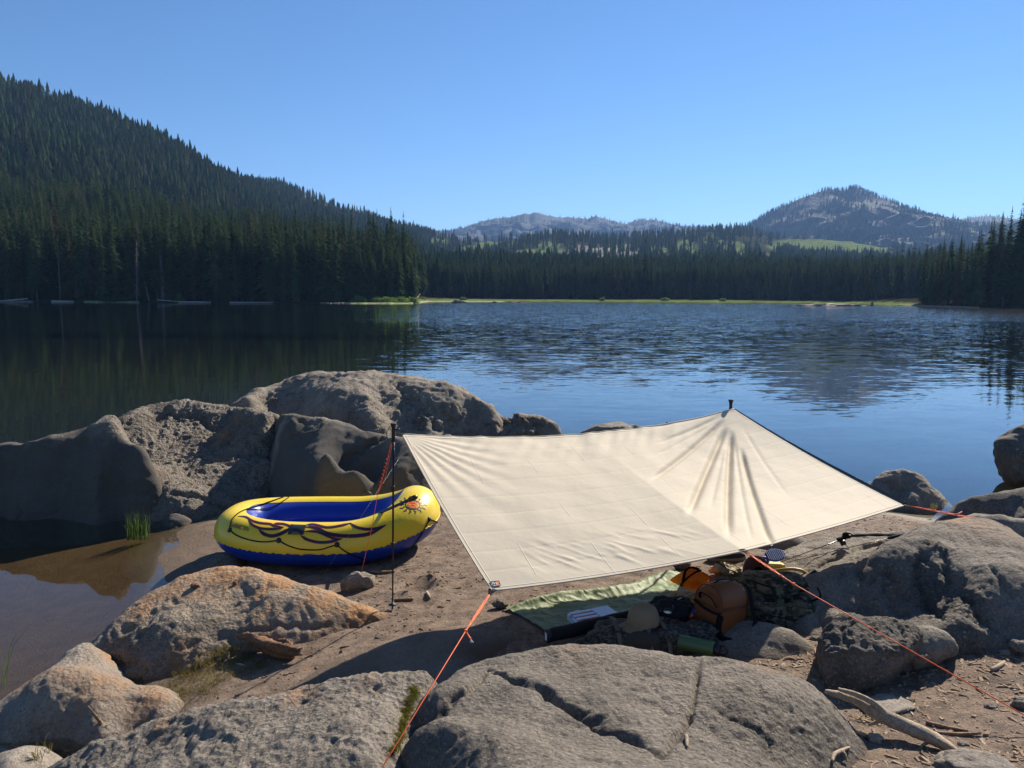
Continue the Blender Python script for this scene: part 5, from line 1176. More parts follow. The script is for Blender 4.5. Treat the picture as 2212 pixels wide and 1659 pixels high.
# ---- tan mesh cap
def dome(c, r, h, fn=None, name='crown', mat=None, root=None, rz=0, tilt=0, cut=None, nu=48, nv=20):
    V = []; F = []; Mx = Matrix.Rotation(rz, 4, 'Z')@Matrix.Rotation(tilt, 4, 'Y')
    for j in range(nv+1):
        ph = math.pi/2*j/nv
        for i in range(nu):
            a = 2*math.pi*i/nu; rr = r*math.cos(ph)**.75*(1+.02*math.cos(6*a)*math.cos(ph)); V.append(Mx@Vector((rr*math.cos(a)*1.12, rr*math.sin(a), h*math.sin(ph)**.9)))
    for j in range(nv):
        for i in range(nu):
            a = 2*math.pi*(i+.5)/nu; zz = j/nv
            da = abs((a-math.pi+math.pi) % (2*math.pi)-math.pi)
            if cut and abs(((a-cut[0]+math.pi) % (2*math.pi))-math.pi) < cut[1]*math.sqrt(max(0, 1-(zz/cut[2])**2)) and .06 < zz < cut[2]: continue
            F.append((j*nu+i, j*nu+(i+1) % nu, (j+1)*nu+(i+1) % nu, (j+1)*nu+i))
    me_ = MB().add([Vector(c)+q_ for q_ in V], F); return me_, Mx
def brim(c, r, L, rz, tilt=0, drop=.02):
    Mx = Matrix.Rotation(rz, 4, 'Z')@Matrix.Rotation(tilt, 4, 'Y'); rows = []
    for i in range(17):
        a = -1.15+2.3*i/16; rows.append([Vector(c)+Mx@Vector(((r*1.1+L*f*math.cos(a*.75)*1.0)*math.cos(a*(1-.25*f)), (r+L*f*.5)*math.sin(a*(1-.2*f)), -drop*f-.03*f*math.sin(a)**2)) for f in (0, .25, .5, .75, 1)])
    m = MB(); m.grid(np.array(rows)); m.grid(np.array([[q_-Vector((0, 0, .004)) for q_ in r_] for r_ in rows])); return m
M_TANM = cloth('tan_mesh', (.27, .20, .12), 120, .002); M_TAN = cloth('tan_twill', (.24, .18, .105), 60, .003)
cc = P(1390, 1345, z=.455); root = empty('cap', cc, 'tan mesh-backed baseball cap lying on top of the camouflage backpack', 'cap', 'caps among the gear')
m, _ = dome((0, 0, 0), .098, .125, rz=R(200), tilt=R(4), cut=(math.pi, .52, .42)); m.build('crown', M_TANM, root)
brim((0, 0, .012), .09, .075, R(200)).build('brim', M_TAN, root)
m = MB(); m.tube([Matrix.Rotation(R(200), 4, 'Z')@Vector((.111*math.cos(a), .099*math.sin(a), .006)) for a in np.linspace(math.pi-.62, math.pi+.62, 14)], .009, 6, flat=.35); m.build('strap', M_BRN, root)
m = MB(); m.lathe([(.002, .128), (.008, .127), (.006, .122)], n=10); m.build('top_button', M_TAN, root)
# ---- camouflage backpack under the cap
bp = P(1385, 1383, z=.33); bp.z = .36; root = empty('backpack', bp, 'dark camouflage backpack lying flat behind the centre foreground boulder, under the tan cap', 'backpack')
lumpy((0, 0, 0), (.34, .17, .085), .12, 3, .18, .05, org=None).build('main_bag', M_CAMO2, root)
lumpy((-.02, -.13, .0), (.13, .07, .085), .1, 8, .08, .03).build('front_pocket', M_BRN, root)
lumpy((.17, -.09, .02), (.12, .08, .075), -.2, 5, .15, .06).build('side_pocket', M_CAMO2, root)
for x0, x1 in ((-.20, -.17), (.09, .14), (.12, .02)):
    m = MB(); m.tube(spline([(x0, .1, .08), (x0+.01, .0, .12), (x1, -.12, .09), (x1+.01, -.2, .0), (x1, -.22, -.06)], 16), .016, 6, flat=.2); m.build('strap', cloth('tan_webbing', (.15, .12, .08), 90, .002), root)
m = MB(); m.box((-.17, -.125, .085), (.035, .02, .012), bev=.003); m.box((.14, -.125, .075), (.035, .02, .012), bev=.003); m.build('buckle', M_BLACK, root)
bp = P(1275, 1400, z=.33); root = empty('shoulder_straps', bp, 'loose camouflage strap and waist belt trailing left from the backpack', 'strap')
m = MB()
for k, pts in enumerate((((-.15, .03, .0), (-.05, .06, .03), (.08, .03, .03), (.2, .05, .04)), ((-.1, -.02, -.01), (.0, .03, .02), (.12, -.02, .03), (.22, .0, .05)))): m.tube(spline(pts, 18), .022, 6, flat=.3)
m.build('strap', M_CAMO2, root)
lumpy((.06, .02, .0), (.11, .06, .035), .2, 12, .2, .08).build('waist_pad', M_CAMO2, root)
# thin rod resting across the backpack
ra, rb = P(1205, 1402, z=.42), P(1352, 1337, z=.50); root = empty('fishing_rod', ra, 'slim fishing rod section resting on the backpack straps in front of the black tube', 'fishing rod', 'fishing rods')
m = MB(); m.tube([Vector((0, 0, 0)), (rb-ra)*.5, rb-ra], [.0022, .003, .0045], 7); m.build('blank', cmat('olive_rod', (.09, .085, .05), .35), root)
# ---- jacket and sunglasses
jc = P(1452, 1330, z=.40); jc.z = .40
o = lumpy((0, 0, 0), (.15, .12, .115), .2, 21, .2, .06).build('jacket', M_JKT, label='rumpled navy black jacket heaped between the tan cap and the brown cooler bag', cat='jacket'); o.location = jc
sc_ = P(1431, 1318, z=.53); root = empty('sunglasses', sc_, 'sunglasses with mirrored blue lenses resting on the black jacket', 'sunglasses', rz=R(-14))
t = NT('mirror_lens'); M_LENS = t.done((.25, .42, .62), .06, Metallic=.9)
for s in (-1, 1):
    m = MB(); rows = [[Vector((s*.034+.028*f*math.cos(a), -.004*f*f-.002, .018*f*math.sin(a))) for f in (0.01, .5, 1)] for a in np.linspace(0, 2*math.pi, 20, endpoint=False)]; m.grid(np.array(rows), wrapu=True); m.build('lens', M_LENS, root)
m = MB()
for s in (-1, 1):
    m.tube([Vector((s*.034+.029*math.cos(a), -.006, .019*math.sin(a))) for a in np.linspace(0, 6.3, 22)], .0022, 6); m.tube([(s*.064, 0, .004), (s*.07, .05, .004), (s*.06, .12, -.01)], .0025, 6)
m.build('frame', M_BLACK, root)
lumpy((0, 0, 0), (.11, .10, .08), .4, 33, .22, .08).build('stuff_sack', M_CAMO2, label='leaf-patterned camouflage sack between the brown cooler bag and the green bottle', cat='sack').location = P(1512, 1372, z=.38)
bo = P(1497, 1324, z=.46); root = empty('small_bottle', bo, 'little bottle with a blue cap and orange neck wedged beside the jacket', 'bottle'); m = MB(); m.tube([(-.02, 0, -.04), (0, 0, 0)], .014, 12); m.build('body', cmat('orange_plastic', (.75, .16, .03), .4), root); m = MB(); m.tube([(0, 0, 0), (.018, 0, .02)], [.02, .019], 14); m.build('cap', cmat('blue_plastic', (.02, .05, .42), .35), root)
# ---- green bottle
ga, gb = P(1466, 1386, z=.40), P(1543, 1402, z=.40); root = empty('water_bottle', ga, 'green insulated bottle with a black cap lying behind the centre foreground boulder', 'bottle'); dv_ = gb-ga; L = dv_.length; RG = dv_.to_track_quat('Z', 'Y').to_matrix().to_4x4(); rr = .046
m = MB(); m.lathe([(.002, -.002), (rr*.9, 0), (rr, .012), (rr, L*.93), (rr*.92, L*.985), (rr*.62, L)], RG, 32); m.build('body', cmat('green_powder_coat', (.075, .14, .05), .38, .06), root)
m = MB(); m.lathe([(rr*.66, L), (rr*.78, L+.004), (rr*.78, L+.032), (rr*.6, L+.038), (.002, L+.04)], RG, 26); m.build('cap', M_BLACK, root)
m = MB(); m.tube([RG@Vector(p) for p in ((0, rr*.6, L+.02), (0, rr*.7, L+.06), (0, rr*.1, L+.082), (0, -rr*.55, L+.07), (0, -rr*.6, L+.02))], .0075, 8); m.build('carry_loop', M_BLACK, root)
# ---- brown cooler bag with arched top
cb = P(1545, 1330, z=.40); cb.z = surf(P(1552, 1352, z=.4).x, P(1552, 1352, z=.4).y); cb = P(1552, 1352, z=.385); root = empty('cooler_bag', cb, 'rust brown cooler bag with an arched top and black straps, standing by the camouflage bags', 'bag', rz=R(-52)); root.rotation_euler = (R(-4), R(3), R(-57))
W_, Hh, D_ = .115, .30, .25
def arch(w_, h_, k=22):
    out = [(-w_, 0), (-w_, h_*.35)]+[(-w_*math.cos(a), h_*.62+(h_*.38)*math.sin(a)) for a in np.linspace(0, math.pi, k)]+[(w_, h_*.35), (w_, 0)]; return out
ar = arch(W_, Hh); rows = []
for f in np.linspace(0, 1, 12):
    bul = 1+.03*math.sin(math.pi*f)-.04*(abs(f-.5)*2)**8; rows.append([Vector((x*bul, -D_/2+D_*f, z*bul)) for x, z in ar])
M_RUST = cloth('rust_canvas', (.20, .062, .013), 16, .004, .6)
m = MB(); m.grid(np.array(rows)); 
for f in (0, -1):
    n = len(rows[f]); c_ = sum(rows[f], Vector())/n; V = list(rows[f])+[c_]; m.add(V, [(i, (i+1) % n, n) for i in range(n)], smooth=False)
m.build('body', M_RUST, root)
for yy in (-D_/2, D_/2):
    m = MB(); m.tube([Vector((x*1.0, yy, z*1.0)) for x, z in ar], .0045, 6); m.build('piping', cmat('dark_rust_piping', (.10, .03, .014), .6), root)
m = MB(); m.tube([Vector((W_*1.035, -D_/2, Hh*.60)), Vector((W_*1.045, 0, Hh*.60)), Vector((W_*1.035, D_/2, Hh*.60))], .004, 6); m.tube([Vector((W_*1.035, -D_/2, Hh*.55)), Vector((W_*1.045, 0, Hh*.55)), Vector((W_*1.035, D_/2, Hh*.55))], .003, 6); m.build('side_seam', cmat('dark_rust_piping', (.10, .03, .014), .6), root)
m = MB(); m.tube(spline([(-.07, -D_/2-.01, .19), (-.05, -D_/2-.035, .235), (0, -D_/2-.045, .245), (.05, -D_/2-.035, .23), (.075, -D_/2-.01, .18)], 20), .010, 6, flat=.45); m.tube(spline([(-.10, -D_/2-.02, .165), (0, -D_/2-.05, .16), (.09, -D_/2-.045, .155), (.13, -D_/2-.03, .16)], 16), .015, 6, flat=.5); m.build('handle', M_BLACKF, root)
m = MB(); m.tube(spline([(.02, D_/2+.01, Hh*.98), (.09, D_/2+.02, Hh*.9), (.15, D_/2+.0, Hh*.55), (.20, D_/2-.02, .10), (.24, D_/2-.10, .0), (.22, -.02, -.015), (.15, -D_/2, .0), (.12, -D_/2-.02, .05), (.115, -D_/2-.01, .14)], 40), .020, 6, flat=.14); m.build('shoulder_strap', M_BLACKF, root)
m = MB(); m.tube(spline([(-.02, -.08, Hh), (-.01, -.03, Hh+.02), (.0, .03, Hh+.02), (.0, .09, Hh)], 12), .008, 6, flat=.4); m.build('top_handle', M_BLACKF, root)
ra, rb = P(*z5(215, 720), z=.52), P(*z5(800, 497), z=.52); root = empty('tent_pole', ra, 'thin silver pole sticking out left from behind the brown cooler bag', 'pole'); m = MB(); m.tube([Vector((0, 0, 0)), rb-ra], .0045, 8); m.build('rod', M_STEEL, root); m = MB(); m.tube([(rb-ra)*.49, (rb-ra)*.52], .006, 8); m.build('joint', M_BLACK, root)
ra, rb = P(*z5(120, 690), z=.36), P(*z5(345, 735), z=.36); root = empty('rolled_mat', ra, 'small tan roll lying on the ground sheet behind the jacket', 'roll'); m = MB(); m.tube([(rb-ra)*(i/8) for i in range(9)], [.03]+[.034]*7+[.03], 20); m.build('roll', cmat('tan_foam', (.34, .22, .09), .85), root)
m = MB(); m.tube([(rb-ra)*.3, (rb-ra)*.34], .036, 18); m.build('band', M_BRN, root)
# ---- orange dry bag
ob = P(1495, 1266, z=.31); root = empty('dry_bag', ob, 'bright orange bag with black straps at the far right end of the green ground sheet', 'bag')
px = lambda x, y, z: P(*z5(x, y), z=z)-ob
t = NT('orange_nylon'); n = t.noise(14, 4, .6, t.coord(), dist=.5).outputs[0]; bn_ = t.bump(n, .008); pb_ = t.n('BsdfPrincipled', {'Base Color': (.88, .25, .015), 'Roughness': .5, 'Normal': bn_}); tl2 = t.n('BsdfTranslucent', {'Color': (.95, .30, .01), 'Normal': bn_}); t.set(t.out.inputs[0], t.n('MixShader', {0: .55, 1: pb_.outputs[0], 2: tl2.outputs[0]}).outputs[0]); M_OR = t.m
GP_ = [[px(100, 505, .33), px(250, 560, .34), px(410, 610, .33), px(520, 590, .33)], [px(150, 450, .40), px(290, 480, .43), px(440, 520, .43), px(570, 520, .38)], [px(290, 350, .50), px(360, 350, .53), px(480, 390, .50), px(640, 460, .40)], [px(330, 325, .50), px(400, 325, .52), px(510, 375, .49), px(660, 470, .38)], [px(300, 380, .32), px(400, 370, .32), px(530, 400, .32), px(670, 475, .32)]]
def patchgrid(gp, nu=30, nv=30, amp=.006, seed=0, sc=14):
    n, k = len(gp), len(gp[0]); cols = [spline([gp[i][j] for i in range(n)], nu) for j in range(k)]
    rows = [spline([cols[j][i] for j in range(k)], nv) for i in range(nu)]; G_ = np.array([[tuple(p) for p in r_] for r_ in rows]); N_ = np.cross(np.gradient(G_, axis=0), np.gradient(G_, axis=1)); N_ /= np.linalg.norm(N_, axis=2)[..., None]+1e-9
    return G_+N_*(ridged(G_*sc+seed, 3)*amp)[..., None]
m = MB(); m.grid(patchgrid(GP_, 40, 40)); m.build('body', M_OR, root)
for pts in ([(270, 535, .36), (285, 440, .46), (310, 360, .525), (380, 325, .555), (470, 350, .53)], [(255, 530, .36), (330, 455, .47), (430, 385, .52), (500, 360, .53)]):
    m = MB(); m.tube(spline([px(*p)+Vector((0, -.012, .004)) for p in pts], 20), .011, 6, flat=.35); m.build('strap', M_BLACKF, root)
m = MB(); m.box(px(262, 525, .36)+Vector((0, -.015, 0)), (.03, .012, .035), bev=.004); m.build('buckle', M_BLACK, root)
# ---- khaki bag
kb = P(1565, 1240, z=.3); root = empty('khaki_bag', kb, 'crumpled khaki bag with dark zip behind the orange bag', 'bag'); px = lambda x, y, z: P(*z5(x, y), z=z)-kb
M_KH = cloth('khaki_cotton', (.36, .31, .20), 22, .010)
m = MB(); m.grid(patchgrid([[px(570, 390, .33), px(700, 440, .34), px(850, 450, .34), px(1000, 440, .33)], [px(600, 350, .40), px(720, 400, .42), px(850, 410, .42), px(990, 400, .37)], [px(665, 275, .47), px(740, 280, .48), px(880, 330, .44), px(985, 345, .41)], [px(680, 270, .46), px(780, 268, .46), px(890, 300, .43), px(995, 340, .38)], [px(640, 330, .32), px(780, 330, .32), px(890, 350, .32), px(1005, 380, .32)]], 36, 36, .014, 4, 18)); m.build('body', M_KH, root)
m = MB(); m.tube(spline([px(*p)+Vector((0, -.012, .005)) for p in ((690, 262, .52), (760, 300, .49), (830, 350, .45), (900, 375, .43))], 18), .009, 6, flat=.5); m.build('zip', M_BLACKF, root)
m = MB(); m.tube(spline([px(*p)+Vector((0, -.01, .006)) for p in ((800, 280, .5), (880, 285, .48), (950, 330, .43), (1005, 350, .39))], 16), .007, 6, flat=.5); m.build('drawcord', cloth('cream_cord', (.5, .44, .32), 50, .002), root)
lumpy((0, 0, 0), (.07, .06, .05), 0, 41, .2, .1).build('cotton_hat', M_KH, label='pale crumpled cotton hat between the khaki bag and the maroon cap', cat='hat').location = P(*z5(930, 400), z=.36)
# ---- maroon mesh cap
mc = P(*z5(1180, 425), z=.40); root = empty('cap', mc, 'dark maroon mesh cap lying beyond the camouflage bags, crown up', 'cap', 'caps among the gear')
M_MAR = cloth('maroon_mesh', (.07, .022, .016), 90, .003)
m, _ = dome((0, 0, 0), .105, .15, rz=R(-100), tilt=R(-6), cut=(0, .5, .36)); m.build('crown', M_MAR, root)
brim((0, 0, .01), .09, .07, R(80)).build('brim', M_MAR, root)
m = MB(); m.tube([Matrix.Rotation(R(-100), 4, 'Z')@Vector((.119*math.cos(a), .106*math.sin(a), .008)) for a in np.linspace(-.6, .6, 14)], .009, 6, flat=.35); m.build('strap', M_BLACKF, root)
# ---- trainer
def shoe(px_, py_, z, rz, label, L=.29, up=None, sole=None):
    c = P(px_, py_, z=z); root = empty('trainer', c, label, 'shoe', rz=rz)
    xs = np.linspace(0, 1, 26); prof = [(.0, .055), (.15, .10), (.35, .105), (.5, .085), (.7, .06), (.9, .045), (1, .02)]
    rows = []
    for x in xs:
        h_ = np.interp(x, [p[0] for p in prof], [p[1] for p in prof]); w_ = .047*math.sin(math.pi*min(1, max(.0, .13+x*.80)))**.5*(1.0 if x > .3 else .86)*(max(.02, 1-x**9))
        rows.append([Vector((L*(x-.5), w_*math.cos(a), .028+h_*math.sin(a)**.8 if a < math.pi else .028)) for a in np.linspace(0, math.pi, 16)])
    m = MB(); m.grid(np.array(rows)); n = len(rows[0])
    m.build('upper', up or cloth('black_knit', (.022, .022, .025), 50, .003), root)
    m = MB(); r2_ = []
    for x in np.linspace(-.02, 1.02, 26):
        w_ = .052*math.sin(math.pi*min(1, max(.0, .12+max(0, min(1, x))*.80)))**.5*(1.0 if x > .3 else .88)*max(.02, 1-abs(max(0, x))**12); r2_.append([Vector((L*(x-.5), w_*c_, z_)) for c_, z_ in ((-1, .034), (-1.05, .018), (-1, 0), (1, 0), (1.05, .018), (1, .034), (-1, .034))])
    m.grid(np.array(r2_)); m.build('sole', sole or cmat('tan_rubber', (.23, .19, .15), .8), root)
    m = MB()
    for k in range(5):
        x = L*(.02+.055*k); m.tube([(x, -.028, .115-.012*k), (x+.01, 0, .128-.013*k), (x, .028, .115-.012*k)], .003, 5)
    m.build('laces', M_WHITE, root)
    m = MB(); m.tube([Vector((L*(-.36)+.038*math.cos(a), .028*math.sin(a), .118+.012*math.cos(a))) for a in np.linspace(0, 6.3, 18)], .007, 6); m.build('collar', M_BLACKF, root); return root
shoe(1570, 1211, .25, R(4), 'black trainer with a tan sole just under the front edge of the tarp', .33)
# ---- foot pump with blue ribbed pedal, yellow body and hose
fb_ = P(1674, 1240, z=.30); root = empty('foot_pump', fb_, 'yellow foot pump with a blue ribbed pedal and a long tan hose', 'foot pump', rz=R(12))
m = MB(); m.box((0, 0, .05), (.13, .11, .085), bev=.008); m.build('bellows', cmat('yellow_plastic', (.62, .46, .04), .5), root)
m = MB()
for k in range(3): m.box((0, 0, .022+.026*k), (.136, .116, .006), bev=.002)
m.build('bellows_rib', cmat('dull_yellow', (.42, .31, .03), .6), root)
M_PB = cmat('blue_pedal', (.03, .075, .40), .4); M3 = Matrix.Rotation(R(34), 3, 'X')@Matrix.Rotation(R(-8), 3, 'Y')
m = MB(); pc = Vector((.01, .03, .150))
m.add([pc+M3@Vector((.085*math.cos(a)*1.0, .062*math.sin(a), s)) for s in (-.006, .006) for a in np.linspace(0, 2*math.pi, 28, endpoint=False)], [tuple(range(28, 56)), tuple(range(27, -1, -1))]+[(i, (i+1) % 28, 28+(i+1) % 28, 28+i) for i in range(28)], smooth=False); m.build('pedal', M_PB, root)
m = MB()
for k in range(-4, 5): x = .016*k; h_ = .054*math.sqrt(max(.05, 1-(x/.085)**2)); m.box(pc+M3@Vector((x, 0, .009)), (.005, h_*2, .006), M3)
m.build('pedal_rib', cmat('pale_blue_rib', (.30, .40, .62), .5), root)
m = MB(); m.tube([Vector((-.085+.035*math.cos(a), .03, .10+.035*math.sin(a))) for a in np.linspace(0, 6.3, 20)], .012, 8); m.build('spring_ring', M_PB, root)
hp = [P(*z5(*p[:2]), z=p[2]) for p in ((1360, 380, .38), (1500, 355, .42), (1620, 345, .43), (1740, 365, .42), (1820, 415, .38))]; m = MB(); Mi = (Matrix.Translation(fb_)@Matrix.Rotation(R(12), 4, 'Z')).inverted(); m.tube([Mi@p for p in spline(hp, 30)], .0135, 10); m.build('hose', cmat('tan_hose', (.42, .28, .08), .45), root)
root = empty('pliers', P(*z5(1580, 265), z=.33), 'blue handled pliers lying beyond the foot pump', 'pliers', rz=R(10)); m = MB()
for s in (-1, 1): m.tube([(-.06, s*.004, .01), (-.01, s*.012, .012), (.04, s*.014, .01), (.07, s*.004, .01)], .006, 8)
m.build('handle', M_PB, root); m = MB(); m.tube([(-.06, 0, .01), (-.11, .0, .012)], [.006, .002], 8); m.tube([Vector((.0+.018*math.cos(a), -.03+.018*math.sin(a), .008)) for a in np.linspace(0, 6.3, 16)], .003, 6); m.build('jaw', M_STEEL, root)
# ---- camouflage bags
dc = P(*z5(1420, 640), z=.42); root = empty('duffel_bag', dc, 'big woodland camouflage duffel heaped beside the grooved slab', 'bag', 'camouflage bags')
lumpy((0, .03, .0), (.27, .15, .13), -.12, 51, .14, .05, nu=90, nv=50).build('body', M_CAMO, root)
lumpy((-.02, -.06, .045), (.15, .10, .09), -.1, 55, .14, .06, nu=60, nv=36).build('pocket', M_CAMO, root)
lumpy((-.21, -.02, -.04), (.10, .09, .07), .2, 57, .2, .08).build('side_pocket', M_CAMO, root)
m = MB(); m.tube(spline([(-.22, -.06, .12), (-.10, -.13, .10), (.06, -.145, .075), (.2, -.11, .07), (.25, -.03, .06)], 26), .008, 6, flat=.6); m.build('zip', M_BLACKF, root)
m = MB(); m.tube(spline([(.2, -.08, .10), (.26, -.08, .03), (.27, -.06, -.05)], 14), .020, 6, flat=.3); m.build('pale_strap', cloth('pale_webbing', (.30, .28, .2), 60, .002), root)
hc = P(*z5(1480, 900), z=.36); root = empty('hip_pack', hc, 'dark open-topped camouflage pouch in front of the duffel, against the slab', 'bag', 'camouflage bags')
def fpouch(T, H):
    c_ = np.cos(H); n = np.stack([np.cos(T)*c_, np.sin(T)*c_, np.sin(H)], -1); n = np.sign(n)*np.abs(n)**.7; r_ = 1+fbm(n*1.6+70, 3)*.1+ridged(n*3+9, 3)*.04
    q_ = n*np.array([.225, .13, .13])*r_[..., None]; q_[..., 2] = np.minimum(q_[..., 2], .10+.02*np.sin(T*3)); q_[..., 2] = np.where((q_[..., 2] > .085) & (np.hypot(q_[..., 0]/.2, q_[..., 1]/.11) < .8), q_[..., 2]-.05, q_[..., 2]); return q_
m = MB(); m.blob(fpouch, 80, 60); m.build('body', M_CAMO, root)
m = MB(); m.tube([Vector((.215*math.cos(a), .125*math.sin(a), .098+.02*math.sin(a*3))) for a in np.linspace(0, 6.3, 40)], .007, 6); m.build('rim', M_OLV, root)
m = MB(); m.add([Vector((.03+.075*math.cos(a), -.138+.01*abs(math.cos(a)), .0+.028*math.sin(a))) for a in np.linspace(0, 2*math.pi, 20, endpoint=False)], [tuple(range(20))]); m.build('badge', M_JKT, root)
m = MB(); m.tube(spline([(.2, -.02, .1), (.26, -.03, .14), (.24, -.02, .2)], 10), .012, 6, flat=.5); m.build('strap', M_BLACKF, root)
lumpy((0, 0, 0), (.07, .06, .05), 0, 61, .2, .08).build('camouflage_shirt', M_CAMO, label='crumpled camouflage cloth between the orange bag and the duffel', cat='clothing').location = P(*z5(800, 545), z=.40)
# sandal and black rod grip by the slab
root = empty('sandal', P(*z5(1760, 510), z=.40), 'tan soled sandal lying on edge against the grooved slab', 'sandal', rz=R(20)); M3 = Matrix.Rotation(R(50), 3, 'X')
m = MB(); N_ = 30; m.add([M3@Vector((.10*math.cos(a), .036*math.sin(a)*(1+.25*math.cos(a)), s)) for s in (-.009, .009) for a in np.linspace(0, 2*math.pi, N_, endpoint=False)], [tuple(range(N_, 2*N_)), tuple(range(N_-1, -1, -1))]+[(i, (i+1) % N_, N_+(i+1) % N_, N_+i) for i in range(N_)], smooth=False); m.build('sole', cmat('tan_foam_sole', (.42, .33, .23), .8), root)
m = MB(); m.tube(spline([M3@Vector(p) for p in ((.03, -.036, .0), (.035, -.02, .035), (.04, .0, .045), (.035, .02, .035), (.03, .036, 0))], 16), .011, 6, flat=.4); m.build('strap', M_BRN, root)
ra, rb = P(*z5(1700, 520), z=.40), P(*z5(1925, 372), z=.52); root = empty('spare_rod', ra, 'short black rod handle leaning on the slab beside the sandal', 'rod handle'); m = MB(); m.tube([Vector((0, 0, 0)), (rb-ra)*.55], .010, 8); m.build('reel_seat', M_STEEL, root); m = MB(); m.tube([(rb-ra)*.5, (rb-ra)*.55, (rb-ra)*.97, rb-ra], [.012, .016, .018, .012], 12); m.build('grip', M_BLACK, root)
# ---- fishing rods leading up the slab
def z7(x, y): return (1474.7+.3333*x, 877.8+.3333*y)
def frod(p0, p1, label, reel=True, r0=.0045, r1=.002):
    a, b_ = P(*p0[:2], z=p0[2]), P(*p1[:2], z=p1[2]); root = empty('fishing_rod', b_, label, 'fishing rod', 'fishing rods'); d = a-b_
    m = MB(); m.tube([d*f for f in (0, .3, .65, 1)], [r0*1.2, r0, r0*.75, r1], 7); m.build('blank', cmat('maroon_blank', (.03, .014, .012), .3), root)
    m = MB(); m.tube([d*-.16, d*-.12, d*.08, d*.10], [.008, .013, .013, .006], 10); m.build('grip', M_BLACK, root)
    m = MB()
    for f in (.25, .45, .62, .78, .9): m.tube([d*f+Vector((.007*math.cos(q_), .0, -.006+.007*math.sin(q_))) for q_ in np.linspace(0, 6.3, 10)], .001, 4)
    m.build('line_guides', M_STEEL, root)
    if reel:
        m = MB(); m.lathe([(.004, -.02), (.024, -.018), (.02, 0), (.024, .018), (.004, .022)], Matrix.Translation(d*.02+Vector((0, -.02, -.025)))@Matrix.Rotation(R(70), 4, 'Y'), 18); m.build('reel', M_BLACK, root)
        m = MB(); m.tube([d*.02+Vector((.0, -.03, -.03)), d*.02+Vector((.03, -.05, -.045)), d*.02+Vector((.035, -.06, -.07))], .0035, 6); m.build('reel_handle', M_STEEL, root)
frod((1684, 1215, .42), (*z7(1040, 858), .56), 'dark fishing rod with reel, lying up the slab with its tip by the foot pump')
frod((*z7(680, 1010), .42), (*z7(1400, 838), .64), 'thinner second fishing rod lying further right along the top of the slab', False, .0028, .0015)
rc = P(*z7(1230, 832), z=.60); root = empty('rod_sleeve', rc, 'black cloth rod sleeve draped along the crest of the grooved slab', 'rod sleeve'); m = MB()
m.tube(spline([P(*z7(*p[:2]), z=p[2])-rc for p in ((1000, 862, .57), (1080, 842, .59), (1180, 834, .61), (1290, 832, .63), (1400, 836, .64), (1450, 838, .64))], 30), [.014+.010*abs(math.sin(i*.5)) for i in range(30)], 8, flat=.45); m.build('sleeve', M_BLACKF, root)
m = MB(); m.grid(patchgrid([[P(*z7(*p[:2]), z=p[2])-rc for p in r_] for r_ in (((1030, 855, .58), (1090, 858, .58)), ((1040, 820, .63), (1080, 822, .62)), ((1060, 812, .63), (1110, 838, .6)))], 12, 12, .004)); m.build('hood', M_BLACKF, root)
# small dark thing on the far dirt, black pouch near the tarp's right side
stone('small black pouch on the dirt below the right side of the tarp', 1800, 1136, (.045, .03, .02), M_BLACKF, 9, name='pouch', cat='pouch')
stone('dark metal carabiner-sized clip lying on the dirt beyond the green sheet', 1374, 1229, (.03, .02, .01), M_BLACK, 10, name='clip', cat='clip')
# ================================================================ driftwood, sticks, grass, debris
def wood(name, c, c2):
    t = NT(name); v = t.coord(); n = t.noise(60, 4, .7, t.n('Mapping', {'Vector': v, 'Scale': (1, 1, 1)}).outputs[0], dist=1.2).outputs[0]; n2 = t.noise(9, 4, .6, v).outputs[0]
    return t.done(t.mix(t.ramp(n, [(.4, (0, 0, 0)), (.6, (1, 1, 1))]), c, c2), .85, t.bump(t.math('ADD', n, n2), .005, .9))
M_DRIFT = wood('bleached_driftwood', (.27, .195, .125), (.44, .34, .235)); M_ROT = wood('rotten_bark', (.10, .048, .022), (.23, .12, .058)); M_STICK = wood('brown_stick', (.17, .10, .055), (.32, .21, .125))
def branch(m, pts, r, n=10, wob=.1, seed=0, steps=26):
    c = spline(pts, steps); rr = [np.interp(i/(steps-1), np.linspace(0, 1, len(r)), r) for i in range(steps)]; r2 = np.random.RandomState(seed); V = []; prev = None
    for i, p in enumerate(c):
        t_ = (c[min(i+1, steps-1)]-c[max(i-1, 0)]).normalized(); a = t_.cross(Vector((0, 0, 1))).normalized() if prev is None else (prev-t_*prev.dot(t_)).normalized(); prev = a; b_ = t_.cross(a)
        for j in range(n):
            an = 2*math.pi*j/n; q_ = 1+wob*math.sin(3*an+i*.25+seed)+wob*.8*r2.uniform(-1, 1); V.append(p+(a*math.cos(an)+b_*math.sin(an))*rr[i]*q_)
    m.add(V, [(i*n+j, i*n+(j+1) % n, (i+1)*n+(j+1) % n, (i+1)*n+j) for i in range(steps-1) for j in range(n)]+[tuple(range(n))[::-1], tuple((steps-1)*n+j for j in range(n))])
def H(x, y, dz=0.0): return hit(x, y, dz)
def dw(x, y, z): return P(x, y, z=z)
b0 = H(1980, 1610); root = empty('driftwood', b0, 'long bleached driftwood branch with a forked end, lying in front of the angular boulder', 'driftwood')
m = MB(); branch(m, [dw(*p)-b0 for p in ((1782, 1494, .57), (1815, 1502, .57), (1855, 1516, .555), (1888, 1537, .53), (1940, 1562, .50), (2008, 1592, .48), (2045, 1612, .47), (2078, 1630, .465))], [.010, .019, .022, .030, .036, .033, .026, .010], 12, .09, 1, 40); m.build('stem', M_DRIFT, root)
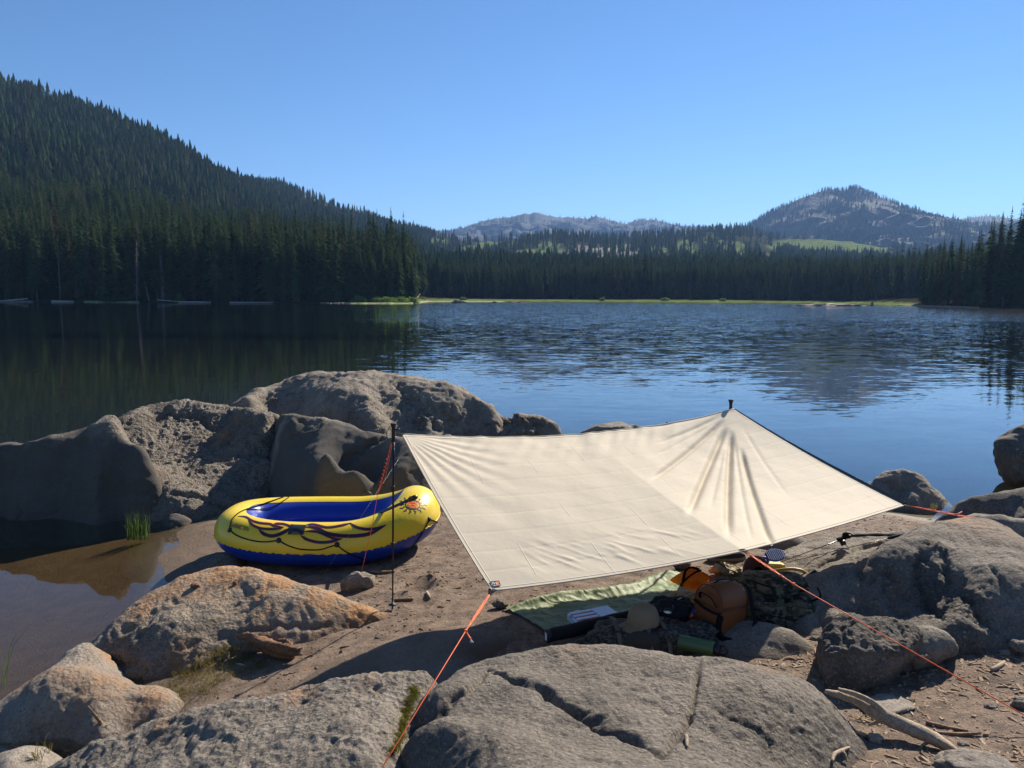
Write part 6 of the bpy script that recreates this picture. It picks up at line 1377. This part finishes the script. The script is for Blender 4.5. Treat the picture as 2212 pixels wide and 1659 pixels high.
m = MB(); branch(m, [dw(*p)-b0 for p in ((1811, 1489, .60), (1850, 1500, .60), (1888, 1520, .575), (1915, 1545, .53))], [.009, .013, .015, .016], 10, .1, 2); m.build('fork', M_DRIFT, root)
m = MB(); branch(m, [dw(*p)-b0 for p in ((1912, 1545, .52), (1895, 1560, .48), (1876, 1566, .45))], [.016, .011, .005], 8, .15, 3, 12); branch(m, [dw(*p)-b0 for p in ((2072, 1622, .47), (2110, 1640, .46), (2150, 1648, .46), (2200, 1662, .46))], [.012, .008, .007, .004], 8, .15, 4, 16); branch(m, [dw(*p)-b0 for p in ((2010, 1600, .46), (1990, 1612, .44), (1982, 1622, .43))], [.010, .006, .003], 8, .15, 5, 10); m.build('side_twig', M_DRIFT, root)
def stick_(pts, r, label, seed=0, mat=None, name='stick', group=None, z=None):
    w_ = [H(*p[:2], p[2] if len(p) > 2 else r) for p in pts]; root_ = w_[0].copy(); m = MB(); branch(m, [q_-root_ for q_ in w_], [r*.7, r, r*.9, r*.5], 7, .15, seed, 14); o = m.build(name, mat or M_STICK, label=label, cat='stick', group=group); o.location = root_; return o
stick_([(2000, 1563), (2040, 1574), (2091, 1583)], .010, 'straight brown stick behind the driftwood branch, upper of two', 1)
stick_([(2021, 1586), (2070, 1590), (2118, 1588)], .010, 'brown stick behind the driftwood branch, lower of two', 2)
stick_([(1851, 1585), (1868, 1594), (1885, 1603)], .012, 'flat pale splinter of wood in front of the driftwood branch', 3, M_DRIFT)
stick_([(2141, 1452), (2156, 1444), (2170, 1434)], .014, 'pale thick wood chip on the dirt right of the big boulders', 4, M_DRIFT)
o = stick_([(1798, 1650), (1802, 1634), (1818, 1626), (1835, 1618)], .010, 'small pale forked root at the bottom edge, right of the foreground boulder', 5, M_DRIFT); m = MB(); p0, p1 = H(1818, 1626, .01), H(1830, 1650, .01); branch(m, [Vector((0, 0, 0)), (p1-p0)*.5+Vector((0, 0, .01)), p1-p0], [.009, .006, .003], 7, .15, 8, 10); f_ = m.build('fork', M_DRIFT, o); f_.location = p0-o.location
stick_([(2090, 1610), (2110, 1625), (2135, 1640)], .006, 'thin dark twig near the end of the driftwood branch', 6)
stick_([(802, 1238), (825, 1239), (853, 1238)], .014, 'weathered stick beside the pointed stone at the left trekking pole', 7, M_STICK)
stick_([(852, 1299), (872, 1298), (893, 1297)], .013, 'short stick beside the foot of the left trekking pole', 8, M_STICK)
stick_([(921, 1281), (925, 1288), (930, 1296)], .012, 'orange wood chip right of the left trekking pole', 9, M_DRIFT)
stick_([(511, 1436), (520, 1438), (529, 1440)], .008, 'small pale wood chip on the dirt below the rotten log', 10, M_DRIFT)
stick_([(1482, 1592), (1483, 1600), (1484, 1618)], .009, 'sliver of wood lodged in the crack of the centre foreground boulder', 11, M_DRIFT)
q0 = P(229, 1592, z=.0); root = empty('twig', q0, 'crooked brown twig standing upright in the puddle at the bottom left', 'twig'); m = MB(); branch(m, [Vector((0, 0, -.03)), P(222, 1570, Y=q0.y)-q0, P(205, 1545, Y=q0.y-.02)-q0, P(190, 1525, Y=q0.y-.03)-q0], [.014, .012, .008, .004], 8, .2, 3, 18); m.build('stem', M_STICK, root); m = MB(); branch(m, [P(222, 1574, Y=q0.y)-q0, P(232, 1566, Y=q0.y)-q0], [.006, .002], 6, .1, 4, 6); branch(m, [P(226, 1582, Y=q0.y)-q0, P(215, 1580, Y=q0.y)-q0], [.006, .002], 6, .1, 4, 6); m.build('side_shoot', M_STICK, root)
# rotten log slab
lc = H(582, 1408); root = empty('rotten_log', lc, 'broken piece of rotten reddish log lying in front of the orange stained rock', 'log')
for k, (pts, r, fl_) in enumerate(([((530, 1372, .24), (570, 1388, .25), (615, 1402, .24), (648, 1410, .22)), .035, .5], [((545, 1382, .20), (590, 1402, .20), (635, 1418, .18)), .04, .6], [((515, 1378, .22), (535, 1374, .25), (560, 1382, .27)), .02, .5], [((600, 1384, .27), (618, 1390, .27), (632, 1400, .25)), .022, .7])):
    m = MB(); branch(m, [P(*p[:2], z=p[2]-.03)-lc for p in pts], [r*.5, r, r, r*.6], 12, .28, 20+k, 26); m.build(('bark_plank', 'heartwood', 'loose_bark', 'splinter')[k], M_ROT, root)
stone('tiny brown stone on the orange stained rock', 421, 1268, (.03, .02, .018), M_ROT, 31, name='pebble', cat='pebble')
stone('small dark chip on top of the orange stained rock', 508, 1262, (.018, .014, .014), M_ROT, 32, name='pebble', cat='pebble')
stone('pale knotted wood knob beside the driftwood branch', 1890, 1600, (.035, .03, .02), M_DRIFT, 34, name='wood_knob', cat='wood')
stone('low pale stone flush with the dirt behind the driftwood branch', 1915, 1528, (.14, .09, .02), M_GRANP, 35, rz=.4)
stone('grey stone at the bottom edge of the photo, under the driftwood twig', 2100, 1668, (.16, .10, .05), M_GRANP, 36)
stone('small grey stone at the right edge beside the long guy line', 2212, 1530, (.05, .04, .035), M_GRAN, 37)
stone('dark chip of rock left of the far right dirt path', 1905, 1589-40, (.03, .03, .02), M_GRAND, 38, name='pebble', cat='pebble')
for k, (x, y, s) in enumerate(((2205, 1400, .06), (2170, 1412, .03), (1990, 1418, .03), (1760, 1382, .03), (2140, 1530, .03), (2080, 1610, .025))):
    stone(('rounded stone at the foot of the big right boulder, at the photo edge', 'small chip at the foot of the big right boulder', 'little stone tucked under the wedged grey rock', 'little stone between low rock and angular boulder', 'lone pebble on the dirt right of the orange line', 'dark pebble beyond the two brown sticks')[k], x, y, (s, s*.8, s*.5), M_GRAN, 60+k, name='pebble', cat='pebble')
# ---- grass
def blades(name, mat, spots, n, L, seed, spread, lean=.35, w_=.003, **kw):
    r2 = np.random.RandomState(seed); m = MB()
    for k in range(n):
        c = spots[r2.randint(len(spots))]; p = Vector((c.x+r2.normal()*spread, c.y+r2.normal()*spread, c.z)); a = r2.uniform(0, 6.28); l_ = L*r2.uniform(.45, 1.1); d = Vector((math.cos(a), math.sin(a), 0))*l_*lean*r2.uniform(.2, 1.3); s = Vector((-math.sin(a+1), math.cos(a+1), 0))*w_
        q_ = [p, p+d*.35+Vector((0, 0, l_*.6)), p+d+Vector((0, 0, l_*(1-.3*r2.rand())))]; V = [q_[0]-s, q_[0]+s, q_[1]-s*.8, q_[1]+s*.8, q_[2]]; m.add(V, [(0, 1, 3, 2), (2, 3, 4)], smooth=False)
    return m.build(name, mat, **kw)
def grassm(name, a, b_):
    t = NT(name); c = t.mix(t.noise(14, 3, .6, t.coord()).outputs[0], a, b_); d = t.n('BsdfDiffuse', {'Color': c}); tr = t.n('BsdfTranslucent', {'Color': c}); t.set(t.out.inputs[0], t.n('MixShader', {0: .45, 1: d.outputs[0], 2: tr.outputs[0]}).outputs[0]); return t.m
M_GR = grassm('green_blades', (.07, .12, .025), (.14, .20, .055)); M_DG = grassm('dry_moss_grass', (.16, .13, .03), (.25, .20, .06)); M_MOSS = grassm('moss', (.10, .115, .018), (.20, .17, .035))
gs = [P(x, 1166, z=-.02) for x in range(278, 320, 3)]
blades('grass_tuft', M_GR, gs, 90, .40, 1, .012, .22, .0028, label='tuft of bright green reeds growing out of the shallow cove', cat='grass')
blades('reed', M_GR, [P(8, 1492, z=.05), P(4, 1480, z=.05)], 4, .42, 5, .02, .5, .0022, label='few long thin reeds at the left edge beside the cove', cat='reed')
blades('grass_tuft', M_DG, [hit(x, y) for x, y in ((85, 1640), (75, 1645), (105, 1625))], 26, .10, 6, .012, .8, .0018, label='sparse dry grass beside the small pale rock in the bottom left corner', cat='grass')
gsp = [hit(x, y) for x, y in ((385, 1480), (410, 1450), (440, 1430), (470, 1410), (500, 1400), (430, 1470), (470, 1450), (510, 1430), (540, 1420), (400, 1500), (450, 1490), (520, 1450), (480, 1470), (560, 1440))]
o = blades('dry_grass', M_DG, gsp, 3400, .030, 7, .055, 1.4, .0016, kind='stuff', label='matted dry yellow-green grass below the orange stained rock', cat='grass')
gsp = [hit(x, y, -.004) for x, y in ((893, 1500), (884, 1512), (880, 1530), (874, 1548), (868, 1560), (866, 1575), (862, 1590), (856, 1605), (850, 1620), (872, 1535), (890, 1490))]
blades('moss', M_MOSS, gsp, 2600, .022, 8, .014, 1.1, .0013, kind='stuff', label='yellow-green moss filling the cleft between the two foreground boulders', cat='moss')
# ---- loose litter on the dirt: bark chips, needles and grit, beyond counting
def chips(name, n, seed, area, smin, smax, mat, label, zr=(.03, 9), flat=.35):
    r2 = np.random.RandomState(seed); X = r2.uniform(area[0], area[1], n*2); Y = r2.uniform(area[2], area[3], n*2); Z = ground_z(X, Y); ok = (Z > zr[0]); X, Y, Z = X[ok][:n], Y[ok][:n], Z[ok][:n]; V = []; F = []
    cl = pnoise(np.stack([X*1.7, Y*1.7, X*0], -1))
    for x, y, z, c_ in zip(X, Y, Z, cl):
        if r2.rand() > .55+c_: continue
        s = smin*(smax/smin)**(r2.rand()**2.2); a = r2.uniform(0, 6.28); el = r2.uniform(1, 4); ca, sa = math.cos(a), math.sin(a); n0 = len(V); b_ = s*r2.uniform(.25, .6); h_ = s*flat*r2.uniform(.4, 1)
        for (u_, v_) in ((-1, -.7), (1, -1), (.8, .9), (-.9, 1)):
            xx, yy = u_*s*el*.5, v_*b_; V.append((x+ca*xx-sa*yy, y+sa*xx+ca*yy, z-.002))
        for (u_, v_) in ((-.7, -.4), (.8, -.6), (.6, .5), (-.6, .7)):
            xx, yy = u_*s*el*.5, v_*b_; V.append((x+ca*xx-sa*yy, y+sa*xx+ca*yy, z+h_*r2.uniform(.6, 1.2)))
        F += [(n0, n0+3, n0+2, n0+1), (n0+4, n0+5, n0+6, n0+7)]+[(n0+i, n0+(i+1) % 4, n0+4+(i+1) % 4, n0+4+i) for i in range(4)]
    me = npmesh(name, V, np.array(F), smooth=False); link(name, me, None, mat, kind='stuff', label=label, cat='litter')
chips('wood_chips', 14000, 1, (1.2, 4.6, 2.6, 4.9), .004, .030, M_STICK, 'scattered bark chips and wood splinters on the dirt at the bottom right')
chips('pale_chips', 6500, 2, (1.2, 4.6, 2.6, 4.9), .003, .022, M_DRIFT, 'pale splinters among the bark chips on the dirt')
chips('grit', 15000, 3, (-2.6, 4.5, 3.6, 8.9), .003, .018, M_GRAND, 'grit, needles and small stones on the trodden dirt', flat=.6)
chips('dark_litter', 6500, 4, (-1.6, 4.2, 4.4, 8.6), .004, .026, M_ROT, 'dark twigs and bark bits on the trodden dirt')
# ================================================================ far shore details
def fs(px_, dy=0.0):
    sh = float(np.interp(px_, _tab[:, 0], _tab[:, 1])); Y = sh+dy; return Vector((float(pxY_to_X(px_, Y)), Y, max(.1, float(hill_z(px_, Y)))))
def shore_log(a, b_, dy, r, label, z0=0, z1=0):
    p0, p1 = fs(a, dy), fs(b_, dy); p0.z = .25+z0; p1.z = .25+z1; m = MB(); branch(m, [Vector((0, 0, 0)), (p1-p0)*.5, p1-p0], [r, r*.9, r*.6], 7, .1, 3, 8); o = m.build('shore_log', M_WLOG, label=label, cat='log', group='bleached logs along the far shore'); o.location = p0
M_WLOG = cmat('bleached_log', (.36, .335, .30), .85, .25, 3)
shore_log(111, 159, -2, .32, 'bright white log lying at the waterline on the left far shore'); shore_log(495, 548, -2, .2, 'flat white log at the waterline at the start of the tree stand, left shore'); shore_log(858, 912, -1, .2, 'thin pale log at the waterline in front of the willow bushes')
shore_log(540, 590, -1, .18, 'pale log at the foot of the dark spruces left of the forward spruce'); shore_log(385, 455, -1, .25, 'long pale log on the left shore right of the dead trees'); shore_log(893, 907, 2, .11, 'white dead trunk leaning up to the right at the end of the bushes', 0, 3.2); shore_log(0, 60, 1, .25, 'tangle of pale logs at the left edge of the far shore', 0, .8)
shore_log(340, 400, 0, .16, 'crossed pale log under the dead trees', .6, 0)
def bush(px_, dy, w_, h_, label, seed, mat, name='bush', group='bushes along the far shore'):
    c = fs(px_, dy); r2 = np.random.RandomState(seed); root = empty(name, c, label, 'bush', group); n = 900; V = []; F = []
    u = r2.normal(size=(n, 3)); u /= np.linalg.norm(u, axis=1)[:, None]; u[:, 2] = np.abs(u[:, 2]); rr = r2.uniform(.55, 1, n)*(1+.3*pnoise(u*2.3+seed)); p = u*rr[:, None]*np.array([w_, w_*.7, h_])
    for q_ in p:
        s = .28; d1 = r2.normal(size=3)*s; d2 = r2.normal(size=3)*s; k = len(V); V += [q_, q_+d1, q_+d2]; F.append((k, k+1, k+2))
    link('foliage', npmesh('foliage', V, np.array(F), smooth=False), root, mat); m = MB()
    for k in range(5): a = k*1.3; m.tube([(0, 0, -.2), (w_*.4*math.cos(a), w_*.3*math.sin(a), h_*.6)], [.08, .03], 5)
    m.build('stems', M_BARK, root)
M_WIL = grassm('willow_leaves', (.11, .19, .045), (.17, .26, .065)); M_WILD = grassm('dull_leaves', (.06, .075, .03), (.09, .10, .045))
bush(774, -3, 2.8, 2.6, 'rounded green willow bush at the left end of the shoreline bushes', 1, M_WIL)
for k, (x, w_) in enumerate(((812, 3.0), (838, 3.6), (866, 3.2), (888, 2.4))): bush(x, -2, w_, 2.1, ('long low green willow bush, second from the left at the shore', 'long low green willow bush, middle of the shoreline row', 'green willow bush left of the leaning white trunk', 'small green willow bush beside the leaning white trunk')[k], 2+k, M_WIL)
bush(250, -1, 4.2, 1.7, 'grey-green low bush in front of the dead trees on the left shore', 8, M_WILD); bush(388, 3, 1.3, 2.2, 'small bright green shrub right of the dead trees', 9, M_GR); bush(1000, 12, 2, 1.3, 'small low bush on the green flats, left of the middle', 10, M_WIL); bush(1435, 16, 2.4, 1.5, 'round low bush on the green flats in the middle of the far shore', 11, M_WIL)
bush(1560, 14, 2.0, 1.2, 'small bush on the right part of the green flats', 12, M_WIL); bush(1300, 10, 1.5, 1.4, 'little bush near the gap in the green flats', 13, M_WIL)
def shore_patch(name, x0, x1, y0, y1, mat, label, z=.28, seed=0, kind='structure'):
    r2 = np.random.RandomState(seed); xs = np.linspace(x0, x1, 60); rows = []
    for i, x in enumerate(xs):
        e = math.sin(math.pi*i/59)**.4; j = fbm(np.array([[i*.12, seed, 0.]]), 3)[0]; c = fs(x, 0); near = y0-(abs(j)*4)*e; far_ = y0+(y1-y0)*e
        row = []
        for k, f in enumerate((0, .1, .5, 1)): Y = c.y+near+(far_-near)*f; row.append((float(pxY_to_X(x, Y)), Y, (-.4, z*.5, z, z)[k]+.06*j))
        rows.append(row)
    m = MB(); m.grid(np.array(rows)); o = m.build(name, mat, label=label, cat='shore'); o['kind'] = kind
t = NT('shore_grass'); n = t.noise(.35, 5, .65, t.wpos()).outputs[0]; M_SG = t.done(t.mix(t.ramp(n, [(.38, (0, 0, 0)), (.6, (1, 1, 1))]), (.13, .22, .04), (.22, .19, .10)), .9)
t = NT('shore_sand'); n = t.noise(.5, 5, .65, t.wpos()).outputs[0]; M_SS = t.done(t.mix(n, (.13, .10, .07), (.30, .24, .17)), .9)
shore_patch('shore_bank', 745, 935, -8, 6, M_SG, 'green bank under the willow bushes', .4, 1)
shore_patch('shore_bank', 905, 1090, -30, 6, M_SG, 'low green spit reaching into the lake', .25, 2)
shore_patch('shore_bank', 180, 300, -3, 3, M_SG, 'green bank under the dead trees', .45, 3)
shore_patch('shore_bank', -20, 70, -3, 3, M_SS, 'sandy bank at the left end of the far shore', .4, 4)
shore_patch('shore_bank', 690, 760, -3, 3, M_SS, 'sandy bank left of the willow bushes', .3, 6)
shore_patch('shore_bank', 1941, 2115, -5, 4, M_SS, 'sandy bank below the right stand of trees', .3, 5)
def islet(px_, Y, w_, d_, h_, label, mat, seed, name='islet'):
    X = float(pxY_to_X(px_, Y)); m = MB()
    def f(T, H_):
        c_ = np.cos(H_); n = np.stack([np.cos(T)*c_, np.sin(T)*c_, np.sin(H_)], -1); r_ = 1+fbm(n*2.2+seed, 4)*.5; return n*np.array([w_, d_, h_])*r_[..., None]
    m.blob(f, 90, 20); o = m.build(name, mat, label=label, cat='rocks'); o.location = (X, Y, 0)
islet(1800, 255, 10, 3, .7, 'low gravel islet in the lake before the right end of the far shore', M_SS, 1); islet(1735, 262, 5, 1.2, .3, 'dark stony tip left of the gravel islet', M_GRAND, 2)
islet(990, 310, 2.6, 1.5, .9, 'dark rock pile in the lake off the green spit', M_GRAND, 3, 'rock'); islet(1068, 312, .9, .8, .5, 'single small dark rock in the lake right of the rock pile', M_GRAND, 4, 'rock'); islet(1113, 312, 4.5, 1, .35, 'pale line of rocks at the lake surface off the spit', M_GRANP, 5, 'rock')
sx0 = Vector((float(pxY_to_X(1883, 262)), 262, 0)); m = MB(); branch(m, [(0, 0, -.5), (0, 0, .5), (.1, 0, 1.3)], [.6, .45, .3], 9, .2, 2, 10); o = m.build('tree_stump', M_SNAG, label='dark stump standing in the lake right of the gravel islet', cat='stump'); o.location = sx0
# yellow leaf on the right guy line, thin fishing line across the cove side
m = MB(); lp = P(2016, 1100, z=.10); m.grid(np.array([[(-.03, 0, 0), (-.035, .01, .06)], [(0, .02, 0), (0, .0, .075)], [(.03, 0, 0), (.03, .01, .05)]])); m.build('leaf', cmat('yellow_leaf', (.62, .52, .12), .6), label='yellow butterfly-shaped leaf at the water edge by the right guy line', cat='leaf').location = lp
root = empty('fishing_line', P(700, 1240, z=.45), 'hair-thin line running over the boat toward the trekking pole', 'fishing line'); m = MB(); e0 = P(700, 1240, z=.45); m.tube([Vector((0, 0, 0)), P(862, 990, Y=6.6)-e0], .0007, 4); m.build('line', cmat('clear_line', (.35, .35, .35), .3), root)
# ================================================================ haze
t = NT('thin_haze'); v = t.n('VolumePrincipled', {'Color': (.27, .48, .92), 'Density': HAZE, 'Anisotropy': .25}); t.set(t.out.inputs['Volume'], v.outputs[0])
m = MB(); m.box((0, 3000, 330), (9000, 9000, 700)); hz = m.build('haze', t.m, kind='stuff'); hz['label'] = 'thin blue haze in the air over the lake and hills'; hz['category'] = 'haze'
